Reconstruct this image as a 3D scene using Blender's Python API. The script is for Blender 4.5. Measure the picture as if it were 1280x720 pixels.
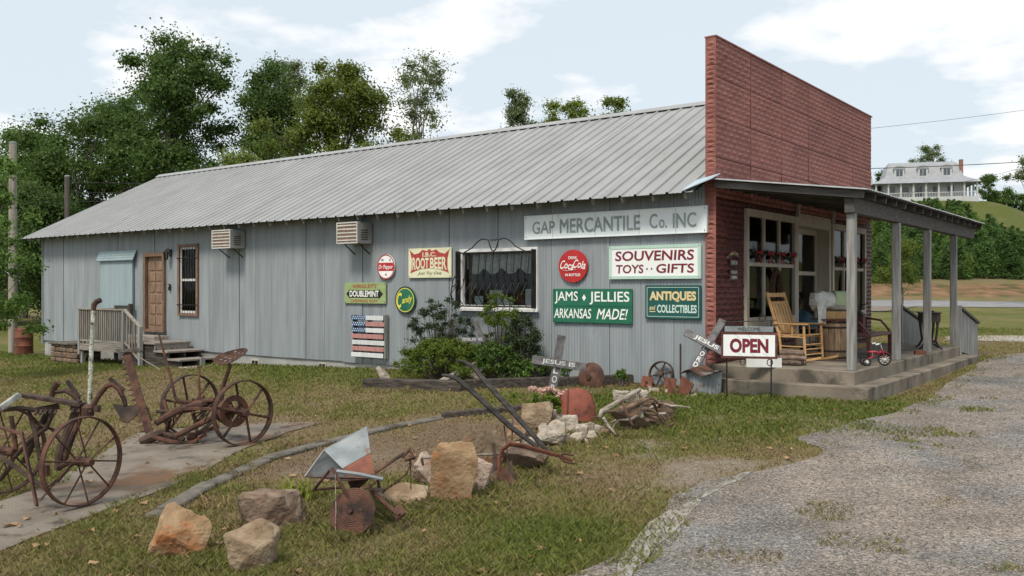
import bpy, bmesh, math, random
import numpy as np
from mathutils import Vector, Matrix
for o in list(bpy.data.objects): bpy.data.objects.remove(o)
scn = bpy.context.scene
COL = scn.collection
# ------------------------------------------------------------------ camera
FPX = 1132.0; CZ = 2.0; TH = math.asin(0.6048); SN = math.sin(TH); CS = math.cos(TH)
cam = bpy.data.cameras.new('camera'); camo = bpy.data.objects.new('camera', cam); COL.objects.link(camo)
camo.location = (0, 0, CZ); camo.rotation_euler = (math.pi/2, 0, TH)
cam.sensor_width = 36; cam.lens = 36*FPX/1280; cam.clip_end = 3000; cam.clip_start = 0.1
scn.camera = camo
# ------------------------------------------------------------------ sky, sun, exposure
SUN_DIR = Vector((0.10, -0.56, 0.83)).normalized()
SUN_EL = math.asin(SUN_DIR.z); SUN_AZ = math.atan2(SUN_DIR.x, SUN_DIR.y)
wd = bpy.data.worlds.new('World'); scn.world = wd; wd.use_nodes = True
nt = wd.node_tree; nt.nodes.clear()
def N(t, typ, **kw):
    n = t.nodes.new(typ)
    for k, v in kw.items(): setattr(n, k, v)
    return n
sky = N(nt, 'ShaderNodeTexSky', sky_type='NISHITA', sun_disc=False, sun_elevation=SUN_EL, sun_rotation=SUN_AZ,
        air_density=1.0, dust_density=2.5, ozone_density=1.0, altitude=150)
tc = N(nt, 'ShaderNodeTexCoord')
sep = N(nt, 'ShaderNodeSeparateXYZ'); nt.links.new(tc.outputs['Generated'], sep.inputs[0])
# cloud layer: project the view direction onto a flat layer high above
zc = N(nt, 'ShaderNodeMath', operation='MAXIMUM'); nt.links.new(sep.outputs['Z'], zc.inputs[0]); zc.inputs[1].default_value = 0.0
za = N(nt, 'ShaderNodeMath', operation='ADD'); nt.links.new(zc.outputs[0], za.inputs[0]); za.inputs[1].default_value = 0.18
dv = N(nt, 'ShaderNodeVectorMath', operation='DIVIDE'); nt.links.new(tc.outputs['Generated'], dv.inputs[0])
cmb = N(nt, 'ShaderNodeCombineXYZ')
for i in range(3): nt.links.new(za.outputs[0], cmb.inputs[i])
nt.links.new(cmb.outputs[0], dv.inputs[1])
cmap = N(nt, 'ShaderNodeMapping'); cmap.inputs['Location'].default_value = (12.89, 16.32, 4.9); cmap.inputs['Scale'].default_value = (1, 1, 0.35)
nt.links.new(dv.outputs[0], cmap.inputs['Vector'])
cn = N(nt, 'ShaderNodeTexNoise'); cn.inputs['Scale'].default_value = 1.55; cn.inputs['Detail'].default_value = 9; cn.inputs['Roughness'].default_value = 0.55
nt.links.new(cmap.outputs[0], cn.inputs['Vector'])
cr = N(nt, 'ShaderNodeValToRGB'); cr.color_ramp.elements[0].position = 0.52; cr.color_ramp.elements[1].position = 0.62
nt.links.new(cn.outputs['Fac'], cr.inputs['Fac'])
hz = N(nt, 'ShaderNodeMix', data_type='RGBA'); hz.inputs['Factor'].default_value = 0.82
nt.links.new(sky.outputs[0], hz.inputs[6]); hz.inputs[7].default_value = (10.0, 11.1, 11.9, 1)
cl = N(nt, 'ShaderNodeMix', data_type='RGBA')
nt.links.new(cr.outputs[0], cl.inputs['Factor']); nt.links.new(hz.outputs[2], cl.inputs[6]); cl.inputs[7].default_value = (13, 13, 13, 1)
bg = N(nt, 'ShaderNodeBackground'); bg.inputs['Strength'].default_value = 0.122
nt.links.new(cl.outputs[2], bg.inputs['Color'])
wo = N(nt, 'ShaderNodeOutputWorld'); nt.links.new(bg.outputs[0], wo.inputs['Surface'])
sl = bpy.data.lights.new('sun', 'SUN'); sl.energy = 4.6; sl.angle = math.radians(14); sl.color = (1, 0.925, 0.79)
so = bpy.data.objects.new('sun', sl); COL.objects.link(so); so.location = (20, 5, 40)
so.rotation_euler = SUN_DIR.to_track_quat('Z', 'Y').to_euler()
scn.view_settings.view_transform = 'Standard'; scn.view_settings.look = 'None'
scn.view_settings.exposure = -0.50; scn.view_settings.gamma = 1.0
scn.render.engine = 'CYCLES'
try:
    scn.cycles.max_bounces = 6; scn.cycles.transparent_max_bounces = 8; scn.cycles.use_denoising = True
    scn.cycles.caustics_reflective = False; scn.cycles.caustics_refractive = False
except Exception: pass
# ------------------------------------------------------------------ pixel helpers (a pixel is a direction; distance comes from what the thing touches)
YW = 14.07; XF = -6.42; PFZ = 0.737
def ss(a, b, x):
    t = np.clip((np.asarray(x, float)-a)/(b-a), 0, 1); return t*t*(3-2*t)
PD = [0, 24, 40, 60, 68, 70.5, 78, 100, 130, 160, 182, 200, 240, 320, 500, 900]
PZ = [.3, .40, .55, .73, 1.04, 1.2, 2.35, 4.2, 8.2, 14.0, 19.6, 21.0, 21.0, 14.0, 4.0, 2.0]
def terr(x, y):
    x = np.asarray(x, float); y = np.asarray(y, float)
    r = x*CS+y*SN; d = -SN*x+CS*y
    near = .3*ss(4, 14, y)+.1*ss(14, 24, y)-.48*ss(-8, -30, x)
    az = np.degrees(np.arctan2(r, np.maximum(d, .01)))
    p = np.interp(d, PD, PZ)
    p = np.where(p > 2.35, 2.35+(p-2.35)*(1-.5*ss(27.2, 34, az)), p)
    w = ss(11, 19, az)*ss(22, 32, d)
    return near*(1-w)+p*w
def H(x, y): return float(terr(x, y))
def rd(r, d): return (r*CS-d*SN, r*SN+d*CS)          # camera-right / depth -> world xy
def P(px, py, d):
    r = (px-640)/FPX*d; x, y = rd(r, d); return Vector((x, y, CZ-(py-360)/FPX*d))
def G(px, py):
    d = 10.0
    for _ in range(40):
        x, y = rd((px-640)/FPX*d, d); dn = (CZ-H(x, y))*FPX/max(py-360, 1); d = .5*d+.5*min(dn, 400)
    x, y = rd((px-640)/FPX*d, d); return Vector((x, y, H(x, y)))
def dep(v): return -SN*v[0]+CS*v[1]
def onY(px, py, yp):
    a = (px-640)/FPX; t = yp/(a*SN+CS); return P(px, py, t)
def W(px, py, off=0.0): return onY(px, py, YW-off)
def onX(px, py, xp):
    a = (px-640)/FPX; t = xp/(a*CS-SN); return P(px, py, t)
def onZ(px, py, zp): return P(px, py, (CZ-zp)*FPX/(py-360))
def FL(px, py): return onZ(px, py, PFZ)
RGT = Vector((CS, SN, 0)); FWD = Vector((-SN, CS, 0)); UP = Vector((0, 0, 1))
# ------------------------------------------------------------------ mesh builder
class MB:
    def __init__(s): s.v = []; s.f = []
    def add(s, vs, fs):
        n = len(s.v); s.v += [tuple(v) for v in vs]; s.f += [tuple(i+n for i in f) for f in fs]; return s
    def quad(s, a, b, c, d): return s.add([a, b, c, d], [(0, 1, 2, 3)])
    def box(s, x0, x1, y0, y1, z0, z1, c=0.0):
        m = Matrix.Translation(((x0+x1)/2, (y0+y1)/2, (z0+z1)/2)); return s.obox(m, abs(x1-x0), abs(y1-y0), abs(z1-z0), c)
    def obox(s, m, sx, sy, sz, c=0.0):
        hx, hy, hz = sx/2, sy/2, sz/2
        if c <= 0:
            vs = [m@Vector((a*hx, b*hy, e*hz)) for a in (-1, 1) for b in (-1, 1) for e in (-1, 1)]
            return s.add(vs, [(0, 1, 3, 2), (4, 6, 7, 5), (0, 4, 5, 1), (2, 3, 7, 6), (0, 2, 6, 4), (1, 5, 7, 3)])
        c = min(c, hx*.9, hy*.9, hz*.9)
        vs = []; idx = {}
        for a in (-1, 1):
            for b in (-1, 1):
                for e in (-1, 1):
                    for k in range(3):
                        p = [a*(hx-c), b*(hy-c), e*(hz-c)]; p[k] = (a*hx, b*hy, e*hz)[k]
                        idx[(a, b, e, k)] = len(vs); vs.append(m@Vector(p))
        F = []
        for k in range(3):
            o1, o2 = [q for q in range(3) if q != k]
            for sg in (-1, 1):
                loop = []
                for (u, w) in ((-1, -1), (1, -1), (1, 1), (-1, 1)):
                    q = [0, 0, 0]; q[k] = sg; q[o1] = u; q[o2] = w; loop.append(idx[(q[0], q[1], q[2], k)])
                if (sg > 0) == (k == 1): loop.reverse()
                F.append(loop)
        for k in range(3):      # edges along axis k
            o1, o2 = [q for q in range(3) if q != k]
            for u in (-1, 1):
                for w in (-1, 1):
                    q0 = [0, 0, 0]; q0[o1] = u; q0[o2] = w
                    a = list(q0); a[k] = -1; b = list(q0); b[k] = 1
                    F.append([idx[(*a, o1)], idx[(*b, o1)], idx[(*b, o2)], idx[(*a, o2)]])
        for a in (-1, 1):
            for b in (-1, 1):
                for e in (-1, 1): F.append([idx[(a, b, e, k)] for k in range(3)])
        return s.add(vs, F)
    def bar(s, p, q, w, h, up=(0, 0, 1), c=0.0):
        p = Vector(p); q = Vector(q); d = q-p; L = d.length; d.normalize(); up = Vector(up)
        x = up.cross(d)
        if x.length < 1e-4: x = Vector((1, 0, 0)).cross(d)
        x.normalize(); y = d.cross(x)
        m = Matrix(((x.x, y.x, d.x, 0), (x.y, y.y, d.y, 0), (x.z, y.z, d.z, 0), (0, 0, 0, 1)))
        return s.obox(Matrix.Translation((p+q)/2)@m, w, h, L, c)
    def tube(s, pts, r, n=8, closed=False, flat=1.0, upv=None):
        pts = [Vector(p) for p in pts]; k = len(pts)
        rs = [r]*k if not hasattr(r, '__len__') else list(r)
        vs = []; pu = None
        for i in range(k):
            if closed: t = pts[(i+1) % k]-pts[i-1]
            else: t = pts[min(i+1, k-1)]-pts[max(i-1, 0)]
            if t.length < 1e-9: t = Vector((0, 0, 1))
            t.normalize()
            if pu is None:
                u = Vector(upv) if upv is not None else (Vector((0, 0, 1)) if abs(t.z) < .9 else Vector((1, 0, 0)))
            else: u = pu
            u = (u-t*u.dot(t))
            if u.length < 1e-6: u = Vector((1, .3, 0))-t*Vector((1, .3, 0)).dot(t)
            u.normalize(); pu = u; b = t.cross(u)
            for j in range(n):
                an = 2*math.pi*j/n; vs.append(pts[i]+(u*math.sin(an)*flat+b*math.cos(an))*rs[i])
        F = []
        for i in range(k if closed else k-1):
            i2 = (i+1) % k
            for j in range(n):
                j2 = (j+1) % n; F.append((i*n+j, i*n+j2, i2*n+j2, i2*n+j))
        if not closed:
            F.append(tuple(range(n-1, -1, -1))); F.append(tuple((k-1)*n+j for j in range(n)))
        return s.add(vs, F)
    def lathe(s, prof, n=24, m=None, closed=False):
        m = m or Matrix(); vs = []; k = len(prof)
        for (r, z) in prof:
            for j in range(n):
                a = 2*math.pi*j/n; vs.append(m@Vector((r*math.cos(a), r*math.sin(a), z)))
        F = []
        for i in range(k if closed else k-1):
            i2 = (i+1) % k
            for j in range(n):
                j2 = (j+1) % n; F.append((i*n+j, i*n+j2, i2*n+j2, i2*n+j))
        if not closed:
            if prof[0][0] > 1e-4: F.append(tuple(range(n-1, -1, -1)))
            if prof[-1][0] > 1e-4: F.append(tuple((k-1)*n+j for j in range(n)))
        return s.add(vs, F)
    def prism(s, poly, m, t):          # poly in local xy, thickness t along local z (0..t)
        k = len(poly); vs = [m@Vector((x, y, 0)) for x, y in poly]+[m@Vector((x, y, t)) for x, y in poly]
        F = [tuple(range(k-1, -1, -1)), tuple(range(k, 2*k))]+[(i, (i+1) % k, k+(i+1) % k, k+i) for i in range(k)]
        return s.add(vs, F)
    def solid(s, pts, t, n=None):      # a planar polygon of world points, thickened along its normal
        pts = [Vector(p) for p in pts]
        if n is None: n = (pts[1]-pts[0]).cross(pts[2]-pts[0]).normalized()
        k = len(pts); vs = [p-n*t/2 for p in pts]+[p+n*t/2 for p in pts]
        F = [tuple(range(k-1, -1, -1)), tuple(range(k, 2*k))]+[(i, (i+1) % k, k+(i+1) % k, k+i) for i in range(k)]
        return s.add(vs, F)
    def build(s, name, mat, parent=None, smooth=False, world=True, loc=None, rec=False):
        me = bpy.data.meshes.new(name)
        vs = s.v
        if parent is not None and world:
            im = frame(parent).inverted(); vs = [im@Vector(v) for v in vs]
        if loc is not None: vs = [Vector(v)-Vector(loc) for v in vs]
        me.from_pydata([tuple(v) for v in vs], [], s.f); me.validate()
        if smooth:
            bm = bmesh.new(); bm.from_mesh(me); bmesh.ops.recalc_face_normals(bm, faces=bm.faces)
            for f in bm.faces: f.smooth = True
            for e in bm.edges:
                if len(e.link_faces) == 2 and e.calc_face_angle(0) > .7: e.smooth = False
            bm.to_mesh(me); bm.free()
        else:
            bm = bmesh.new(); bm.from_mesh(me); bmesh.ops.recalc_face_normals(bm, faces=bm.faces); bm.to_mesh(me); bm.free()
        me.materials.append(mat)
        return link(name, me, parent, loc)
def link(name, me, parent=None, loc=None):
    o = bpy.data.objects.new(name, me); COL.objects.link(o)
    if parent is not None: o.parent = parent
    if loc is not None: o.location = loc
    return o
def frame(o):
    m = o.matrix_basis.copy() if o is not None else Matrix()
    while o.parent is not None:
        o = o.parent; m = o.matrix_basis@m
    return m
def tag(o, label, cat=None, group=None, kind=None):
    if label: o['label'] = label
    if cat: o['category'] = cat
    if group: o['group'] = group
    if kind: o['kind'] = kind
    return o
def thing(name, loc, label, cat, group=None, rz=0.0):
    o = bpy.data.objects.new(name, None); COL.objects.link(o); o.location = loc; o.rotation_euler = (0, 0, rz); o.empty_display_size = .2
    return tag(o, label, cat, group)
def children(o): return [c for c in bpy.data.objects if c.parent == o]
def copy_tree(o, parent=None):
    c = o.copy(); COL.objects.link(c)
    if parent is not None: c.parent = parent
    for ch in children(o): copy_tree(ch, c)
    return c
_tc = {}
def text_geo(txt, bold=0.0, shear=0.0):
    key = (txt, bold, shear)
    if key in _tc: return _tc[key]
    cu = bpy.data.curves.new('t', 'FONT'); cu.body = txt; cu.offset = bold; cu.shear = shear; cu.resolution_u = 3; cu.size = 1
    ob = bpy.data.objects.new('t', cu); me = bpy.data.meshes.new_from_object(ob)
    vs = [v.co.copy() for v in me.vertices]; fs = [tuple(p.vertices) for p in me.polygons]
    bpy.data.objects.remove(ob); bpy.data.curves.remove(cu); bpy.data.meshes.remove(me)
    _tc[key] = (vs, fs); return vs, fs
def letter(txt, o, ex, ey, w, h, mat, parent, bold=0.02, shear=0.0, warp=None, name='lettering'):
    """text fitted into the w x h rectangle whose lower left corner is o, along unit vectors ex, ey"""
    layered = bold > 0 and any(c in txt for c in 'MWmwK'); vs, fs = text_geo(txt, 0.0 if layered else bold, shear)
    x0 = min(v.x for v in vs); x1 = max(v.x for v in vs); y0 = min(v.y for v in vs); y1 = max(v.y for v in vs)
    ex = Vector(ex).normalized(); ey = Vector(ey).normalized(); n = ex.cross(ey); o = Vector(o); out = []
    for v in vs:
        u = (v.x-x0)/(x1-x0); q = (v.y-y0)/(y1-y0)
        if warp: u, q = warp(u, q)
        out.append(o+ex*u*w+ey*q*h)
    k = MB()
    if layered:
        hx = bold*.55*w/(x1-x0); hy = bold*.55*h/(y1-y0)
        for i, (a, b) in enumerate(((0, 0), (-1, -1), (1, 1), (-1, 1), (1, -1))): k.add([p+ex*hx*a+ey*hy*b+n*.0004*i for p in out], fs)
    else: k.add(out, fs)
    return k.build(name, mat, parent)
# ------------------------------------------------------------------ materials
def rgb(c): return (c[0], c[1], c[2], 1)
def pm(name, c1, c2, scale=4.0, rough=.8, metal=0.0, bump=.25, bscale=40.0, stretch=(1, 1, 1), spots=None, var=.12, spec=.3, detail=6, lo=.35, hi=.65, spots2=None):
    m = bpy.data.materials.new(name); m.use_nodes = True; t = m.node_tree; L = t.links.new
    b = t.nodes['Principled BSDF']; b.inputs['Roughness'].default_value = rough; b.inputs['Metallic'].default_value = metal
    b.inputs['Specular IOR Level'].default_value = spec
    tcn = N(t, 'ShaderNodeTexCoord'); oi = N(t, 'ShaderNodeObjectInfo')
    mu = N(t, 'ShaderNodeMath', operation='MULTIPLY'); L(oi.outputs['Random'], mu.inputs[0]); mu.inputs[1].default_value = 53.0
    ad = N(t, 'ShaderNodeVectorMath', operation='ADD'); L(tcn.outputs['Object'], ad.inputs[0]); L(mu.outputs[0], ad.inputs[1])
    mp = N(t, 'ShaderNodeMapping'); mp.inputs['Scale'].default_value = stretch; L(ad.outputs[0], mp.inputs[0])
    n1 = N(t, 'ShaderNodeTexNoise'); n1.inputs['Scale'].default_value = scale; n1.inputs['Detail'].default_value = detail; L(mp.outputs[0], n1.inputs['Vector'])
    r1 = N(t, 'ShaderNodeValToRGB'); r1.color_ramp.elements[0].position = lo; r1.color_ramp.elements[1].position = hi
    r1.color_ramp.elements[0].color = rgb(c1); r1.color_ramp.elements[1].color = rgb(c2); L(n1.outputs['Fac'], r1.inputs[0])
    cur = r1.outputs[0]
    for i, sp in enumerate([spots, spots2]):
        if not sp: continue
        c, th, sc = sp[:3]; st = sp[3] if len(sp) > 3 else stretch
        mp2 = N(t, 'ShaderNodeMapping'); mp2.inputs['Scale'].default_value = st; mp2.inputs['Location'].default_value = (7.3+i*5, 2.1, 4.4); L(ad.outputs[0], mp2.inputs[0])
        n2 = N(t, 'ShaderNodeTexNoise'); n2.inputs['Scale'].default_value = sc; n2.inputs['Detail'].default_value = 7; n2.inputs['Roughness'].default_value = .62; L(mp2.outputs[0], n2.inputs['Vector'])
        r2 = N(t, 'ShaderNodeValToRGB'); r2.color_ramp.elements[0].position = th; r2.color_ramp.elements[1].position = min(th+.12, 1); L(n2.outputs['Fac'], r2.inputs[0])
        mx = N(t, 'ShaderNodeMix', data_type='RGBA'); L(r2.outputs[0], mx.inputs[0]); L(cur, mx.inputs[6]); mx.inputs[7].default_value = rgb(c); cur = mx.outputs[2]
    if var:
        hs = N(t, 'ShaderNodeHueSaturation'); mr = N(t, 'ShaderNodeMapRange'); mr.inputs['To Min'].default_value = 1-var; mr.inputs['To Max'].default_value = 1+var
        L(oi.outputs['Random'], mr.inputs[0]); L(mr.outputs[0], hs.inputs['Value']); L(cur, hs.inputs['Color']); cur = hs.outputs[0]
    L(cur, b.inputs['Base Color'])
    if bump:
        n3 = N(t, 'ShaderNodeTexNoise'); n3.inputs['Scale'].default_value = bscale; n3.inputs['Detail'].default_value = 4; L(mp.outputs[0], n3.inputs['Vector'])
        bp = N(t, 'ShaderNodeBump'); bp.inputs['Strength'].default_value = bump; bp.inputs['Distance'].default_value = .02; L(n3.outputs['Fac'], bp.inputs['Height']); L(bp.outputs[0], b.inputs['Normal'])
    return m
def leafmat(name, c1, c2, trans=.35, sat=1.0):
    m = bpy.data.materials.new(name); m.use_nodes = True; t = m.node_tree; L = t.links.new
    b = t.nodes['Principled BSDF']; b.inputs['Roughness'].default_value = .55; b.inputs['Specular IOR Level'].default_value = .25
    g = N(t, 'ShaderNodeNewGeometry'); r = N(t, 'ShaderNodeValToRGB'); r.color_ramp.elements[0].color = rgb(c1); r.color_ramp.elements[1].color = rgb(c2)
    L(g.outputs['Random Per Island'], r.inputs[0])
    tcn = N(t, 'ShaderNodeTexCoord'); n = N(t, 'ShaderNodeTexNoise'); n.inputs['Scale'].default_value = .6; n.inputs['Detail'].default_value = 3; L(tcn.outputs['Object'], n.inputs['Vector'])
    oi = N(t, 'ShaderNodeObjectInfo')
    ad = N(t, 'ShaderNodeMath', operation='ADD'); L(n.outputs['Fac'], ad.inputs[0]); L(oi.outputs['Random'], ad.inputs[1])
    mr = N(t, 'ShaderNodeMapRange'); mr.inputs['From Min'].default_value = .4; mr.inputs['From Max'].default_value = 1.6; mr.inputs['To Min'].default_value = .75; mr.inputs['To Max'].default_value = 1.3; L(ad.outputs[0], mr.inputs[0])
    hs = N(t, 'ShaderNodeHueSaturation'); hs.inputs['Saturation'].default_value = sat; L(r.outputs[0], hs.inputs['Color']); L(mr.outputs[0], hs.inputs['Value'])
    L(hs.outputs[0], b.inputs['Base Color'])
    tr = N(t, 'ShaderNodeBsdfTranslucent'); L(hs.outputs[0], tr.inputs['Color'])
    mx = N(t, 'ShaderNodeMixShader'); mx.inputs[0].default_value = trans; L(b.outputs[0], mx.inputs[1]); L(tr.outputs[0], mx.inputs[2])
    L(mx.outputs[0], t.nodes['Material Output'].inputs['Surface'])
    return m
def glassmat(name, tint=(.9, .95, .95), refl=.12):
    m = bpy.data.materials.new(name); m.use_nodes = True; t = m.node_tree; L = t.links.new; t.nodes.remove(t.nodes['Principled BSDF'])
    tr = N(t, 'ShaderNodeBsdfTransparent'); tr.inputs[0].default_value = rgb(tint)
    gl = N(t, 'ShaderNodeBsdfGlossy'); gl.inputs['Roughness'].default_value = .04
    tcn = N(t, 'ShaderNodeTexCoord'); n = N(t, 'ShaderNodeTexNoise'); n.inputs['Scale'].default_value = 1.3; L(tcn.outputs['Object'], n.inputs['Vector'])
    bp = N(t, 'ShaderNodeBump'); bp.inputs['Strength'].default_value = .15; bp.inputs['Distance'].default_value = .03; L(n.outputs['Fac'], bp.inputs['Height']); L(bp.outputs[0], gl.inputs['Normal'])
    fr = N(t, 'ShaderNodeFresnel'); fr.inputs['IOR'].default_value = 1.3
    ad = N(t, 'ShaderNodeMath', operation='ADD', use_clamp=True); L(fr.outputs[0], ad.inputs[0]); ad.inputs[1].default_value = refl
    mx = N(t, 'ShaderNodeMixShader'); L(ad.outputs[0], mx.inputs[0]); L(tr.outputs[0], mx.inputs[1]); L(gl.outputs[0], mx.inputs[2])
    L(mx.outputs[0], t.nodes['Material Output'].inputs['Surface']); return m
M = {}
M['siding'] = pm('siding_paint', (0.239, 0.267, 0.288), (0.299, 0.331, 0.352), 1.8, .6, .0, .12, 30, (3.0, 3.0, .35), spots=((0.196, 0.210, 0.212), .60, 1.6, (4, 4, .22)), spots2=((0.191, 0.143, 0.106), .71, 3.0, (3, 3, .35)), var=.05)
M['blue_board'] = pm('blue_board', (.26, .34, .38), (.33, .41, .44), 2, .6, 0, .1, 40, (2, 2, .3), var=.03)
M['roof'] = pm('roof_metal', (0.293, 0.296, 0.299), (0.339, 0.342, 0.344), 1.2, .55, .15, .04, 60, (1, 1, 1), spots=((0.251, 0.244, 0.233), .64, 1.3, (2.0, .6, .6)), var=.035)
M['tin'] = pm('porch_tin', (.42, .44, .46), (.55, .56, .58), 3, .5, .3, .05, 50, spots=((.25, .16, .11), .72, 3), var=.05)
M['flash'] = pm('flashing', (.38, .48, .56), (.5, .58, .64), 3, .5, .2, .05, 50, var=.02)
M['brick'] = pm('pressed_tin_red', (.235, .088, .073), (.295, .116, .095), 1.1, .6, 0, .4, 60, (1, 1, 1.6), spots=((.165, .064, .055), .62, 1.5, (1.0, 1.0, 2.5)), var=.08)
M['brick_shaded'] = pm('pressed_tin_red_shaded', (0.073, 0.020, 0.020), (0.106, 0.031, 0.029), 1.4, .5, 0, .35, 70, (1, 1, 1.6), spots=((0.048, 0.014, 0.014), .60, 2.2, (1.2, 1.2, 3)), var=.06)  # red tin below the porch roof, porch shade darkened into its colour
M['brickedge'] = pm('pressed_tin_edge', (.21, .076, .063), (.32, .128, .105), 5, .6, 0, .8, 25, var=.03)
M['cream'] = pm('cream_paint', (0.425, 0.383, 0.315), (0.527, 0.484, 0.408), 3, .6, 0, .12, 50, (2, 2, .6), spots=((0.289, 0.246, 0.196), .68, 3), var=.04)
M['white'] = pm('white_paint', (.66, .67, .66), (.80, .80, .79), 3, .6, 0, .1, 50, spots=((.5, .47, .42), .7, 4), var=.03)
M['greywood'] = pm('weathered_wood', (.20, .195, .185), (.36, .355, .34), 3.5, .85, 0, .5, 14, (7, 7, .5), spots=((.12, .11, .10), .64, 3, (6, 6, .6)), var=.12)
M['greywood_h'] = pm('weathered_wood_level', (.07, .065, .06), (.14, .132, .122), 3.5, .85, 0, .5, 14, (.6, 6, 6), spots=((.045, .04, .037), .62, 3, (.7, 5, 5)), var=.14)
M['deckwood'] = pm('deck_wood', (.21, .18, .155), (.36, .325, .29), 3.5, .85, 0, .5, 14, (.7, 6, 6), spots=((.10, .085, .075), .60, 2.5), var=.16)
M['balwood'] = pm('baluster_wood', (.19, .165, .145), (.32, .285, .255), 3.5, .85, 0, .4, 14, (6, 6, .7), var=.2)
M['darktimber'] = pm('old_timber', (.030, .025, .022), (.095, .078, .066), 4, .9, 0, .8, 12, (.6, 5, 5), var=.15)
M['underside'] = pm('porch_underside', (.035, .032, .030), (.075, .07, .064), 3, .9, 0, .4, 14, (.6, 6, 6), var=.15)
M['doorwood'] = pm('door_wood', (.17, .105, .07), (.30, .20, .14), 4, .7, 0, .3, 20, (5, 5, .6), spots=((.36, .30, .25), .63, 4), var=.06)
M['trimwood'] = pm('brown_trim', (.14, .085, .06), (.26, .17, .125), 5, .8, 0, .4, 20, (5, 5, .8), spots=((.33, .30, .27), .62, 5), var=.05)
M['oak'] = pm('oak_chair', (.46, .27, .115), (.62, .39, .18), 3, .5, 0, .1, 30, (2, 2, 2), var=.06)
M['barrel'] = pm('barrel_oak', (.25, .16, .095), (.44, .29, .175), 4, .75, 0, .3, 25, (8, 8, .8), var=.15)
M['redwood'] = pm('dark_red_wood', (.075, .028, .022), (.15, .06, .045), 4, .5, 0, .2, 25, (1, 4, 4), var=.1)
M['darkwood'] = pm('dark_wood', (.03, .024, .02), (.075, .055, .045), 4, .6, 0, .2, 25, (3, 3, 1), var=.1)
M['rust'] = pm('rusty_iron', (.055, .030, .024), (.135, .066, .044), 7, .85, .1, .5, 60, spots=((.032, .024, .022), .54, 5), spots2=((.22, .15, .115), .70, 9), var=.15)
M['rust_red'] = pm('red_rust', (.115, .043, .030), (.205, .078, .050), 5, .85, .05, .45, 50, spots=((.06, .032, .027), .56, 5), spots2=((.22, .14, .10), .70, 9), var=.1)
M['iron'] = pm('black_iron', (.012, .012, .013), (.035, .03, .028), 6, .55, .3, .2, 60, var=.1)
M['darkiron'] = pm('brown_iron', (.035, .026, .022), (.10, .065, .05), 8, .8, .2, .5, 60, spots=((.18, .15, .125), .68, 12), var=.15)
M['galv'] = pm('galvanised', (.19, .215, .225), (.29, .315, .325), 5, .8, 0, .2, 40, spots=((.15, .085, .055), .58, 5), spots2=((.12, .13, .13), .60, 9), var=.03, spec=.15)
M['galv_dark'] = pm('dark_galvanised', (.045, .05, .052), (.095, .10, .102), 6, .85, 0, .2, 40, spots=((.07, .042, .032), .52, 6), var=.03, spec=.08)  # darker version of the galvanised grey, for the tray end
M['kettle'] = pm('red_kettle', (.17, .050, .034), (.27, .085, .055), 4, .75, 0, .35, 40, spots=((.09, .038, .03), .56, 4), var=0)
M['lichen'] = pm('lichen_pipe', (.30, .32, .25), (.60, .61, .52), 9, .9, 0, .7, 60, spots=((.05, .042, .036), .50, 11), var=.02)
M['lichen_wood'] = pm('lichen_board', (.20, .205, .19), (.42, .43, .40), 9, .9, 0, .5, 40, spots=((.07, .06, .05), .56, 9), var=.02)
M['concrete'] = pm('old_concrete', (.165, .138, .108), (.25, .215, .172), 2.2, .9, 0, .5, 35, spots=((.082, .070, .056), .52, 1.6), spots2=((.30, .265, .215), .66, 3), var=.02)
M['pad'] = pm('concrete_pad', (.168, .143, .115), (.245, .213, .177), 2.2, .9, 0, .9, 70, spots=((.155, .090, .052), .50, 1.0), spots2=((.085, .070, .055), .54, 3.6), var=0, detail=10)
M['curb'] = pm('curb_stone', (0.108, 0.095, 0.078), (0.180, 0.162, 0.137), 5, .92, 0, .8, 30, spots=((0.050, 0.042, 0.032), .52, 4), spots2=((0.072, 0.076, 0.032), .64, 5), var=.14)
M['foundation'] = pm('foundation', (.29, .29, .285), (.39, .385, .37), 1.5, .9, 0, .4, 30, spots=((.19, .17, .145), .6, 1.4), var=.02)
M['rock_tan'] = pm('rock_tan', (0.172, 0.119, 0.073), (0.320, 0.243, 0.166), 6, .92, 0, 1.0, 22, spots=((0.276, 0.128, 0.055), .55, 4.0), spots2=((0.039, 0.031, 0.029), .63, 5), var=.12, detail=10)
M['rock_orange'] = pm('rock_orange', (0.218, 0.135, 0.071), (0.356, 0.247, 0.149), 6, .92, 0, 1.0, 22, spots=((0.327, 0.126, 0.046), .52, 3.5), spots2=((0.069, 0.048, 0.039), .63, 6), var=.06, detail=10)
M['rock_brown'] = pm('rock_brown', (0.128, 0.088, 0.066), (0.238, 0.174, 0.128), 6, .92, 0, 1.0, 22, spots=((0.265, 0.128, 0.066), .56, 3.0), spots2=((0.044, 0.033, 0.030), .58, 4), var=.06, detail=10)
M['rock_pale'] = pm('rock_pale', (0.276, 0.234, 0.186), (0.456, 0.402, 0.336), 9, .92, 0, 1.0, 30, spots=((0.300, 0.186, 0.108), .55, 8), spots2=((0.072, 0.060, 0.052), .60, 9), var=.18, detail=10)
M['rock_pink'] = pm('rock_pink', (0.310, 0.224, 0.178), (0.460, 0.368, 0.305), 8, .92, 0, 1.0, 26, spots=((0.184, 0.109, 0.081), .55, 7), spots2=((0.081, 0.063, 0.057), .64, 8), var=.08, detail=10)
M['driftwood'] = pm('driftwood', (.20, .165, .13), (.42, .38, .33), 6, .9, 0, .7, 14, (1, 1, 3), spots=((.08, .06, .048), .58, 5), var=.1)
M['stump'] = pm('stump', (.07, .048, .036), (.20, .135, .09), 6, .95, 0, .9, 16, spots=((.32, .22, .13), .66, 5), var=.1)
M['bark'] = pm('bark', (.06, .05, .042), (.15, .13, .11), 3, .95, 0, .8, 8, (3, 3, .5), var=.12)
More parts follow.
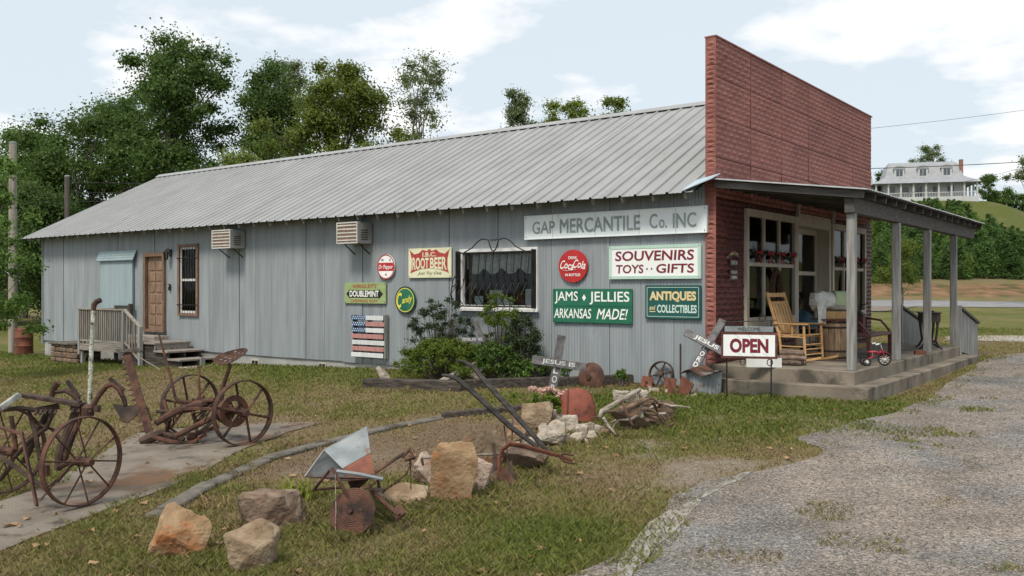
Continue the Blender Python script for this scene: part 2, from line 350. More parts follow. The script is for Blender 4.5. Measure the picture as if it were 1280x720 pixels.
M['pole'] = pm('pole_wood', (.20, .175, .15), (.33, .30, .26), 3, .9, 0, .4, 10, (4, 4, .3), var=.06)
M['pole_dark'] = pm('pole_dark', (.07, .06, .05), (.13, .115, .10), 3, .9, 0, .4, 10, (4, 4, .3), var=.06)
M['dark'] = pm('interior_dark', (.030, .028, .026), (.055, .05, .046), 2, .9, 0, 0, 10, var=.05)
M['black'] = pm('black_paint', (.010, .010, .011), (.02, .02, .02), 4, .5, 0, .1, 40, var=0)
M['ac'] = pm('ac_metal', (.25, .255, .25), (.36, .36, .35), 3, .55, .1, .1, 40, spots=((.18, .14, .10), .66, 4), var=.05)
M['acfin'] = pm('ac_fin', (.50, .50, .48), (.64, .64, .62), 3, .5, .0, .05, 40, var=.05)
M['s_white'] = pm('sign_white', (.80, .82, .82), (.86, .87, .87), 2, .5, 0, .05, 30, (1, 1, .4), spots=((.55, .52, .46), .68, 5), spots2=((.30, .2, .14), .78, 7, (1, 1, .4)), var=0)
M['s_pale'] = pm('sign_pale_blue', (.74, .81, .84), (.82, .87, .885), 2, .5, 0, .05, 30, (1, 1, .4), spots=((.46, .36, .28), .74, 5), spots2=((.55, .60, .60), .64, 3, (1, 1, .3)), var=0)
M['s_greyletter'] = pm('sign_faded_letter', (.24, .30, .29), (.33, .385, .37), 5, .6, 0, 0, 30, var=0)
M['s_mint'] = pm('sign_mint', (.42, .60, .52), (.50, .66, .58), 3, .5, 0, 0, 30, var=0)
M['s_maroon'] = pm('sign_maroon', (.16, .018, .035), (.20, .028, .045), 6, .5, 0, 0, 30, var=0)
M['s_red'] = pm('sign_red', (.42, .018, .022), (.48, .03, .03), 4, .35, 0, 0, 30, var=0, spec=.4)
M['s_dullred'] = pm('sign_dull_red', (.36, .045, .045), (.44, .07, .065), 6, .5, 0, 0, 30, var=0)
M['s_green'] = pm('sign_green', (.016, .125, .072), (.024, .16, .095), 3, .5, 0, .05, 30, spots=((.05, .20, .14), .7, 4), var=0)
M['s_dkgreen'] = pm('sign_dark_green', (.012, .075, .07), (.02, .10, .09), 3, .5, 0, .05, 30, var=0)
M['s_letter'] = pm('sign_letter_white', (.84, .84, .82), (.88, .88, .86), 5, .6, 0, 0, 30, var=0)
M['s_letter_old'] = pm('old_letter_white', (.50, .51, .51), (.70, .70, .69), 14, .7, 0, 0, 30, var=0)
M['s_tan'] = pm('sign_gold', (.66, .52, .26), (.74, .60, .34), 5, .5, 0, 0, 30, var=0)
M['s_mintletter'] = pm('sign_mint_letter', (.50, .66, .60), (.58, .72, .65), 5, .5, 0, 0, 30, var=0)
M['s_cream'] = pm('sign_cream', (.66, .65, .44), (.74, .73, .53), 4, .5, 0, 0, 30, spots=((.5, .44, .28), .7, 6), var=0)
M['s_olive'] = pm('sign_olive_green', (.25, .34, .14), (.33, .42, .20), 4, .55, 0, .05, 30, (.5, 1, 4), var=0)
M['s_yellow'] = pm('sign_yellow', (.68, .60, .07), (.74, .66, .11), 5, .5, 0, 0, 30, var=0)
M['s_black'] = pm('sign_black', (.012, .016, .014), (.02, .024, .02), 5, .5, 0, 0, 30, var=0)
M['s_blue'] = pm('flag_blue', (.03, .085, .19), (.05, .12, .25), 6, .7, 0, .1, 40, var=0)
M['s_pink'] = pm('flag_faded_red', (.36, .17, .16), (.48, .25, .23), 6, .7, 0, .1, 40, (3, 1, 1), var=.08)
M['s_flagwhite'] = pm('flag_white', (.55, .57, .58), (.70, .71, .71), 6, .7, 0, .1, 40, (3, 1, 1), var=.08)
M['s_greycross'] = pm('cross_wood', (.10, .095, .098), (.19, .18, .185), 5, .85, 0, .4, 20, (2, 2, 2), var=.1)
M['bluecloth'] = pm('blue_cloth', (.035, .075, .095), (.06, .11, .135), 6, .95, 0, .3, 30, var=0)
M['quilt'] = pm('quilt', (.50, .50, .46), (.64, .635, .59), 9, .95, 0, .5, 25, spots=((.36, .42, .33), .62, 14), var=0)
M['quiltgreen'] = pm('quilt_green', (.34, .42, .24), (.42, .48, .30), 9, .95, 0, .5, 25, var=0)
M['basket'] = pm('basket', (.26, .15, .07), (.42, .26, .13), 20, .8, 0, .5, 40, var=.15)
M['trike'] = pm('trike_red', (.36, .02, .04), (.44, .03, .05), 5, .3, 0, 0, 30, var=0, spec=.5)
M['rubber'] = pm('rubber', (.02, .02, .02), (.035, .035, .035), 5, .8, 0, .1, 40, var=0)
M['chrome'] = pm('chrome', (.6, .6, .6), (.7, .7, .7), 5, .25, .9, 0, 30, var=0)
M['log'] = pm('log_bark', (.10, .07, .055), (.22, .16, .125), 12, .95, 0, .8, 30, var=.25)
M['logend'] = pm('log_end', (.30, .20, .135), (.42, .30, .20), 20, .9, 0, .3, 40, var=.15)
M['wreath'] = pm('wreath', (.05, .028, .02), (.12, .065, .042), 25, .95, 0, .8, 30, var=.1)
M['bow'] = pm('red_bow', (.20, .015, .02), (.28, .03, .035), 10, .8, 0, .2, 30, var=.1)
M['pinegreen'] = pm('garland_green', (.012, .025, .014), (.03, .05, .026), 20, .9, 0, .8, 30, var=.1)
M['lace'] = pm('lace', (.55, .54, .50), (.68, .67, .63), 12, .95, 0, .3, 40, spots=((.22, .21, .20), .56, 22), var=0)
M['paper'] = pm('paper', (.55, .58, .58), (.68, .70, .70), 8, .8, 0, 0, 30, var=.1)
M['glass'] = glassmat('window_glass', (.80, .84, .84), .0)
M['asphalt'] = pm('far_road', (.17, .17, .175), (.24, .24, .245), .6, .9, 0, .2, 30, var=0)
M['housewhite'] = pm('house_white', (0.440, 0.448, 0.456), (0.512, 0.520, 0.520), 1, .7, 0, 0, 10, var=.02)
M['houseroof'] = pm('house_roof', (0.270, 0.279, 0.302), (0.333, 0.342, 0.360), 1, .6, .1, 0, 10, var=.02)
M['housebrick'] = pm('house_brick', (.20, .10, .08), (.30, .15, .12), 4, .9, 0, 0, 10, var=.05)
M['houseglass'] = pm('house_glass', (.05, .065, .08), (.10, .12, .14), 2, .2, 0, 0, 10, var=.1, spec=.6)
M['wire'] = pm('wire', (.03, .03, .03), (.05, .05, .05), 2, .7, 0, 0, 10, var=0)
M['handle'] = pm('dark_handle', (.020, .018, .018), (.06, .052, .048), 6, .8, 0, .5, 40, (1, 1, 3), var=.1)
M['sedum'] = leafmat('sedum_flower', (.58, .36, .30), (.72, .50, .42), .2)
M['dryleaf'] = leafmat('dry_leaf', (.22, .12, .055), (.42, .27, .15), .2)
M['leaf_dark'] = leafmat('leaf_dark', (0.055, 0.108, 0.024), (0.123, 0.196, 0.047), .45)
M['leaf_mid'] = leafmat('leaf_mid', (0.065, 0.126, 0.025), (0.134, 0.213, 0.047), .45)
M['leaf_olive'] = leafmat('leaf_olive', (0.112, 0.158, 0.026), (0.218, 0.264, 0.053), .45)
M['leaf_grey'] = leafmat('leaf_grey_green', (0.106, 0.145, 0.063), (0.191, 0.231, 0.112), .45)
M['leaf_hill'] = leafmat('leaf_hill', (0.052, 0.113, 0.025), (0.109, 0.184, 0.046), .45)
M['leaf_hill2'] = leafmat('leaf_hill_light', (0.078, 0.140, 0.025), (0.144, 0.218, 0.046), .45)
M['leaf_bush'] = leafmat('leaf_bush', (0.077, 0.126, 0.014), (0.162, 0.211, 0.034), .4)
M['leaf_holly'] = leafmat('leaf_dark_shrub', (0.034, 0.060, 0.026), (0.081, 0.114, 0.055), .3)
M['leaf_blade'] = leafmat('leaf_daylily', (.10, .16, .02), (.30, .30, .05))
# ------------------------------------------------------------------ ground
def vnoise(x, y, sc, seed=0):
    x = np.asarray(x, float)*sc+seed*17.3; y = np.asarray(y, float)*sc-seed*9.1
    xi = np.floor(x).astype(np.int64); yi = np.floor(y).astype(np.int64); fx = x-xi; fy = y-yi
    def h(a, b):
        n = (a*374761393+b*668265263+seed*1442695) & 0xffffffff
        n = ((n ^ (n >> 13))*1274126177) & 0xffffffff
        return ((n ^ (n >> 16)) & 0xffff)/65535.0
    u = fx*fx*(3-2*fx); v = fy*fy*(3-2*fy)
    return (h(xi, yi)*(1-u)+h(xi+1, yi)*u)*(1-v)+(h(xi, yi+1)*(1-u)+h(xi+1, yi+1)*u)*v
def fbm(x, y, sc, seed=0, o=4):
    s = 0; a = .5; t = 0
    for i in range(o): s = s+a*vnoise(x, y, sc*2**i, seed+i); t += a; a *= .55
    return s/t
def zone(x, y, px, py, rad):
    c = G(px, py); return np.exp(-((x-c.x)**2+(y-c.y)**2)/rad**2)
ZG = [(690, 668, .9, .40), (640, 690, .8, .3), (880, 520, 2.0, .20), (960, 510, 1.6, .22), (980, 545, 1.0, .25), (480, 680, 1.1, .22), (300, 690, .9, .10),
      (520, 560, 1.0, -.42), (440, 575, .8, -.35), (620, 540, .9, -.35), (740, 540, .8, -.10), (450, 572, .6, -.28), (500, 560, .6, -.28), (560, 545, .7, -.32), (395, 588, .45, -.35), (620, 538, .7, -.25), (560, 565, .5, -.3), (360, 590, .6, -.3), (230, 470, 3.0, -.12), (60, 460, 2.5, .35), (820, 500, 1.2, .3), (1090, 515, 1.3, .35), (560, 690, .6, -.15)]
ZC = [(G(a, b), c, d) for a, b, c, d in ZG]
def green(x, y):
    g = .46+(fbm(x, y, .45, 3)-.5)*.9+(fbm(x, y, 2.2, 8, 3)-.5)*.55
    for c, rr, k in ZC: g = g+k*np.exp(-((x-c.x)**2+(y-c.y)**2)/rr**2)
    g = g+.38*ss(11.2, 13.6, y)*ss(-9, -13, x)*(y < 14.2)
    r = x*CS+y*SN; d = -SN*x+CS*y
    g = g+.6*ss(78, 100, d)+.30*ss(26, 34, d)*ss(66, 50, d)
    return np.clip(g, 0, 1)
ZB = [(G(a, b), c, d) for a, b, c, d in [(860, 590, .7, .35), (810, 610, .5, .2), (905, 582, .5, .6), (1040, 540, .6, .5), (700, 720, .35, .5), (840, 555, .6, .3), (620, 620, .5, .25), (250, 715, .5, .35), (960, 580, .4, .4), (470, 690, .3, .25)]]
def bare(x, y):
    b = (fbm(x, y, 1.6, 21, 4)-.62)*2.2
    for c, rr, k in ZB: b = b+k*np.exp(-((x-c.x)**2+(y-c.y)**2)/rr**2)*(.5+fbm(x, y, 2.5, 5, 3))
    d = -SN*x+CS*y; r = x*CS+y*SN
    bank = ss(70, 72, d)*ss(80, 77, d)*ss(.22, .3, r/np.maximum(d, 1))
    return np.clip(b, 0, 1), bank
def inpoly(x, y, poly):
    ins = np.zeros(np.shape(x), bool); n = len(poly)
    for i in range(n):
        x1, y1 = poly[i]; x2, y2 = poly[(i+1) % n]
        c = ((y1 > y) != (y2 > y)) & (x < (x2-x1)*(y-y1)/((y2-y1) if abs(y2-y1) > 1e-12 else 1e-12)+x1); ins ^= c
    return ins
def ramp3(t, fac, cols, pos):
    r = N(t, 'ShaderNodeValToRGB'); e = r.color_ramp.elements
    e[0].position = pos[0]; e[0].color = rgb(cols[0]); e[1].position = pos[-1]; e[1].color = rgb(cols[-1])
    for p, c in zip(pos[1:-1], cols[1:-1]):
        q = e.new(p); q.color = rgb(c)
    t.links.new(fac, r.inputs[0]); return r.outputs[0]
def groundmat():
    m = bpy.data.materials.new('ground'); m.use_nodes = True; t = m.node_tree; L = t.links.new; b = t.nodes['Principled BSDF']
    b.inputs['Roughness'].default_value = .95; b.inputs['Specular IOR Level'].default_value = .1
    a = N(t, 'ShaderNodeAttribute', attribute_name='green'); a2 = N(t, 'ShaderNodeAttribute', attribute_name='bare'); a3 = N(t, 'ShaderNodeAttribute', attribute_name='bank')
    tcn = N(t, 'ShaderNodeTexCoord')
    n = N(t, 'ShaderNodeTexNoise'); n.inputs['Scale'].default_value = 5; n.inputs['Detail'].default_value = 8; n.inputs['Roughness'].default_value = .7; L(tcn.outputs['Object'], n.inputs['Vector'])
    mm = N(t, 'ShaderNodeMath', operation='MULTIPLY_ADD'); L(n.outputs['Fac'], mm.inputs[0]); mm.inputs[1].default_value = .9; mm.inputs[2].default_value = -.45
    ad = N(t, 'ShaderNodeMath', operation='ADD'); L(a.outputs['Fac'], ad.inputs[0]); L(mm.outputs[0], ad.inputs[1])
    c = ramp3(t, ad.outputs[0], [(.150, .108, .070), (.185, .138, .082), (.155, .135, .056), (.115, .118, .034), (.088, .102, .024)], [0, .28, .5, .72, 1])
    n2 = N(t, 'ShaderNodeTexNoise'); n2.inputs['Scale'].default_value = 45; n2.inputs['Detail'].default_value = 5; L(tcn.outputs['Object'], n2.inputs['Vector'])
    v = N(t, 'ShaderNodeMapRange'); v.inputs['From Min'].default_value = .3; v.inputs['From Max'].default_value = .7; v.inputs['To Min'].default_value = .55; v.inputs['To Max'].default_value = 1.4; L(n2.outputs['Fac'], v.inputs[0])
    hs = N(t, 'ShaderNodeHueSaturation'); L(c, hs.inputs['Color']); L(v.outputs[0], hs.inputs['Value'])
    vo = N(t, 'ShaderNodeTexVoronoi'); vo.inputs['Scale'].default_value = 55; L(tcn.outputs['Object'], vo.inputs['Vector'])
    bc = ramp3(t, vo.outputs['Color'], [(.11, .085, .064), (.205, .168, .13), (.28, .245, .205)], [0, .5, 1])
    mx = N(t, 'ShaderNodeMix', data_type='RGBA'); L(a2.outputs['Fac'], mx.inputs[0]); L(hs.outputs[0], mx.inputs[6]); L(bc, mx.inputs[7])
    nb = N(t, 'ShaderNodeTexNoise'); nb.inputs['Scale'].default_value = .7; nb.inputs['Detail'].default_value = 8; L(tcn.outputs['Object'], nb.inputs['Vector'])
    bk = ramp3(t, nb.outputs['Fac'], [(.075, .075, .03), (.175, .105, .058), (.24, .15, .088)], [.35, .5, .68])
    mx2 = N(t, 'ShaderNodeMix', data_type='RGBA'); L(a3.outputs['Fac'], mx2.inputs[0]); L(mx.outputs[2], mx2.inputs[6]); L(bk, mx2.inputs[7])
    L(mx2.outputs[2], b.inputs['Base Color'])
    bp = N(t, 'ShaderNodeBump'); bp.inputs['Strength'].default_value = .6; bp.inputs['Distance'].default_value = .03; L(n2.outputs['Fac'], bp.inputs['Height']); L(bp.outputs[0], b.inputs['Normal'])
    return m
def make_ground():
    fr = np.radians(np.arange(-42, 42.01, .4)); bk = np.radians(np.arange(46, 316, 4)); az = np.concatenate([fr, bk])
    rad = [1.2]
    while rad[-1] < 900: rad.append(rad[-1]*1.022+.02)
    rad = np.array(rad); A, R = np.meshgrid(az, rad); r = R*np.sin(A); d = R*np.cos(A)
    x = r*CS-d*SN; y = r*SN+d*CS; z = terr(x, y)
    na = len(az); nr = len(rad)
    vs = np.stack([x, y, z], -1).reshape(-1, 3); vs = np.vstack([vs, [[0, 0, 0]]])
    F = []
    for i in range(nr-1):
        b0 = i*na; b1 = (i+1)*na
        for j in range(na):
            k = (j+1) % na; F.append((b0+j, b1+j, b1+k, b0+k))
    for j in range(na): F.append((nr*na, j, (j+1) % na))
    me = bpy.data.meshes.new('ground'); me.from_pydata(vs.tolist(), [], F)
    g = green(vs[:, 0], vs[:, 1]); bb, bank = bare(vs[:, 0], vs[:, 1])
    for nm, arr in (('green', g), ('bare', bb), ('bank', bank)):
        at = me.attributes.new(nm, 'FLOAT', 'POINT'); at.data.foreach_set('value', arr.astype(np.float32))
    for p in me.polygons: p.use_smooth = True
    me.materials.append(groundmat()); o = link('ground', me); o['kind'] = 'structure'; return o
make_ground()
def sheet(name, poly, mat, lift, step, jag=0.0, amp=0.0):
    """a sheet laid over the terrain inside a polygon; rim cells are pulled onto the (roughened) outline"""
    pts = []
    n = len(poly); rng = random.Random(5)
    for i in range(n):
        a = Vector(poly[i]); b = Vector(poly[(i+1) % n]); L = (b-a).length; k = max(1, int(L/step*1.5)) if jag else 1
        k = min(k, 400)
        for j in range(k):
            p = a+(b-a)*(j/k)
            if jag:
                nn = Vector((-(b-a).y, (b-a).x)).normalized(); p = p+nn*jag*(2*float(fbm(p.x, p.y, 1.1, 4, 4))-1)
            pts.append((p.x, p.y))
    xs = [p[0] for p in pts]; ys = [p[1] for p in pts]
    gx = np.arange(min(xs)-step, max(xs)+2*step, step); gy = np.arange(min(ys)-step, max(ys)+2*step, step)
    X, Y = np.meshgrid(gx, gy, indexing='ij'); ins = inpoly(X, Y, pts)
    nx, ny = X.shape; cell = ins[:-1, :-1] | ins[1:, :-1] | ins[:-1, 1:] | ins[1:, 1:]
    used = np.zeros_like(ins); 
    for a in (0, 1):
        for b in (0, 1): used[a:nx-1+a, b:ny-1+b] |= cell
    out = used & ~ins; PA = np.array(pts); PB = np.roll(PA, -1, 0); D = PB-PA; LL = (D**2).sum(1)+1e-12
    for i, j in zip(*np.nonzero(out)):
        q = np.array([X[i, j], Y[i, j]]); tt = np.clip(((q-PA)*D).sum(1)/LL, 0, 1); C = PA+D*tt[:, None]; k = ((C-q)**2).sum(1).argmin(); X[i, j], Y[i, j] = C[k]
    Z = terr(X, Y)+lift
    if amp: Z = Z+amp*(fbm(X, Y, .8, 12, 3)-.3)*ins
    ids = -np.ones((nx, ny), int); w = np.nonzero(used); ids[w] = np.arange(len(w[0]))
    vs = np.stack([X[w], Y[w], Z[w]], -1); F = [(ids[i, j], ids[i+1, j], ids[i+1, j+1], ids[i, j+1]) for i, j in zip(*np.nonzero(cell))]
    me = bpy.data.meshes.new(name); me.from_pydata(vs.tolist(), [], [tuple(int(q) for q in f) for f in F])
    for p in me.polygons: p.use_smooth = True
    me.materials.append(mat); o = link(name, me); o['kind'] = 'structure'; return o, pts
def gravelmat():
    m = bpy.data.materials.new('gravel_lot'); m.use_nodes = True; t = m.node_tree; L = t.links.new; b = t.nodes['Principled BSDF']; b.inputs['Roughness'].default_value = .92; b.inputs['Specular IOR Level'].default_value = .2
    tcn = N(t, 'ShaderNodeTexCoord')
    v1 = N(t, 'ShaderNodeTexVoronoi'); v1.inputs['Scale'].default_value = 62; L(tcn.outputs['Object'], v1.inputs['Vector'])
    sx = N(t, 'ShaderNodeSeparateColor'); L(v1.outputs['Color'], sx.inputs[0])
    c1 = ramp3(t, sx.outputs[0], [(.105, .092, .084), (.225, .193, .170), (.295, .235, .192), (.41, .37, .33)], [0, .4, .75, 1])
    c2 = ramp3(t, sx.outputs[0], [(.085, .085, .088), (.165, .162, .16), (.25, .24, .23), (.36, .34, .32)], [0, .45, .8, 1])
    n = N(t, 'ShaderNodeTexNoise'); n.inputs['Scale'].default_value = .55; n.inputs['Detail'].default_value = 7; n.inputs['Roughness'].default_value = .62; L(tcn.outputs['Object'], n.inputs['Vector'])
    r = N(t, 'ShaderNodeValToRGB'); r.color_ramp.elements[0].position = .46; r.color_ramp.elements[1].position = .62; L(n.outputs['Fac'], r.inputs[0])
    mx = N(t, 'ShaderNodeMix', data_type='RGBA'); L(r.outputs[0], mx.inputs[0]); L(c1, mx.inputs[6]); L(c2, mx.inputs[7])
    n2 = N(t, 'ShaderNodeTexNoise'); n2.inputs['Scale'].default_value = 1.3; n2.inputs['Detail'].default_value = 6; L(tcn.outputs['Object'], n2.inputs['Vector'])
    v = N(t, 'ShaderNodeMapRange'); v.inputs['From Min'].default_value = .3; v.inputs['From Max'].default_value = .7; v.inputs['To Min'].default_value = .68; v.inputs['To Max'].default_value = 1.18; L(n2.outputs['Fac'], v.inputs[0])
    hs = N(t, 'ShaderNodeHueSaturation'); L(mx.outputs[2], hs.inputs['Color']); L(v.outputs[0], hs.inputs['Value']); L(hs.outputs[0], b.inputs['Base Color'])
    bp = N(t, 'ShaderNodeBump'); bp.inputs['Strength'].default_value = .9; bp.inputs['Distance'].default_value = .012; bp.invert = True; L(v1.outputs['Distance'], bp.inputs['Height']); L(bp.outputs[0], b.inputs['Normal'])
    return m
g2 = lambda a, b: (G(a, b).x, G(a, b).y)
LOT = [g2(a, b) for a, b in [(690, 735), (770, 690), (820, 640), (880, 606), (950, 590), (1000, 575), (1032, 563), (1002, 549), (1060, 531), (1130, 512), (1165, 497), (1180, 482), (1222, 456), (1240, 446), (1285, 440), (1500, 436)]]
LOT += [rd(30, 22), rd(34, -10), rd(-6, -10), rd(-1.2, 3.5)]
_, LOTP = sheet('gravel_lot', LOT, gravelmat(), .008, .22, jag=.16, amp=.012)
PAD = [g2(a, b) for a, b in [(405, 529), (358, 541), (305, 563), (216, 607), (85, 655), (0, 690), (-160, 748), (-260, 700), (-100, 664), (0, 628), (58, 607), (150, 554), (180, 540), (338, 528)]]
_, PADP = sheet('concrete_pad', PAD, M['pad'], .012, .15, jag=.07)
STR = [g2(a, b) for a, b in [(948, 588), (925, 592), (885, 610), (845, 637), (805, 672), (775, 705), (760, 735), (785, 735), (806, 700), (835, 662), (880, 627), (930, 600)]]
_, STRP = sheet('broken_concrete_strip', STR, pm('strip', (.27, .25, .225), (.37, .35, .315), 9, .92, 0, .9, 70, spots=((.17, .15, .125), .52, 5), var=0, detail=9), .0165, .07, jag=.12)
FR = [rd((px-640)/FPX*d, d) for px, d in [(1000, 60.0), (1150, 60.3), (1300, 58.5), (1700, 56), (1700, 63), (1300, 66), (1150, 68.2), (1000, 68.2)]]
sheet('highway', FR, M['asphalt'], .03, 1.5)
FR2 = [rd((px-640)/FPX*d, d) for px, d in [(1040, 52.0), (1105, 51), (1130, 56), (1145, 60.2), (1040, 60.2)]]
sheet('side_drive', FR2, M['pad'], .045, 1.0)
FR3 = [rd((px-640)/FPX*d, d) for px, d in [(1180, 27.5), (1290, 26.5), (1700, 26), (1700, 28.5), (1290, 29.5), (1190, 29.3)]]
sheet('gravel_track', FR3, pm('track', (.27, .24, .205), (.38, .35, .31), 6, .95, 0, .5, 50, var=0), .012, .5, jag=.4)
# ---- grass blades, gravel stones, dry leaves: masses nobody could count
def meshnp(name, vs, fs, mat, parent=None, attrs=None, smooth=False):
    me = bpy.data.meshes.new(name); nv = len(vs); nf, k = fs.shape
    me.vertices.add(nv); me.vertices.foreach_set('co', vs.astype(np.float32).ravel())
    me.loops.add(nf*k); me.loops.foreach_set('vertex_index', fs.astype(np.int32).ravel())
    me.polygons.add(nf); me.polygons.foreach_set('loop_start', np.arange(0, nf*k, k, dtype=np.int32)); me.polygons.foreach_set('loop_total', np.full(nf, k, np.int32))
    me.update(calc_edges=True)
    for nm, arr in (attrs or {}).items():
        at = me.attributes.new(nm, 'FLOAT', 'POINT'); at.data.foreach_set('value', arr.astype(np.float32))
    me.materials.append(mat); return link(name, me, parent)
def bladeMat():
    m = bpy.data.materials.new('grass'); m.use_nodes = True; t = m.node_tree; L = t.links.new; b = t.nodes['Principled BSDF']; b.inputs['Roughness'].default_value = .7; b.inputs['Specular IOR Level'].default_value = .2
    a = N(t, 'ShaderNodeAttribute', attribute_name='green')
    c = ramp3(t, a.outputs['Fac'], [(.18, .125, .075), (.25, .19, .10), (.225, .205, .075), (.172, .190, .048), (.130, .168, .035)], [0, .28, .5, .75, 1]); L(c, b.inputs['Base Color'])
    tr = N(t, 'ShaderNodeBsdfTranslucent'); L(c, tr.inputs['Color']); mx = N(t, 'ShaderNodeMixShader'); mx.inputs[0].default_value = .25; L(b.outputs[0], mx.inputs[1]); L(tr.outputs[0], mx.inputs[2]); L(mx.outputs[0], t.nodes['Material Output'].inputs['Surface'])
    return m
rng = np.random.default_rng(4)
def grass():
    n = 760000
    d = 5.2*(34/5.2)**rng.random(n); r = (rng.random(n)*1.36-.68)*d
    x = r*CS-d*SN; y = r*SN+d*CS
    g = green(x, y); bb, _ = bare(x, y)
    keep = ~inpoly(x, y, LOTP) & ~inpoly(x, y, PADP) & ~inpoly(x, y, STRP)
    # weeds creeping over the lot edge and its cracks
    tuft = inpoly(x, y, LOTP) & (fbm(x, y, 1.3, 31, 4)+.42*np.exp(-((x-G(1105, 545).x)**2+(y-G(1105, 545).y)**2)/.5) > .705)
    keep |= tuft & (rng.random(n) < .6)
    for poly, rr in ((LOTP, .30), (PADP, .14), (STRP, .10)):
        ii = np.nonzero(inpoly(x, y, poly) & (rng.random(n) < .5))[0]; near = np.zeros(len(ii), bool); xx_, yy_ = x[ii], y[ii]
        for q in range(6): near |= ~inpoly(xx_+rr*np.cos(q*1.047), yy_+rr*np.sin(q*1.047), poly)
        ii = ii[near & (fbm(xx_, yy_, 2.6, 61, 3) > .5)]; keep[ii] = True
    keep &= ~((x < -6.3) & (y > 14.0) & (y < 23.2)) & ~((x < -3.8) & (x > -6.6) & (y > 13.7) & (y < 22))
    keep &= (rng.random(n) < (.34+.85*g)*(1-.93*np.clip(bb*1.3, 0, 1)))
    x, y, g, d = x[keep], y[keep], g[keep], d[keep]; n = len(x)
    h = (.018+.038*rng.random(n)**1.5)*(.55+.85*g)*(1+.6*(fbm(x, y, 3, 44, 2)-.5)); wdt = (.0028+.0028*rng.random(n))*np.clip(d/7, 1, 3.2)
    tall = np.exp(-np.abs(y-13.9)/.12)*(x < -6.5); h *= 1+1.3*tall
    for (a_, b_, r_) in ((217, 702, .24), (334, 662, .26), (310, 719, .22), (567, 634, .22), (601, 617, .14), (607, 590, .22), (658, 592, .26), (499, 636, .24), (672, 540, .2), (690, 560, .24), (720, 550, .3), (722, 530, .28), (795, 541, .36), (828, 531, .25), (440, 668, .16), (500, 648, .12), (480, 487, .5), (540, 487, .5), (908, 500, .08), (964, 501, .08), (640, 606, .12), (1060, 503, .3), (980, 499, .3), (300, 590, .2), (380, 562, .25)):
        c_ = G(a_, b_); q_ = np.sqrt((x-c_.x)**2+(y-c_.y)**2); h *= 1+1.1*np.exp(-((q_-r_)/.09)**2)
    h = np.minimum(h, .085)
    a = rng.random(n)*2*np.pi; b = rng.random(n)*2*np.pi; le = h*(.25+.9*rng.random(n))
    z = terr(x, y)-.003; base = np.stack([x, y, z], -1); ux = np.stack([np.cos(a)*wdt, np.sin(a)*wdt, 0*a], -1)
    top = base+np.stack([np.cos(b)*le, np.sin(b)*le, h], -1)
    mid = base+np.stack([np.cos(b)*le*.3, np.sin(b)*le*.3, h*.6], -1)
    vs = np.stack([base-ux, base+ux, mid+ux*.7, top], 1).reshape(-1, 3); fs = np.arange(4*n).reshape(n, 4)
    gg = np.clip(g+rng.normal(0, .2, n), 0, 1)
    o = meshnp('grass', vs, fs, bladeMat(), attrs={'green': np.repeat(gg, 4)})
    tag(o, 'short patchy green and dry brown lawn grass', 'grass', kind='stuff')
    # loose gravel on the lot
    n = 52000; d = 5.5*(26/5.5)**rng.random(n); r = (rng.random(n)*.75-.02)*d
    x = r*CS-d*SN; y = r*SN+d*CS; k = (inpoly(x, y, LOTP)) | (rng.random(n) < .5*bare(x, y)[0]); x, y, d = x[k], y[k], d[k]; n = len(x)
    s = (.004+.011*rng.random(n)**2.2)*np.clip(d/9, .9, 1.5); z = terr(x, y)+.012*(fbm(x, y, .8, 12, 3)-.3)*inpoly(x, y, LOTP)+.010; a = rng.random(n)*6.28
    c, q = np.cos(a), np.sin(a); P0 = np.stack([x, y, z], -1)
    off = [np.stack([c*s, q*s*.8, 0*s], -1), np.stack([-q*s*.8, c*s, 0*s], -1), np.stack([-c*s, -q*s, 0*s], -1), np.stack([q*s, -c*s*.7, 0*s], -1), np.stack([.2*s, .1*s, s*.75], -1)]
    vs = np.stack([P0+o_ for o_ in off], 1).reshape(-1, 3); i = np.arange(n)[:, None]*5
    fs = np.stack([i+[0, 1, 4], i+[1, 2, 4], i+[2, 3, 4], i+[3, 0, 4]], 1).reshape(-1, 3)
    m = leafmat('pebble', (.10, .085, .072), (.36, .32, .27), 0.0)
    tag(meshnp('loose_gravel', vs, fs, m), 'small loose stones scattered over the gravel lot', 'gravel', kind='stuff')
    # dry fallen leaves
    n = 230; d = 6+14*rng.random(n)**1.4; r = (rng.random(n)*1.0-.58)*d; x = r*CS-d*SN; y = r*SN+d*CS; k = ~inpoly(x, y, LOTP) & (y < 13.3); x, y = x[k], y[k]; n = len(x)
    V = []; F = []
    for i in range(n):
        s = .022+.034*random.random(); a0 = random.random()*6.28; z = H(x[i], y[i])+.028; b0 = len(V)
        V.append((x[i], y[i], z))
        for j in range(10):
            rr = s*(1.0 if j % 2 == 0 else .5)*(1.3 if j == 0 else 1); an = a0+j*.628
            V.append((x[i]+rr*math.cos(an), y[i]+rr*math.sin(an), z+.012*math.sin(an*2+i)))
        for j in range(10): F.append((b0, b0+1+j, b0+1+(j+1) % 10))
    tag(meshnp('fallen_leaves', np.array(V), np.array(F), M['dryleaf']), 'dry tan fallen leaves scattered over grass and concrete', 'leaves', kind='stuff')
random.seed(2)
grass()
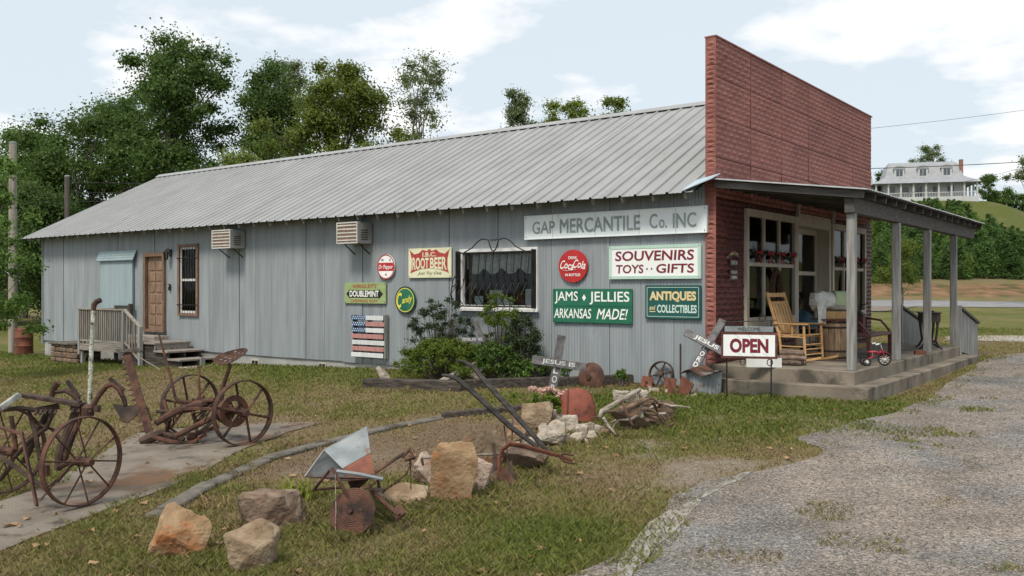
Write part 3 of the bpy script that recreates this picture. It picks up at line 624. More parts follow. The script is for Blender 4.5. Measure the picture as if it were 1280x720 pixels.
# ------------------------------------------------------------------ the store
X0 = -29.6; XE = -6.47; YB = 23.05; SB = 0.33; EY = 13.60; EZ = 3.57; RY = 18.5; RZ = 6.05; PT = 6.2
st = thing('store_building', (XF, YW, 0.3), 'long grey corrugated metal store with red false front and covered porch', 'building')
def wr(px0, px1, py0, py1, off=0.0):
    """rectangle on the long wall from pixels: left px, right px, top and bottom py measured at the left edge"""
    a = W(px0, py0, off); b = W(px0, py1, off); c = W(px1, py0, off); return a.x, c.x, b.z, a.z
door_r = wr(184, 205, 321, 411); win_r = wr(226, 247, 309, 391); bwin_r = wr(580, 669, 317, 381)
OPEN_W = [door_r, win_r, bwin_r]
def siding(x0, x1, z0, z1, y, seed):
    k = MB(); k.hi = MB(); full = False; n = 40; w = x1-x0; nn = max(4, int(round(n*w/.64)))
    for i in range(nn):
        a = x0+w*i/nn; b = x0+w*(i+1)/nn; ya = y+.006*math.cos(2*math.pi*i/4); yb = y+.006*math.cos(2*math.pi*(i+1)/4); c = (a+b)/2
        zs = [(z0, z1)]
        for (ox0, ox1, oz0, oz1) in OPEN_W:
            if ox0 < c < ox1:
                nz = []
                for (q0, q1) in zs:
                    if oz1 <= q0 or oz0 >= q1: nz.append((q0, q1)); continue
                    if oz0 > q0: nz.append((q0, oz0))
                    if oz1 < q1: nz.append((oz1, q1))
                zs = nz
        if len(zs) == 1 and zs[0][1]-zs[0][0] > z1-z0-.01: full = True
        for q0, q1 in zs: (k.hi if q0 > 1.2 else k).quad((a, ya, q0), (b, yb, q0), (b, yb, q1), (a, ya, q1))
    if full: k.add(k.hi.v, k.hi.f); k.hi = MB()
    return k
rn = random.Random(7)
zj = 2.02
x = X0
while x < XE-.01:
    x1 = min(x+.64, XE); sp_ = siding(x, x1-.005, SB+rn.uniform(-.012, .012), 3.775, YW+.008+rn.choice((-.006, 0, .005)), 0); x = x1
    for q_ in (sp_, sp_.hi):
        if q_.v: q_.build('siding_panel', M['siding'], st)
# thin dark joints between sheets are left as real laps; corner trim at the far end
MB().box(X0-.05, X0, YW-.03, YW+.08, .2, 3.8).build('corner_trim', M['siding'], st)
MB().box(X0, XE-.2, YW+.05, YW+.22, -.6, SB+.03).build('foundation', M['foundation'], st)
for pa, pb, pya, pyb in [(313, 322, 449, 457), (397, 406, 453, 461)]:
    a = wr(pa, pb, pya, pyb)
    k = MB(); k.box(a[0], a[1], YW+.03, YW+.055, a[2], a[3]); v = k.build('foundation_vent', M['cream'], st)
    MB().box(a[0]+.03, (a[0]+a[1])/2-.015, YW+.02, YW+.032, a[2]+.03, a[3]-.03).build('vent_hole', M['black'], v)
    MB().box((a[0]+a[1])/2+.015, a[1]-.03, YW+.02, YW+.032, a[2]+.03, a[3]-.03).build('vent_hole', M['black'], v)
# other walls, inner lining, floor, ceiling
MB().box(X0-.02, X0+.1, YW+.09, YB, -.5, 3.8).build('end_wall', M['siding'], st)
k = MB(); k.prism([(YW, 3.6), (YB, 3.6), (RY, RZ-.1)], Matrix(((0, 0, 1, X0-.02), (1, 0, 0, 0), (0, 1, 0, 0), (0, 0, 0, 1))), .1); k.build('gable_wall', M['siding'], st)
MB().box(X0, XF-.3, YB-.1, YB, -.5, 3.8).build('back_wall', M['siding'], st)
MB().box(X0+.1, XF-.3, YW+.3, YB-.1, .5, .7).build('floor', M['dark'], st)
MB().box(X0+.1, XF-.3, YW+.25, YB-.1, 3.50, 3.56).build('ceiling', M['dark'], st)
k = MB()
for (a, b) in ((X0+.1, -13.4), (-11.0, XF-.3)): pass
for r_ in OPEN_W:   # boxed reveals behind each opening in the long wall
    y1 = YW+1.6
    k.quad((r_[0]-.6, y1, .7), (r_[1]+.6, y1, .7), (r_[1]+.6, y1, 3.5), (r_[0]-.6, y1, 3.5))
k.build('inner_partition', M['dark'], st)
# roof
rn = random.Random(3)
LXR = 30.15-6.63; NP = 26; PW = LXR/NP
def roofsheet(y0, z0, y1, z1):
    k = MB(); dy, dz = y1-y0, z1-z0; L = math.hypot(dy, dz); ny, nz = -dz/L, dy/L
    if nz < 0: ny, nz = -ny, -nz
    prof = []
    for i in range(3):
        c = (i+.5)*PW/3; prof += [(c-.032, 0), (c-.016, .032), (c+.016, .032), (c+.032, 0), ]
        if i < 2: prof += [(c+PW/9, 0), (c+PW/9+.012, .006), (c+PW/9+.03, 0), (c+2*PW/9-.03, 0), (c+2*PW/9-.012, .006), (c+2*PW/9, 0)]
    prof = [(0, 0)]+prof+[(PW+.008, .001)]
    for (ua, ha), (ub, hb) in zip(prof[:-1], prof[1:]):
        k.quad((ua, y0+ny*ha, z0+nz*ha), (ub, y0+ny*hb, z0+nz*hb), (ub, y1+ny*hb, z1+nz*hb), (ua, y1+ny*ha, z1+nz*ha))
    return k
sh = roofsheet(EY, EZ, RY-.06, RZ-.03); sh2 = roofsheet(2*RY-EY, EZ, RY+.06, RZ-.03)
for S_ in (sh, sh2):
    base = S_.build('roof_panel', M['roof'], st, world=False); base.location = (-30.15-XF, -YW, -.3)
    for i in range(1, NP):
        c = base.copy(); COL.objects.link(c); c.location = (-30.15+i*PW-XF, -YW, -.3+(.0025 if i % 2 else 0)+rn.uniform(0, .004))
k = MB(); k.prism([(-.16, -.085), (0, -.005), (.16, -.085), (.16, -.075), (0, .03), (-.16, -.075)], Matrix(((0, 0, 1, -30.2), (1, 0, 0, RY), (0, 1, 0, RZ+.05), (0, 0, 0, 1))), 23.58); k.build('ridge_cap', M['roof'], st)
sl_ = (RZ-EZ)/(RY-EY)
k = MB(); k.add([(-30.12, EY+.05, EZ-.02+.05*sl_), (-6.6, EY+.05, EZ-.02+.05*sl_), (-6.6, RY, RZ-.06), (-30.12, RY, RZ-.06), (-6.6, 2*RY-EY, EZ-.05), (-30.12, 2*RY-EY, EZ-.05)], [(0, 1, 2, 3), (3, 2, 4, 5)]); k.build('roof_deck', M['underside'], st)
for i in range(39):
    xr = -29.75+i*.604
    if xr > -6.75: break
    MB().bar((xr, EY+.1, EZ-.085+.1*sl_), (xr, YW+.35, EZ-.085+(YW+.35-EY)*sl_), .12, .045, (1, 0, 0)).build('rafter_tail', M['greywood'], st)
# ---- false front and facade
TX = .18
fw = [  # openings in the facade (y0,y1,z0,z1)
    (onX(930, 260, XF).y, onX(993, 271, XF).y, 1.31, 3.41), (onX(993, 271, XF).y+.02, onX(1038, 284, XF).y-.02, .70, 3.5), (onX(1038, 284, XF).y, onX(1080, 292, XF).y, 1.31, 3.41)]
SW = (YB-YW)/6.0; SHH = .67
def wallpieces(k, x0, x1, y0, y1, z0, z1):
    ys = sorted({y0, y1}|{q for f in fw for q in f[:2] if y0 < q < y1}); 
    for a, b in zip(ys[:-1], ys[1:]):
        c = (a+b)/2; zz = [(z0, z1)]
        for f in fw:
            if f[0] < c < f[1]:
                zz = [q for p0, p1 in zz for q in ((p0, min(p1, f[2])), (max(p0, f[3]), p1)) if q[1]-q[0] > .01]
        for p0, p1 in zz: k.box(x0, x1, a, b, p0, p1)
k = MB(); wallpieces(k, XF-TX, XF-.012, YW-.02, YB-.001, .2, PT-.015); k.build('front_wall', M['darkiron'], st)
def tinsheet(y0, y1, z0, z1, seed):
    """one pressed sheet: courses of rock faced bricks standing proud of the sheet"""
    k = MB(); q = random.Random(seed); nc = 7; nb = 6; ch = SHH/nc; bw = (y1-y0)/nb; x0 = XF-.010
    ys = y0; n = 0
    zc = z1
    while zc-ch > z0-.01:
        odd = n % 2
        for j in range(-odd, nb):
            a = y0+(j+.5*odd)*bw; b = a+bw; a = max(a, y0); b = min(b, y1)
            if b-a < .03: continue
            zlo = zc-ch; g = .006
            segs = [(max(a+g, y0+.016), min(b-g, y1-.016))]
            for f in fw:
                if f[2] < zc-.01 and f[3] > zlo+.01: segs = [s for p0, p1 in segs for s in ((p0, min(p1, f[0])), (max(p0, f[1]), p1)) if s[1]-s[0] > .02]
            for p0, p1 in segs:
                h = .012+.008*q.random(); m_ = .022; ym = p0+(p1-p0)*q.uniform(.35, .65); zm = (zc+zlo)/2+q.uniform(-.012, .012)
                k.add([(x0, p0, zlo+g), (x0, p1, zlo+g), (x0, p1, zc-g), (x0, p0, zc-g), (x0+h*.8, p0+m_, zlo+g+m_), (x0+h*.7, p1-m_, zlo+g+m_), (x0+h*.8, p1-m_, zc-g-m_), (x0+h*.7, p0+m_, zc-g-m_), (x0+h*1.5, ym, zm)],
                      [(0, 1, 5, 4), (1, 2, 6, 5), (2, 3, 7, 6), (3, 0, 4, 7), (4, 5, 8), (5, 6, 8), (6, 7, 8), (7, 4, 8)])
        zc -= ch; n += 1
    # sheet backing with its own edge
    ys_ = sorted({y0+.013, y1-.013}|{v for f in fw for v in f[:2] if y0 < v < y1})
    for a, b in zip(ys_[:-1], ys_[1:]):
        c = (a+b)/2; zz = [(z0+.009, z1-.009)]
        for f in fw:
            if f[0] < c < f[1]: zz = [s for p0, p1 in zz for s in ((p0, min(p1, f[2])), (max(p0, f[3]), p1)) if s[1]-s[0] > .01]
        for p0, p1 in zz: k.box(XF-.016, XF-.009, a, b, p0, p1)
    return k
rn = random.Random(11); row = 0; z1 = PT
while z1 > .75:
    z0 = max(z1-SHH, .70)
    for c in range(6):
        y0 = YW-.02+c*(YB-YW+.02)/6; y1 = y0+(YB-YW+.02)/6
        kk = tinsheet(y0, y1, z0, z1, row*7+c)
        if not kk.v: continue
        lift = rn.uniform(0, .010); tilt = rn.uniform(-.006, .006); zmid = (z0+z1)/2
        kk.v = [(v[0]+lift+tilt*(v[2]-zmid)/SHH+.010*max(0, (z0+.10-v[2]))*(c < 3), v[1]+.002*(v[2]-zmid), v[2]+rn.uniform(-.001, .001)) for v in kk.v]
        kk.build('tin_panel', M['brick' if z1 > 3.6 else 'brick_shaded'], st)
    z1 -= SHH; row += 1
# rock faced edge strip on the end of the false front, seen from the yard
k = MB(); q = random.Random(5); nz = 70
for i in range(nz):
    a = .55+(PT-.55)*i/nz; b = .55+(PT-.55)*(i+1)/nz; o1 = q.uniform(.006, .03); o2 = q.uniform(.006, .03)
    xm = XF-TX+(TX+.01)*q.uniform(.3, .7)
    k.add([(XF-TX, YW-.022, a), (XF+.01, YW-.022, a), (XF+.01, YW-.022, b), (XF-TX, YW-.022, b), (xm, YW-.022-o1, (a+b)/2+q.uniform(-.02, .02))], [(0, 1, 4), (1, 2, 4), (2, 3, 4), (3, 0, 4)])
k.build('edge_strip', M['brickedge'], st)
k = MB(); k.box(XF-TX-.01, XF+.022, YW-.035, YB+.01, PT-.012, PT+.012); k.build('cap_flashing', M['brickedge'], st)
k = MB(); k.solid([(XF-.38, EY-.02, EZ+.03), (XF+.09, EY+.06, EZ+.20), (XF+.09, YW-.03, EZ+.33), (XF-.38, YW-.03, EZ+.24)], .012); k.build('corner_flashing', M['flash'], st)
# ---- display windows
def display(f):
    y0, y1, z0, z1 = f; t = .11
    w = MB(); x0, x1 = XF-.06, XF+.055
    w.box(x0, x1, y0, y0+t, z0, z1); w.box(x0, x1, y1-t, y1, z0, z1); w.box(x0, x1+.01, y0+t, y1-t, z1-.13, z1); w.box(x0, x1, y0+t, y1-t, z0, z0+.16)
    fr = w.build('display_window', M['cream'], st)
    iy0, iy1 = y0+t, y1-t; iz0, iz1 = z0+.16, z1-.13; zr = 2.43
    for i in (1, 2):
        yc = iy0+(iy1-iy0)*i/3; MB().box(XF-.03, XF+.035, yc-.035, yc+.035, iz0, iz1).build('mullion', M['cream'], fr)
    for i in range(3):
        ya = iy0+(iy1-iy0)*i/3+(.036 if i else 0); yb = iy0+(iy1-iy0)*(i+1)/3-(.036 if i < 2 else 0)
        MB().box(XF-.03, XF+.03, ya, yb, zr-.035, zr+.035).build('rail', M['cream'], fr)
        for za, zb in ((iz0, zr-.035), (zr+.035, iz1)): MB().box(XF-.008, XF-.003, ya, yb, za, zb).build('pane', M['glass'], fr)
    MB().box(XF+.02, XF+.10, y0-.06, y1+.06, z0-.05, z0).build('sill', M['cream'], fr)
display(fw[0]); display(fw[2])
# entrance set back between the windows
dy0, dy1, dz0, dz1 = fw[1]; xb = XF-.29
MB().box(xb-.05, XF+.03, dy1-.14, dy1-.02, PFZ, dz1-.25).build('door_jamb', M['cream'], st)
MB().box(xb-.05, XF+.03, dy0+.02, dy0+.14, PFZ, dz1-.25).build('door_jamb', M['cream'], st)
MB().box(xb-.05, XF+.03, dy0+.02, dy1-.02, dz1-.25, dz1).build('door_header', M['cream'], st)
d_ = MB(); ya, yb = dy0+.145, dy1-.145; za, zb = PFZ+.01, dz1-.255
d_.box(xb, xb+.05, ya, ya+.09, za, zb); d_.box(xb, xb+.05, yb-.09, yb, za, zb); d_.box(xb, xb+.05, ya+.09, yb-.09, zb-.11, zb); d_.box(xb, xb+.05, ya+.09, yb-.09, 2.27, 2.35); d_.box(xb, xb+.05, ya+.09, yb-.09, za, za+.25); 
dr = d_.build('entrance_door', M['cream'], st)
MB().box(xb+.015, xb+.02, ya+.09, yb-.09, 2.35, zb-.11).build('pane', M['glass'], dr); MB().box(xb+.015, xb+.02, ya+.09, yb-.09, za+.25, 2.27).build('pane', M['glass'], dr)
for yy in (dy0, dy1): MB().box(XF+.045, XF+.10, yy-.035, yy+.035, 3.42, 3.83).build('hanger_post', M['cream'], st)
# ---- porch
MB().box(XF-.1, -4.14, YW-.10, 21.72, -.2, PFZ, .012).build('porch_floor', M['concrete'], st)
MB().box(XF-.15, -3.86, YW-.37, 22.0, -.25, .527, .012).build('porch_step', M['concrete'], st)
prz = lambda x: 3.80-(x-XF)*.135
posty = [14.16, 16.72, 18.98, 21.35]
for yy in posty: MB().box(-4.30, -4.17, yy-.055, yy+.055, PFZ, prz(-4.2)-.36, .008).build('porch_post', M['greywood'], st)
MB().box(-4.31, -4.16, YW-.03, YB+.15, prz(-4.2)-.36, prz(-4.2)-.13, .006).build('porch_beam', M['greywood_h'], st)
i = 0; yy = YW-.10
while yy < YB+.2:
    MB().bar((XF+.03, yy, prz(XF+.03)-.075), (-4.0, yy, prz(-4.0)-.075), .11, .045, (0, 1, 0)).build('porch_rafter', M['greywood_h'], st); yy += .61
for j in range(12):
    xa = XF+.02+j*.205; xb_ = xa+.2
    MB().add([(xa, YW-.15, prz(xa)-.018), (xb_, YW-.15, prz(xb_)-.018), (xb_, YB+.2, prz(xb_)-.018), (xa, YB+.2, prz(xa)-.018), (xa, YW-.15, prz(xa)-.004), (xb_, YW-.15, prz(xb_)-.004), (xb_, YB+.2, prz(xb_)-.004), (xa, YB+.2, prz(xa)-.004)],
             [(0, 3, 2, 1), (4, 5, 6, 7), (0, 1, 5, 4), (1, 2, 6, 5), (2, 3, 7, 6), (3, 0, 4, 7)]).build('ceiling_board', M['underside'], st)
pw = .66; n_ = 15
k = MB(); seg = 32; xe = -3.93
for i in range(seg):
    a = pw*i/seg; b = pw*(i+1)/seg; ha = .010*(1+math.cos(2*math.pi*i/4)); hb = .010*(1+math.cos(2*math.pi*(i+1)/4))
    k.quad((0, a, prz(XF+.02)+ha), (0, b, prz(XF+.02)+hb), (xe-XF-.02, b, prz(xe)+hb), (xe-XF-.02, a, prz(xe)+ha))
pb = k.build('porch_roof_panel', M['tin'], st, world=False); pb.location = (.02, -.2, -.3)
for i in range(1, n_-1):
    c = pb.copy(); COL.objects.link(c); c.location = (.02, -.2+i*pw, -.3+(.003 if i % 2 else 0))
MB().bar((XF+.02, YW-.19, prz(XF+.02)+.006), (-3.93, YW-.19, prz(-3.93)+.006), .02, .035, (0, 1, 0)).build('roof_edge_trim', M['tin'], st)
# ---- ramp at the far end of the porch
k = MB(); k.add([(-5.35, 21.72, PFZ-.01), (-4.2, 21.72, PFZ-.01), (-4.2, 23.9, .44), (-5.35, 23.9, .44), (-5.35, 21.72, .2), (-4.2, 21.72, .2), (-4.2, 23.9, .2), (-5.35, 23.9, .2)], [(0, 1, 2, 3), (7, 6, 5, 4), (0, 4, 5, 1), (1, 5, 6, 2), (2, 6, 7, 3), (3, 7, 4, 0)]); k.build('ramp', M['deckwood'], st)
for xr, ln in ((-4.17, 2.0), (-5.38, 2.0)):
    zt0 = 1.56; zt1 = 1.16; zb0 = .62; zb1 = .36; nb = 14; y0r = 21.62
    rl = MB(); rl.bar((xr, y0r-.02, zt0+.02), (xr, y0r+ln+.02, zt1+.02), .05, .11, (1, 0, 0)); rob = rl.build('ramp_railing', M['greywood_h'], st)
    for i in range(nb):
        t0 = i/nb; t1 = (i+.9)/nb; f = lambda a, b, t: a+(b-a)*t
        MB().add([(xr+s_, y0r+ln*t, z) for s_ in (-.012, .012) for t, z in ((t0, f(zb0, zb1, t0)), (t1, f(zb0, zb1, t1)), (t1, f(zt0, zt1, t1)-.03), (t0, f(zt0, zt1, t0)-.03))],
                 [(0, 1, 2, 3), (7, 6, 5, 4), (0, 4, 5, 1), (1, 5, 6, 2), (2, 6, 7, 3), (3, 7, 4, 0)]).build('board', M['greywood'], rob)
    MB().box(xr-.05, xr+.05, y0r-.1, y0r-.02, .5, 1.62).build('rail_post', M['greywood'], st)
# ---- side door, wall lamp, narrow window, barred window
x0, x1, z0, z1 = door_r
c_ = MB(); c_.box(x0-.11, x0, YW-.07, YW+.02, z0, z1+.11); c_.box(x1, x1+.09, YW-.07, YW+.02, z0, z1+.11); c_.box(x0, x1, YW-.07, YW+.02, z1, z1+.11); c_.box(x0-.14, x1+.12, YW-.10, YW+.05, z0-.07, z0)
sd = c_.build('side_door', M['trimwood'], st)
MB().box(x0, x1, YW+.03, YW+.07, z0, z1).build('leaf', M['doorwood'], sd)
for i in range(6):
    for j in range(2):
        pa = x0+.10+j*(x1-x0-.16)/2; pb_ = pa+(x1-x0-.26)/2; qa = z0+.12+i*(z1-z0-.2)/6; qb = qa+(z1-z0-.2)/6-.06
        MB().box(pa, pb_, YW+.012, YW+.031, qa, qb, .012).build('door_panel', M['doorwood'], sd)
x0, x1, z0, z1 = win_r; t = .075
c_ = MB(); c_.box(x0-t, x0, YW-.06, YW+.03, z0-t, z1+t); c_.box(x1, x1+t, YW-.06, YW+.03, z0-t, z1+t); c_.box(x0, x1, YW-.06, YW+.03, z1, z1+t); c_.box(x0, x1, YW-.06, YW+.03, z0-t, z0)
nw = c_.build('narrow_window', M['trimwood'], st)
k = MB(); k.box(x0, x0+.05, YW-.01, YW+.04, z0, z1); k.box(x1-.05, x1, YW-.01, YW+.04, z0, z1); k.box(x0+.05, x1-.05, YW-.01, YW+.04, z1-.06, z1); k.box(x0+.05, x1-.05, YW-.01, YW+.04, z0, z0+.06); zm = z0+(z1-z0)*.5; k.box(x0+.05, x1-.05, YW-.01, YW+.04, zm-.03, zm+.03); k.build('sash', M['white'], nw)
MB().box(x0+.05, x1-.05, YW+.015, YW+.02, z0+.06, zm-.03).build('pane', M['glass'], nw); MB().box(x0+.05, x1-.05, YW+.015, YW+.02, zm+.03, z1-.06).build('pane', M['glass'], nw)
MB().box(x1-.17, x1-.06, YW+.06, YW+.07, z0+.1, z1-.1).build('curtain', M['lace'], nw)
for i in range(7): MB().tube([(x0+.03+(x1-x0-.06)*i/6, YW-.055, z0-.03), (x0+.03+(x1-x0-.06)*i/6, YW-.055, z1+.03)], .008, 6).build('window_bar', M['iron'], nw)
for zz in (z0+.22, z1-.30): MB().box(x0-.09, x1+.09, YW-.075, YW-.062, zz-.012, zz+.012).build('bar_strap', M['iron'], nw)
# barred display window on the long wall
x0, x1, z0, z1 = bwin_r; t = .085
c_ = MB(); c_.box(x0-t, x0, YW-.05, YW+.05, z0-t, z1+t); c_.box(x1, x1+t, YW-.05, YW+.05, z0-t, z1+t); c_.box(x0, x1, YW-.05, YW+.05, z1, z1+t); c_.box(x0, x1, YW-.05, YW+.05, z0-t, z0); c_.box(x0-t-.03, x1+t+.03, YW-.09, YW-.05, z0-t-.03, z0-t+.02)
bw_ = c_.build('barred_window', M['white'], st)
MB().box(x0, x1, YW+.03, YW+.035, z0, z1).build('pane', M['glass'], bw_)
k = MB(); n = 42
for i in range(n):
    a = x0+(x1-x0)*i/n; b = x0+(x1-x0)*(i+1)/n; f = lambda q: z1-.30-.12*abs(math.sin((q-x0)/(x1-x0)*math.pi*4.0)); g_ = lambda q: YW+.10+.02*math.sin(q*28)
    k.quad((a, g_(a), f(a)), (b, g_(b), f(b)), (b, g_(b), z1), (a, g_(a), z1))
k.build('lace_valance', M['lace'], bw_)
MB().box(x0+.05, x0+.13, YW+.09, YW+.17, z0, z1-.02).build('inner_post', M['doorwood'], bw_)
for (fa, fb, h_, mm) in ((.10, .22, .18, 'paper'), (.32, .50, .30, 'paper'), (.52, .64, .16, 'white'), (.70, .80, .24, 'rust_red'), (.82, .97, .32, 'paper')):
    MB().box(x0+(x1-x0)*fa, x0+(x1-x0)*fb, YW+.12, YW+.16, z0+.005, z0+h_).build('window_ware', M[mm], bw_)
yb_ = YW-.16
gr = MB(); gr.bar((x0-.05, yb_, z1+.0), (x1+.05, yb_, z1+.0), .02, .03); gr.bar((x0-.05, yb_-.06, z0-.02), (x1+.05, yb_-.06, z0-.02), .02, .03); gr.box(x0-.07, x0-.045, YW-.19, YW-.05, z0-.05, z1+.04); gr.box(x1+.04, x1+.06, YW-.19, YW-.05, z0-.05, z1+.04); grille = gr.build('window_grille', M['iron'], bw_)
for i in range(11):
    xx = x0+.02+(x1-x0-.04)*i/10; h = z1-z0; pts = []
    for j in range(15):
        u = j/14; zz = z1-u*(h+.01); bell = .20*math.exp(-((u-.80)/.16)**2); pts.append((xx+.05*math.sin(u*2.2)*(-1 if i < 5 else -1), yb_-bell-.06*u*.0, zz))
    pts.append((xx-.02, yb_-.06, z0-.02)); MB().tube(pts, .009, 6).build('grille_bar', M['iron'], grille)
    MB().lathe([(.0, -.03), (.018, -.012), (.018, .012), (0, .03)], 6, Matrix.Translation((xx-.045, yb_-.03, z0+h*.48))).build('knuckle', M['iron'], grille)
def scroll(pts): MB().tube(pts, .012, 6).build('scroll', M['iron'], grille)
xc = (x0+x1)/2
for s_ in (-1, 1):
    scroll([(xc+s_*u*.78, yb_, z1+v) for u, v in ((1.0, .0), (.85, .05), (.70, .10), (.55, .20), (.42, .255), (.30, .27), (.16, .24), (.12, .14), (.06, .05), (0, .02))])
scroll([(xc-.09, yb_, z1+.26), (xc-.05, yb_, z1+.235), (xc, yb_, z1+.25), (xc+.05, yb_, z1+.235), (xc+.09, yb_, z1+.26)])
scroll([(x0-.06, yb_, z0+.62), (x0-.16, yb_, z0+.50), (x0-.19, yb_, z0+.34), (x0-.22, yb_, z0+.20), (x0-.19, yb_, z0+.08), (x0-.08, yb_, z0+.02)])
scroll([(x0+.02, yb_, z0+.52), (x0-.08, yb_, z0+.42), (x0-.16, yb_, z0+.36)])
# boarded opening with a little tin hood
a = wr(128, 168, 325, 387)
bp_ = MB().box(a[0], a[1], YW-.07, YW-.02, a[2], a[3], .004).build('boarded_panel', M['blue_board'], st)
k = MB(); xa, xb2 = a[0]-.12, a[1]+.14; zt = a[3]
k.add([(xa, YW-.13, zt-.02), (xb2, YW-.13, zt-.02), (xb2, YW-.02, zt+.25), (xa, YW-.02, zt+.25), (xa, YW-.13, zt-.05), (xb2, YW-.13, zt-.05), (xb2, YW-.02, zt+.22), (xa, YW-.02, zt+.22)], [(0, 1, 2, 3), (7, 6, 5, 4), (0, 4, 5, 1), (1, 5, 6, 2), (3, 2, 6, 7), (0, 3, 7, 4)]); hd = k.build('panel_hood', M['blue_board'], st)
for j in range(4): MB().box(xa, xb2, YW-.145+j*.028, YW-.14+j*.028+.012, zt-.035+j*.068, zt-.015+j*.068+.012).build('lap_edge', M['blue_board'], hd)
# pipe conduit under the GAP sign, near the corner
MB().tube([(W(851, 440).x, YW-.02, .45), (W(851, 440).x, YW-.02, 1.05)], .012, 6).build('conduit', M['darkiron'], st)
# ------------------------------------------------------------------ things on and against the long wall
EXW = (1, 0, 0); EZW = (0, 0, 1)
def wsign(name, px0, px1, py0, py1, mat, label, thick=.03, off=.045, frame_=None, cat='sign'):
    a = wr(px0, px1, py0, py1, off); t = thing(name, ((a[0]+a[1])/2, YW-off, a[2]), label, cat)
    MB().box(a[0], a[1], YW-off, YW-off+thick, a[2], a[3], .003).build('board', M[mat], t)
    for sx in (a[0]+.03, a[1]-.03):
        for sz in (a[2]+.03, a[3]-.03): MB().lathe([(.009, 0), (.009, .003), (.004, .005)], 8, Matrix.Translation((sx, YW-off-.008, sz))@Matrix.Rotation(math.pi/2, 4, 'X')).build('screw', M['darkiron'], t)
    return t, a, YW-off-.003
t, a, y = wsign('wall_sign', 656.5, 883, 271, 299, 's_pale', 'long pale blue sign board with faded grey letters under the eave', .06, .075)
w_ = a[1]-a[0]; h_ = a[3]-a[2]
fu = lambda u: a[0]+w_*u; fz = lambda v: a[2]+h_*v
for txt, u0, u1, v0, v1 in (('GAP', .045, .185, .20, .76), ('MERCANTILE', .215, .665, .20, .80), ('C', .715, .757, .22, .82), ('o.', .765, .805, .22, .58), ('INC', .835, .952, .20, .80)):
    letter(txt, (fu(u0), y, fz(v0)), EXW, EZW, w_*(u1-u0), h_*(v1-v0), M['s_greyletter'], t, .035 if 'M' in txt else .016)
k = MB(); k.box(a[0]-.012, a[0], YW-.09, YW-.01, a[2]-.012, a[3]+.012); k.box(a[1], a[1]+.012, YW-.09, YW-.01, a[2]-.012, a[3]+.012); k.box(a[0], a[1], YW-.09, YW-.01, a[3], a[3]+.012); k.box(a[0], a[1], YW-.09, YW-.01, a[2]-.012, a[2]); k.build('frame', M['s_pale'], t)
for u in (.17, .42, .66, .85): MB().box(fu(u)-.003, fu(u)+.003, YW-.0785, YW-.0755, a[2], a[3]).build('sheet_joint', M['s_greyletter'], t)
t, a, y = wsign('wall_sign', 761.5, 876, 308, 349, 's_white', 'white sign with mint border and maroon letters reading SOUVENIRS TOYS GIFTS')
w_ = a[1]-a[0]; h_ = a[3]-a[2]; b = .055
k = MB(); k.box(a[0], a[1], YW-.052, YW-.0455, a[3]-b, a[3]); k.box(a[0], a[1], YW-.052, YW-.0455, a[2], a[2]+b); k.box(a[0], a[0]+b, YW-.052, YW-.0455, a[2]+b, a[3]-b); k.box(a[1]-b, a[1], YW-.052, YW-.0455, a[2]+b, a[3]-b); k.build('border', M['s_mint'], t)
for txt, u0, u1, v0, v1 in (('SOUVENIRS', .07, .93, .54, .84), ('TOYS', .08, .39, .17, .43), ('GIFTS', .53, .93, .17, .44)):
    letter(txt, (fu(u0), y, fz(v0)), EXW, EZW, w_*(u1-u0), h_*(v1-v0), M['s_maroon'], t, .022, .06)
for u in (.43, .48): MB().lathe([(.016, 0), (.016, .002)], 10, Matrix.Translation((fu(u), y, fz(.30)))@Matrix.Rotation(math.pi/2, 4, 'X')).build('dot', M['s_maroon'], t)
# round red drink sign
def disc_sign(name, cx, cy, rx, ry, mat, label, rim=None, off=.05):
    c = W(cx, cy, off); e = W(cx+rx, cy, off).x-c.x; h = ry/FPX*dep(c)
    t = thing(name, (c.x, YW-off, c.z-h), label, 'sign')
    poly = [(e*math.cos(2*math.pi*i/40), h*math.sin(2*math.pi*i/40)) for i in range(40)]
    m = Matrix(((1, 0, 0, c.x), (0, 0, 1, YW-off), (0, 1, 0, c.z), (0, 0, 0, 1)))
    MB().prism(poly, m, .025).build('board', M[mat], t)
    if rim:
        k = MB(); s1, s2 = rim[1], 1.0
        for i in range(40):
            a0, a1 = 2*math.pi*i/40, 2*math.pi*(i+1)/40; yy = YW-off-.002
            k.quad((c.x+e*s1*math.cos(a0), yy, c.z+h*s1*math.sin(a0)), (c.x+e*s1*math.cos(a1), yy, c.z+h*s1*math.sin(a1)), (c.x+e*s2*math.cos(a1), yy, c.z+h*s2*math.sin(a1)), (c.x+e*s2*math.cos(a0), yy, c.z+h*s2*math.sin(a0)))
        k.build('rim', M[rim[0]], t)
    return t, c, e, h, YW-off-.004
t, c, e, h, y = disc_sign('round_sign', 716, 332.5, 18.2, 20.5, 's_red', 'round red drink sign with white script lettering on the long wall')
letter('DRINK', (c.x-.30*e, y, c.z+.42*h), EXW, EZW, .6*e, .17*h, M['s_letter'], t, .02)
letter('IN BOTTLES', (c.x-.52*e, y, c.z-.62*h), EXW, EZW, 1.04*e, .16*h, M['s_letter'], t, .02)
wv = lambda u, q: (u, q+.10*math.sin(u*5))
letter('Coca', (c.x-.88*e, y, c.z-.20*h), EXW, EZW, .92*e, .50*h, M['s_letter'], t, .012, .45, wv); letter('Cola', (c.x+.02*e, y, c.z-.16*h), EXW, EZW, .86*e, .50*h, M['s_letter'], t, .012, .45, wv)
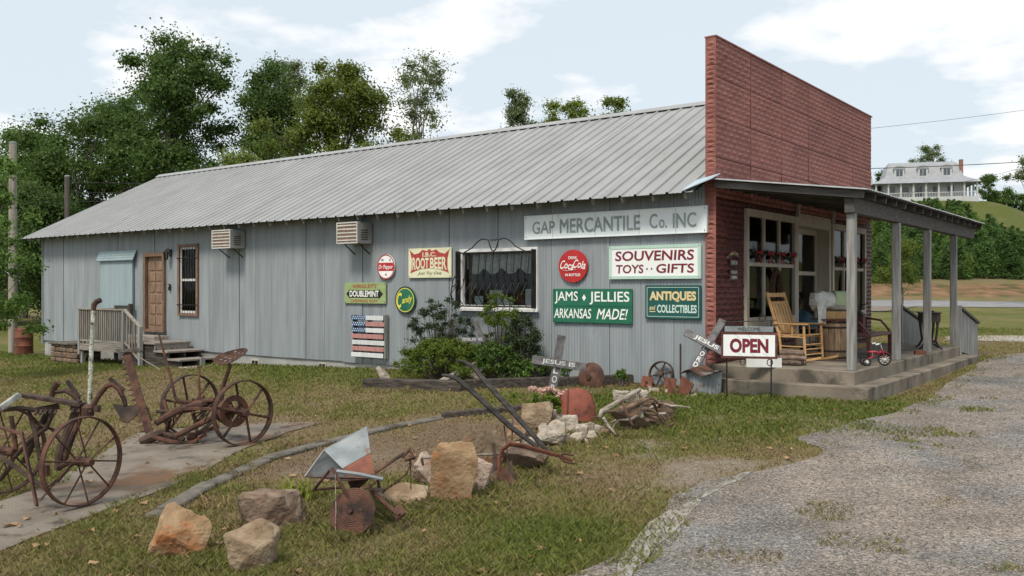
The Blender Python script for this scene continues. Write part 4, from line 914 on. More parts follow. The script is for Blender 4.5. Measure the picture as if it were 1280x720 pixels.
MB().tube([(c.x-.75*e, y, c.z-.22*h), (c.x-.4*e, y, c.z-.30*h), (c.x, y, c.z-.25*h), (c.x+.35*e, y, c.z-.20*h)], [.006, .012, .012, .005], 6, flat=.3).build('flourish', M['s_letter'], t)
# jams
t, a, y = wsign('wall_sign', 691, 790, 361, 402.5, 's_green', 'green sign with white letters reading JAMS JELLIES ARKANSAS MADE')
w_ = a[1]-a[0]; h_ = a[3]-a[2]
letter('JAMS', (fu(.03), y, fz(.56)), EXW, EZW, w_*.30, h_*.36, M['s_letter'], t, .012); letter('JELLIES', (fu(.48), y, fz(.54)), EXW, EZW, w_*.49, h_*.38, M['s_letter'], t, .012)
for (u0, u1) in ((.03, .33), (.48, .97)):
    for v in (.545, .915): MB().box(fu(u0), fu(u1), y-.0012, y-.0006, fz(v), fz(v)+.012).build('serif_line', M['s_letter'], t) if False else None
k = MB(); k.add([(fu(.385), y, fz(.74)), (fu(.41), y, fz(.64)), (fu(.435), y, fz(.74)), (fu(.41), y, fz(.84))], [(0, 1, 2, 3)]); k.build('diamond', M['s_letter'], t)
letter('ARKANSAS', (fu(.02), y, fz(.13)), EXW, EZW, w_*.48, h_*.28, M['s_letter'], t, .018, .1); letter('MADE!', (fu(.57), y, fz(.12)), EXW, EZW, w_*.38, h_*.30, M['s_letter'], t, .018, .3)
MB().box(a[0], a[1], y-.001, y+.001, fz(.485), fz(.50)).build('board_joint', M['s_dkgreen'], t)
# antiques
t, a, y = wsign('wall_sign', 806.5, 876, 356.5, 398, 's_dkgreen', 'dark green sign with gold letters reading ANTIQUES and COLLECTIBLES')
w_ = a[1]-a[0]; h_ = a[3]-a[2]
k = MB(); q = .035; l_ = .008
for (xa, xb, za, zb) in ((a[0]+q, a[1]-q, a[3]-q-l_, a[3]-q), (a[0]+q, a[1]-q, a[2]+q, a[2]+q+l_), (a[0]+q, a[0]+q+l_, a[2]+q+l_, a[3]-q-l_), (a[1]-q-l_, a[1]-q, a[2]+q+l_, a[3]-q-l_)): k.box(xa, xb, YW-.049, YW-.0455, za, zb)
k.build('border', M['s_mintletter'], t)
letter('ANTIQUES', (fu(.08), y, fz(.50)), EXW, EZW, w_*.84, h_*.32, M['s_tan'], t, .045)
letter('and', (fu(.08), y, fz(.26)), EXW, EZW, w_*.11, h_*.14, M['s_tan'], t, .02, .2); MB().box(fu(.08), fu(.19), y-.001, y, fz(.20), fz(.225)).build('underline', M['s_tan'], t)
letter('COLLECTIBLES', (fu(.22), y, fz(.18)), EXW, EZW, w_*.71, h_*.24, M['s_mintletter'], t, .03)
# root beer
t, a, y = wsign('wall_sign', 510.5, 564, 311, 347.5, 's_cream', 'cream and red sign reading ROOT BEER beside the barred window')
w_ = a[1]-a[0]; h_ = a[3]-a[2]
ol = [(.05, .16), (.14, .22), (.30, .30), (.5, .325), (.70, .30), (.86, .22), (.95, .16), (.92, .30), (.915, .62), (.96, .94), (.86, .80), (.74, .84), (.66, .95), (.56, .90), (.5, .97), (.44, .90), (.34, .95), (.26, .84), (.14, .80), (.04, .94), (.085, .62), (.08, .30)]
k = MB(); k.prism([(w_*u, h_*v) for u, v in ol], Matrix(((1, 0, 0, a[0]), (0, 0, -1, y+.001), (0, 1, 0, a[2]), (0, 0, 0, 1))), .003); k.build('red_shield', M['s_dullred'], t)
arc = lambda u, q: (u, q*(1-.22*math.sin(math.pi*u))+.10*math.sin(math.pi*u))
letter('ROOT', (fu(.10), y-.004, fz(.26)), EXW, EZW, w_*.39, h_*.44, M['s_cream'], t, .03, 0, lambda u, q: (u, q*(1-.18*u)+.12*u)); letter('BEER', (fu(.52), y-.004, fz(.26)), EXW, EZW, w_*.38, h_*.44, M['s_cream'], t, .03, 0, lambda u, q: (u, q*(.82+.18*u)+.12*(1-u)))
letter('I.B.C.', (fu(.34), y-.004, fz(.71)), EXW, EZW, w_*.32, h_*.15, M['s_cream'], t, .025)
letter('Just Try One', (fu(.22), y, fz(.08)), EXW, EZW, w_*.56, h_*.13, M['s_black'], t, .0, .4)
# oval soda sign
t, c, e, h, y = disc_sign('oval_sign', 482.3, 333.5, 11, 15.6, 's_white', 'small white and red oval soda sign showing 10 2 4 on the long wall', ('s_dullred', .90))
k = MB()
for i in range(16):
    u0, u1 = -1+2*i/16, -1+2*(i+1)/16; f = lambda u: min(.33, math.sqrt(max(0, 1-u*u)))*h
    k.quad((c.x+e*u0*.93, y+.001, c.z-f(u0)), (c.x+e*u1*.93, y+.001, c.z-f(u1)), (c.x+e*u1*.93, y+.001, c.z+f(u1)), (c.x+e*u0*.93, y+.001, c.z+f(u0)))
k.build('red_band', M['s_red'], t)
letter('Dr Pepper', (c.x-.82*e, y-.002, c.z-.26*h), EXW, EZW, 1.64*e, .42*h, M['s_letter'], t, .01, .25)
letter('10', (c.x-.55*e, y-.002, c.z+.46*h), EXW, EZW, .30*e, .18*h, M['s_black'], t, .02); letter('2', (c.x+.38*e, y-.002, c.z+.46*h), EXW, EZW, .18*e, .18*h, M['s_black'], t, .02); letter('4', (c.x-.10*e, y-.002, c.z-.72*h), EXW, EZW, .22*e, .2*h, M['s_dullred'], t, .03)
# gum sign
t, a, y = wsign('wall_sign', 430.5, 482, 353.5, 379, 's_olive', 'olive green gum sign with white letters on a black double arrow')
w_ = a[1]-a[0]; h_ = a[3]-a[2]
k = MB(); k.prism([(w_*u, h_*v) for u, v in ((.05, .46), (.15, .70), (.15, .64), (.84, .64), (.84, .70), (.94, .46), (.84, .22), (.84, .28), (.15, .28), (.15, .22))], Matrix(((1, 0, 0, a[0]), (0, 0, -1, y+.001), (0, 1, 0, a[2]), (0, 0, 0, 1))), .003); k.build('arrow', M['s_black'], t)
letter('DOUBLEMINT', (fu(.14), y-.004, fz(.33)), EXW, EZW, w_*.70, h_*.28, M['s_letter'], t, .04); letter("WRIGLEY'S", (fu(.20), y, fz(.74)), EXW, EZW, w_*.58, h_*.19, M['s_dullred'], t, .015); letter('CHEWING GUM', (fu(.16), y, fz(.06)), EXW, EZW, w_*.64, h_*.13, M['s_dullred'], t, .012)
# candy sign
t, c, e, h, y = disc_sign('oval_sign', 506.3, 375, 12.8, 17, 's_green', 'green oval sign with yellow script reading Candy', ('s_black', .93))
k = MB()
for i in range(40):
    a0, a1 = 2*math.pi*i/40, 2*math.pi*(i+1)/40; s1, s2 = .83, .89
    k.quad(*[(c.x+e*s*math.cos(q), y, c.z+h*s*math.sin(q)) for s, q in ((s1, a0), (s1, a1), (s2, a1), (s2, a0))])
k.build('yellow_line', M['s_yellow'], t)
up_ = lambda u, q: (u, q+.30*u)
letter('C', (c.x-.80*e, y-.002, c.z-.60*h), EXW, EZW, .50*e, 1.15*h, M['s_yellow'], t, .02, .2); letter('andy', (c.x-.28*e, y-.002, c.z-.42*h), EXW, EZW, 1.0*e, .62*h, M['s_yellow'], t, .02, .2, up_)
# flag made of pallet slats
a = wr(440, 480, 392.5, 446, .12); t = thing('pallet_flag', ((a[0]+a[1])/2, YW-.1, a[2]), 'flag of painted pallet slats with blue star corner hung on the wall', 'wall decoration')
w_ = a[1]-a[0]; h_ = a[3]-a[2]; sh_ = h_/7.0
for xx in (a[0]+.04, (a[0]+a[1])/2, a[1]-.04): MB().box(xx-.02, xx+.02, YW-.115, YW-.02, a[2]+.02, a[3]-.02).build('batten', M['darktimber'], t)
MB().box(a[1]+.012, a[1]+.035, YW-.12, YW-.02, a[2], a[3]).build('side_board', M['greywood'], t)
for i in range(7):
    za = a[3]-(i+1)*sh_+.012; zb = za+sh_*.72; m_ = ('s_flagwhite', 's_pink', 's_flagwhite', 's_pink', 's_flagwhite', 's_pink', 's_flagwhite')[i]; dx = .015*((i*5) % 3-1)
    xs = a[0]+.44*w_
    if i < 3:
        s_ = MB().box(a[0]+dx, xs, YW-.135, YW-.117, za, zb, .003).build('slat', M['s_blue'], t); MB().box(xs+.001, a[1]+dx, YW-.135, YW-.117, za, zb, .003).build('slat', M[m_], t)
        for r_ in range(2):
            for cc in range(6):
                cx = a[0]+.03+(cc+.5*r_)*.44*w_/6.4; cz = za+(zb-za)*(.3+.42*r_); sp = [((.018 if q % 2 == 0 else .009)*math.sin(q*math.pi/5), (.018 if q % 2 == 0 else .009)*math.cos(q*math.pi/5)) for q in range(10)]
                MB().prism(sp, Matrix(((1, 0, 0, cx), (0, 0, -1, YW-.1355), (0, 1, 0, cz), (0, 0, 0, 1))), .002).build('star', M['s_letter'], s_)
    else: MB().box(a[0]+dx, a[1]+dx, YW-.135, YW-.117, za, zb, .003).build('slat', M[m_], t)
# air conditioners
def aircon(px0, px1, py0, py1, label):
    D = .46; a0 = onY(px0, py0, YW-D); a1 = onY(px1, py0, YW-D); z1 = a0.z; z0 = onY(px0, py1, YW-D).z; x0, x1 = a0.x, a1.x
    t = thing('air_conditioner', ((x0+x1)/2, YW-D/2, z0), label, 'air conditioner', 'window air conditioners on the long wall')
    MB().box(x0, x1, YW-D, YW-.02, z0, z1, .01).build('case', M['ac'], t)
    k = MB(); y = YW-D-.012; b = .025
    for q in ((x0, x1, z1-b, z1), (x0, x1, z0, z0+b), (x0, x0+b, z0+b, z1-b), (x1-b, x1, z0+b, z1-b)): k.box(q[0], q[1], y, YW-D+.002, q[2], q[3])
    k.build('grille_frame', M['acfin'], t); MB().box(x0+b, x1-b, YW-D-.004, YW-D+.001, z0+b, z1-b).build('coil', M['trimwood'], t)
    for i in range(5):
        zz = z0+b+(z1-z0-2*b)*(i+.6)/5.2; MB().box(x0+b, x1-b, y, YW-D-.005, zz-.013, zz+.013).build('louvre', M['acfin'], t)
    for xx in (x0+.10, x1-.10): MB().bar((xx, YW-.01, z0-.22), (xx, YW-D+.14, z0-.005), .02, .02).build('bracket', M['iron'], t)
    for i in range(5): MB().box(x1+.001, x1+.005, YW-.36, YW-.16, z0+.08+i*.05, z0+.10+i*.05).build('side_vent', M['darkiron'], t)
aircon(265, 288, 288, 311, 'grey window air conditioner high on the wall right of the narrow window'); aircon(421, 447, 278.5, 305, 'grey window air conditioner high on the wall above the green gum sign')
# coach lamp, bell box, electric box
c = W(208, 318, .14); t = thing('wall_lamp', (c.x, YW-.02, c.z-.14), 'black coach lamp beside the brown side door', 'lamp')
MB().box(c.x-.05, c.x+.05, YW-.03, YW-.005, c.z-.06, c.z+.14).build('back_plate', M['iron'], t)
MB().tube([(c.x, YW-.03, c.z+.08), (c.x, YW-.10, c.z+.16), (c.x, YW-.15, c.z+.12)], .012, 6).build('arm', M['iron'], t)
MB().lathe([(.02, -.15), (.05, -.13), (.055, -.12)], 6, Matrix.Translation((c.x, YW-.15, c.z))).build('base', M['iron'], t); MB().lathe([(.048, -.12), (.065, .05)], 6, Matrix.Translation((c.x, YW-.15, c.z))).build('lantern_glass', M['glass'], t); MB().lathe([(.085, .05), (.04, .10), (.015, .14)], 6, Matrix.Translation((c.x, YW-.15, c.z))).build('roof', M['iron'], t)
for i in range(6): an = i*math.pi/3; MB().tube([(c.x+.049*math.cos(an), YW-.15+.049*math.sin(an), c.z-.12), (c.x+.066*math.cos(an), YW-.15+.066*math.sin(an), c.z+.05)], .005, 5).build('cage_bar', M['iron'], t)
c = W(213, 359); t = thing('bell_box', (c.x, YW-.03, c.z-.07), 'tiny black box on the wall between side door and narrow window', 'box'); MB().box(c.x-.035, c.x+.035, YW-.05, YW-.008, c.z-.09, c.z+.09, .008).build('case', M['black'], t); MB().box(c.x-.012, c.x+.012, YW-.055, YW-.051, c.z+.02, c.z+.05).build('button', M['acfin'], t)
gp_ = G(251, 470); c = onY(251, 452, 13.55); t = thing('utility_box', (c.x, 13.55, H(c.x, 13.55)), 'small grey utility box on a post right of the wooden steps', 'utility box')
MB().box(c.x-.10, c.x+.10, 13.48, 13.62, c.z-.11, c.z+.11, .01).build('case', M['ac'], t); MB().box(c.x-.03, c.x+.03, 13.53, 13.57, H(c.x, 13.55)-.05, c.z-.11).build('post', M['greywood'], t)
for s_ in (-1, 1): MB().tube([(c.x+s_*.04, 13.55, c.z+.11), (c.x+s_*.04, 13.55, c.z+.17)], .02, 8).build('cap', M['black'], t)
# ---- wooden landing and steps at the side door
dkx0, dkx1 = -24.97, -22.62; dky0, dky1 = 12.82, 13.98; dz = .45
t = thing('side_steps', (dkx1, 13.4, H(dkx1, 13.4)), 'weathered wooden landing with baluster railing and steps at the side door', 'steps')
y = dky0
while y < dky1-.05:
    MB().box(dkx0-.03, dkx1, y, y+.13, dz-.035, dz, .004).build('deck_board', M['deckwood'], t); y += .138
MB().box(dkx0-.02, dkx1-.01, dky0+.005, dky0+.045, dz-.17, dz-.037).build('rim_joist', M['deckwood'], t)
MB().box(dkx0-.02, dkx0+.02, dky0+.05, dky1, dz-.17, dz-.037).build('rim_joist', M['deckwood'], t)
for xx, yy in ((dkx0+.10, dky0+.09), (dkx1-.06, dky0+.09), (dkx0+.10, dky1-.1), (dkx1-.06, dky1-.1)): MB().box(xx-.045, xx+.045, yy-.045, yy+.045, H(xx, yy)-.1, dz-.036).build('support_post', M['greywood'], t)
rt = 1.40
MB().box(dkx0-.04, dkx1+.02, dky0-.01, dky0+.08, rt, rt+.04, .005).build('top_rail', M['deckwood'], t); MB().box(dkx0, dkx1, dky0+.02, dky0+.055, dz+.08, dz+.13).build('bottom_rail', M['deckwood'], t)
for xx in (dkx0+.03, dkx1-.03): MB().box(xx-.045, xx+.045, dky0-.005, dky0+.075, dz-.3, rt).build('newel', M['greywood'], t)
n = 20
for i in range(n): xx = dkx0+.12+(dkx1-dkx0-.24)*i/(n-1); MB().box(xx-.018, xx+.018, dky0+.015, dky0+.05, dz+.131, rt-.001).build('baluster', M['balwood'], t)
MB().box(dkx0+.0, dkx0+.04, dky0+.09, dky1, rt-.02, rt+.02).build('top_rail', M['deckwood'], t)
for i in range(7): yy = dky0+.18+i*.13; MB().box(dkx0+.005, dkx0+.04, yy-.018, yy+.018, dz, rt-.021).build('baluster', M['balwood'], t)
MB().box(-24.2, -24.1, 13.86, 13.96, dz, 1.55).build('newel', M['darktimber'], t); MB().box(dkx0, -24.2, 13.88, 13.94, 1.42, 1.50).build('top_rail', M['darktimber'], t)
# sloped rail beside the steps
sx1 = -21.85; MB().bar((dkx1+.02, dky0+.035, rt+.02), (sx1, dky0+.035, .98), .085, .04, (0, 0, 1)).build('stair_rail', M['deckwood'], t); MB().box(sx1-.045, sx1+.045, dky0-.01, dky0+.08, H(sx1, dky0)-.1, 1.0).build('newel', M['greywood'], t)
MB().bar((dkx1+.02, dky0+.035, dz+.12), (sx1, dky0+.035, .10), .035, .05, (0, 0, 1)).build('stair_rail', M['deckwood'], t)
for i in range(5):
    u = (i+1)/6; xx = dkx1+.02+(sx1-dkx1-.02)*u; MB().box(xx-.018, xx+.018, dky0+.02, dky0+.05, dz+.12+(.10-dz-.12)*u+.03, rt+.02+(.98-rt-.02)*u-.02).build('baluster', M['balwood'], t)
# door step boxes and treads
MB().box(-23.85, -22.35, 13.55, 13.98, dz+.002, .70, .006).build('door_step', M['deckwood'], t)
MB().box(-22.60, -21.30, 12.92, 13.98, .545, .59, .005).build('top_tread', M['deckwood'], t); MB().box(-21.36, -21.33, 12.95, 13.96, .40, .544).build('riser', M['deckwood'], t)
for i, (xa, zz) in enumerate(((-21.30, .40), (-20.75, .215), (-20.2, .04))): MB().box(xa-.03, xa+.60, 12.90, 13.98, zz-.045, zz, .005).build('tread', M['deckwood'], t)
for yy in (12.99, 13.45, 13.90):
    MB().add([(-22.58, yy+s, z) if x is None else (x, yy+s, z) for s in (-.025, .025) for x, z in ((-22.58, -.1), (-19.75, -.12), (-19.75, -.02), (-20.2, -.01), (-20.22, .165), (-20.75, .168), (-20.77, .35), (-21.32, .352), (-21.34, .54), (-22.58, .54))], [tuple(range(9, -1, -1)), tuple(range(10, 20))]+[(i, (i+1) % 10, 10+(i+1) % 10, 10+i) for i in range(10)]).build('stringer', M['darktimber'], t)
# stone pier left of the landing
a = onY(63, 427, 12.85); b = onY(96, 427, 12.85); t = thing('stone_pier', ((a.x+b.x)/2, 13.1, H(a.x, 13.1)), 'rough grey mortared stone pier left of the wooden landing', 'pier')
rq = random.Random(3); z = H(a.x, 13)-.1; zt_ = a.z-.06; row = 0
MB().box(a.x+.06, b.x-.06, 12.92, 13.58, z, zt_).build('core', M['concrete'], t)
while z < zt_-.05:
    hh = rq.uniform(.12, .19); hh = min(hh, zt_-z)
    for face in range(2):
        u = 0; L_ = (b.x-a.x) if face == 0 else .72
        while u < L_-.05:
            w = min(rq.uniform(.14, .30), L_-u); o_ = rq.uniform(-.015, .02)
            if face == 0: MB().box(a.x+u+.008, a.x+u+w-.008, 12.85-o_, 12.93, z+.008, z+hh-.008, .02).build('stone', M['rock_brown'], t)
            else: MB().box(b.x-.07, b.x+o_, 12.94+u*.88+.008, 12.94+(u+w)*.88-.008, z+.008, z+hh-.008, .02).build('stone', M['rock_brown'], t)
            u += w
    z += hh
MB().box(a.x-.04, b.x+.04, 12.80, 13.62, zt_, zt_+.06, .012).build('cap_slab', M['curb'], t)
# ------------------------------------------------------------------ porch furniture and the sign in front
def V(*a): return Vector(a)
def rocker(name, pos, rz, label, mat):
    t = thing(name, pos, label, 'chair', rz=rz); L = lambda k, n: k.build(n, M[mat], t, world=False, smooth=False)
    w = .29
    for s in (-1, 1):
        y = s*w
        pts = [V(x, y, .025+.075*((x-.02)/.52)**2) for x in np.linspace(-.58, .52, 14)]
        k = MB()
        for p, q in zip(pts[:-1], pts[1:]): k.bar(p, q+(q-p)*.05, .032, .04, (0, 0, 1))
        L(k, 'rocker')
        L(MB().tube([V(.25, y, .04), V(.23, y, .34), V(.22, y, .62)], [.021, .025, .021], 8), 'front_leg')
        L(MB().bar(V(-.20, y, .04), V(-.24, y, .44), .042, .034, c=.006), 'rear_leg')
        L(MB().bar(V(-.23, y, .40), V(-.50, y*.95, 1.19), .05, .03, (0, 1, 0), c=.008), 'back_post')
        k = MB(); k.bar(V(-.36, y, .64), V(.30, y, .645), .075, .025, c=.008); L(k, 'arm')
        for z in (.14, .26, .42): L(MB().tube([V(-.21, y, z), V(.245, y, z)], .011, 6), 'side_rung')
        L(MB().tube([V(0, y, .42), V(0, y, .635)], .012, 6), 'arm_spindle')
    for z in (.13, .22, .30): L(MB().tube([V(.245, -w, z), V(.245, w, z)], .011, 6), 'front_rung')
    L(MB().tube([V(-.21, -w, .2), V(-.21, w, .2)], .011, 6), 'rear_rung')
    for i in range(8): x = -.20+i*.058; L(MB().box(x-.025, x+.025, -w-.01, w+.01, .41+.03*abs(i-4)/4+.02*(i > 5), .43+.03*abs(i-4)/4+.02*(i > 5), .006), 'seat_slat')
    bx = lambda z: -.23-(z-.40)*.342
    for z, h in ((.50, .06), (1.00, .06), (1.14, .075)): L(MB().bar(V(bx(z)+.005, -w*.95, z), V(bx(z)+.005, w*.95, z), h, .022, (1, 0, 0), c=.004), 'back_rail')
    for i in range(5): y = -.19+i*.095; L(MB().bar(V(bx(.53)+.008, y, .53), V(bx(.97)+.008, y, .97), .062, .014, (1, 0, 0)), 'back_slat')
    return t
c1 = FL(1001, 451); ch1 = rocker('rocking_chair', (c1.x, c1.y, PFZ), math.radians(-10), 'light oak rocking chair in front of the display window', 'oak')
c2 = FL(1066, 436); ch2 = copy_tree(ch1); ch2.location = (c2.x-.25, c2.y, PFZ); ch2.rotation_euler = (0, 0, math.radians(20)); ch2['label'] = 'light oak rocking chair mostly hidden behind the barrel and the post'
# barrel with a board lid
c = FL(1041.5, 449); R_ = .255
t = thing('barrel', (c.x, c.y, PFZ), 'oak barrel with dark hoops used as a table beside the rocking chair', 'barrel')
prof = lambda u: .225+.045*math.sin(math.pi*u)
HB = .69
for i in range(16):
    a0 = 2*math.pi*i/16+.012; a1 = 2*math.pi*(i+1)/16-.012; k = MB(); n = 7; am = (a0+a1)/2
    for j in range(n):
        u = j/(n-1); r = prof(u); k.v += [(c.x+r*math.cos(q)*g, c.y+r*math.sin(q)*g, PFZ+u*HB) for q, g in ((a0, 1), (am, 1.012), (a1, 1), (a1, .9), (a0, .9))]
    for j in range(n-1):
        for q in range(5): k.f.append((j*5+q, j*5+(q+1) % 5, (j+1)*5+(q+1) % 5, (j+1)*5+q))
    k.f.append((4, 3, 2, 1, 0)); k.f.append(tuple((n-1)*5+q for q in range(5))); k.build('stave', M['barrel'], t)
for u0, u1 in ((.03, .09), (.20, .25), (.80, .85), (.93, .985)): MB().lathe([(prof(u0)+.004, u0*HB), (prof(u0)+.008, u0*HB), (prof(u1)+.008, u1*HB), (prof(u1)+.004, u1*HB)], 24, Matrix.Translation((c.x, c.y, PFZ))).build('hoop', M['darkiron'], t)
MB().lathe([(.2, HB-.03), (.2, HB-.02)], 16, Matrix.Translation((c.x, c.y, PFZ))).build('head', M['barrel'], t)
zt = PFZ+HB+.002
td = thing('table_board', (c.x, c.y, zt), 'dark red wooden board laid on the barrel', 'board'); q_ = Matrix.Translation((c.x, c.y, zt+.0155))@Matrix.Rotation(.65, 4, 'Z')
for i in (-1, 0, 1): MB().obox(q_@Matrix.Translation((0, i*.17, 0)), .62, .166, .025, .004).build('plank', M['redwood'], td)
# basket and quilt
zb = zt+.030; t = thing('basket', (c.x, c.y, zb), 'woven splint basket on the barrel under the quilt', 'basket'); dirr = Vector((.80, .60, 0))
mb_ = Matrix.Translation((c.x, c.y, zb))@Matrix.Rotation(math.atan2(dirr.y, dirr.x), 4, 'Z')
k = MB()
for i in range(4): k.obox(mb_@Matrix.Translation((0, -.13 if i < 2 else .13, .04+.06*(i % 2))), .46, .012, .03)
for s in (-1, 1):
    for z in (.04, .10): k.obox(mb_@Matrix.Translation((s*.225, 0, z)), .012, .26, .03)
k.obox(mb_@Matrix.Translation((0, 0, .012)), .45, .25, .015); bod = k.build('weave', M['basket'], t)
for i in range(13):
    for s in (-1, 1): MB().obox(mb_@Matrix.Translation((-.21+i*.035, s*.139, .065)), .022, .006, .13).build('splint', M['oak'], t)
zq = zb+.133
t = thing('quilt', (c.x, c.y, zq), 'rolled white patterned quilt with a green patch on the basket', 'quilt')
mq = Matrix.Translation((c.x, c.y, zq))@Matrix.Rotation(math.atan2(dirr.y, dirr.x), 4, 'Z')@Matrix.Scale(1.22, 4)
k = MB(); n = 18; m = 14; rq = random.Random(8)
rows = []
for i in range(n):
    x = -.30+.58*i/(n-1); ring = []
    for j in range(m):
        a = 2*math.pi*j/m; r = .135+.012*math.sin(3*a+i*.6)+.008*math.sin(i*1.3+a*2); sy = 1.05; ring.append(mq@Vector((x+.01*math.sin(a*4), r*math.cos(a)*sy, .14+r*math.sin(a)*(1.0 if math.sin(a) > 0 else .95))))
    rows += ring
k.add(rows, [(i*m+j, i*m+(j+1) % m, (i+1)*m+(j+1) % m, (i+1)*m+j) for i in range(n-1) for j in range(m)]+[tuple(range(m)), tuple((n-1)*m+j for j in range(m))]); k.build('roll', M['quilt'], t, smooth=True)
k = MB()   # spiral end
for tt in range(1): k.tube([mq@Vector((-.305, (.02+.10*u/12)*math.cos(u*1.1), .14+(.02+.10*u/12)*math.sin(u*1.1))) for u in range(13)], .012, 6)
k.build('spiral_edge', M['quilt'], t)
k = MB(); rows = []   # hanging flap
for i in range(6):
    for j in range(8):
        v = j/7; rows.append(mq@Vector((-.29+.16*i/5+.03*v*math.sin(i), -.15-.05*math.sin(v*2+i*.8)-.03*v, .16-.34*v)))
k.add(rows, [(i*8+j, i*8+j+1, (i+1)*8+j+1, (i+1)*8+j) for i in range(5) for j in range(7)]); k.build('flap', M['quilt'], t, smooth=True)
k = MB(); rows = []
for i in range(7):
    for j in range(7):
        a = math.radians(200-j*24); rows.append(mq@Vector((.0+.16*i/6, .155*math.cos(a)*1.02, .14+.155*math.sin(a))))
k.add(rows, [(i*7+j, i*7+j+1, (i+1)*7+j+1, (i+1)*7+j) for i in range(6) for j in range(6)]); k.build('green_patch', M['quiltgreen'], t, smooth=True)
# wicker chair with a blue cloth over it, behind the first rocker
c = FL(1003, 436); c = Vector((c.x+.1, c.y-.2, PFZ)); t = thing('bentwood_chair', c, 'bentwood chair with rounded back behind the oak rocking chair', 'chair')
for s in (-1, 1):
    for xx in (-.2, .2): MB().tube([c+V(xx, s*.2, 0), c+V(xx*.9, s*.19, .44)], .018, 6).build('leg', M['doorwood'], t)
MB().lathe([(.0, .43), (.23, .43), (.235, .445), (.23, .46), (0, .465)], 18, Matrix.Translation(c)).build('seat', M['doorwood'], t)
for sc in (1, .68): MB().tube([c+V(-.20, .2*sc*math.cos(a), .46+.50*sc*math.sin(a)) for a in np.linspace(0, math.pi, 14)], .014, 6).build('back_hoop', M['doorwood'], t)
t = thing('blue_cloth', c+V(0, 0, .47), 'dark blue cloth heaped on the bentwood chair', 'cloth')
k = MB(); rows = []; m = 16; n = 8
for i in range(n):
    u = i/(n-1); r = .25*math.sqrt(max(1-u*u, .0))*(1+.0*u)
    for j in range(m): a = 2*math.pi*j/m; rr = r*(1+.16*math.sin(a*3+u*3)+.08*math.sin(a*5)); rows.append(c+V(rr*math.cos(a)-.06*u, rr*math.sin(a), .47+.33*u*(1+.1*math.sin(a*2))))
k.add(rows, [(i*m+j, i*m+(j+1) % m, (i+1)*m+(j+1) % m, (i+1)*m+j) for i in range(n-1) for j in range(m)]+[tuple(range(m))]); k.build('drape', M['bluecloth'], t, smooth=True)
# firewood: each log
rq = random.Random(21); lc = FL(992, 456); spots = []
for lay, n in enumerate((5, 4, 3)):
    for i in range(n): spots.append((lay, i-(n-1)/2))
for q, (lay, i) in enumerate(spots):
    r = rq.uniform(.036, .052); L_ = rq.uniform(.30, .42); d = Vector((math.cos(.25+rq.uniform(-.15, .15)), math.sin(.25+rq.uniform(-.15, .15)), 0)); ctr = Vector((lc.x-.02, lc.y, PFZ))+Vector((-.2, .98, 0))*i*.095+Vector((.05*lay*0, 0, .045+lay*.075))+d*rq.uniform(-.05, .05)
    p0, p1 = ctr-d*L_/2, ctr+d*L_/2
    t = thing('firewood_log', Vector((ctr.x, ctr.y, ctr.z-r)), ('split log at the bottom of the small firewood pile behind the OPEN sign', 'split log in the middle layer of the firewood pile behind the OPEN sign', 'split log on top of the firewood pile behind the OPEN sign')[lay], 'log', 'firewood pile on the porch')
    MB().tube([p0, (p0+p1)/2+Vector((0, 0, .006)), p1], [r, r*1.06, r*.95], 8).build('bark', M['log'], t)
    for p, s in ((p0, -1), (p1, 1)): MB().tube([p, p+d*s*.003], r*.88, 8).build('cut_end', M['logend'], t)
# painted plank leaning at porch edge
a = FL(933, 459); b = FL(977, 459.5); t = thing('painted_plank', (a+b)/2, 'weathered white plank sign lying on the porch behind the OPEN sign', 'plank')
n_ = (b-a).normalized(); MB().solid([a+V(0, 0, .003), b+V(0, 0, .003), b+V(0, 0, .15), a+V(0, 0, .15)], .03).build('board', M['white'], t)
letter('FRESH JAM', a+V(0, 0, .05)+n_.cross(UP)*.018+n_*.06, n_, UP, (b-a).length-.12, .06, M['s_greyletter'], t, .01) if False else None
# tricycle
c = FL(1093, 457); t = thing('tricycle', (c.x, c.y, PFZ), 'small red tricycle with white wheels near the porch edge', 'tricycle', rz=math.radians(28)); t.scale = (.78, .78, .78)
def wheel(parent, ctr, axis, R, tyre, spokes, w=.03, mats=('rubber', 'white', 'chrome'), tr=.016, world=False, hubr=.03, hubl=.08, spr=.006, curved=0.0, name='wheel'):
    axis = Vector(axis).normalized(); q = axis.to_track_quat('Z', 'Y').to_matrix().to_4x4(); m = Matrix.Translation(ctr)@q
    k = MB(); k.lathe([(R-tr*2, -w/2), (R, -w/2), (R, w/2), (R-tr*2, w/2)], 40, m, closed=True)
    o = k.build(name, M[mats[0]], parent, world=world, smooth=True)
    MB().lathe([(.0, -hubl/2), (hubr*.7, -hubl/2), (hubr, -hubl/4), (hubr, hubl/4), (hubr*.7, hubl/2), (0, hubl/2)], 12, m).build('hub', M[mats[2]], o, world=world)
    for i in range(spokes):
        a = 2*math.pi*(i+.25)/spokes; s = (i % 2*2-1)*hubl*.25
        MB().tube([m@V(hubr*.8*math.cos(a), hubr*.8*math.sin(a), s), m@V((R-tr*1.5)*math.cos(a), (R-tr*1.5)*math.sin(a), 0)], spr, 6).build('spoke', M[mats[1]], o, world=world)
    return o
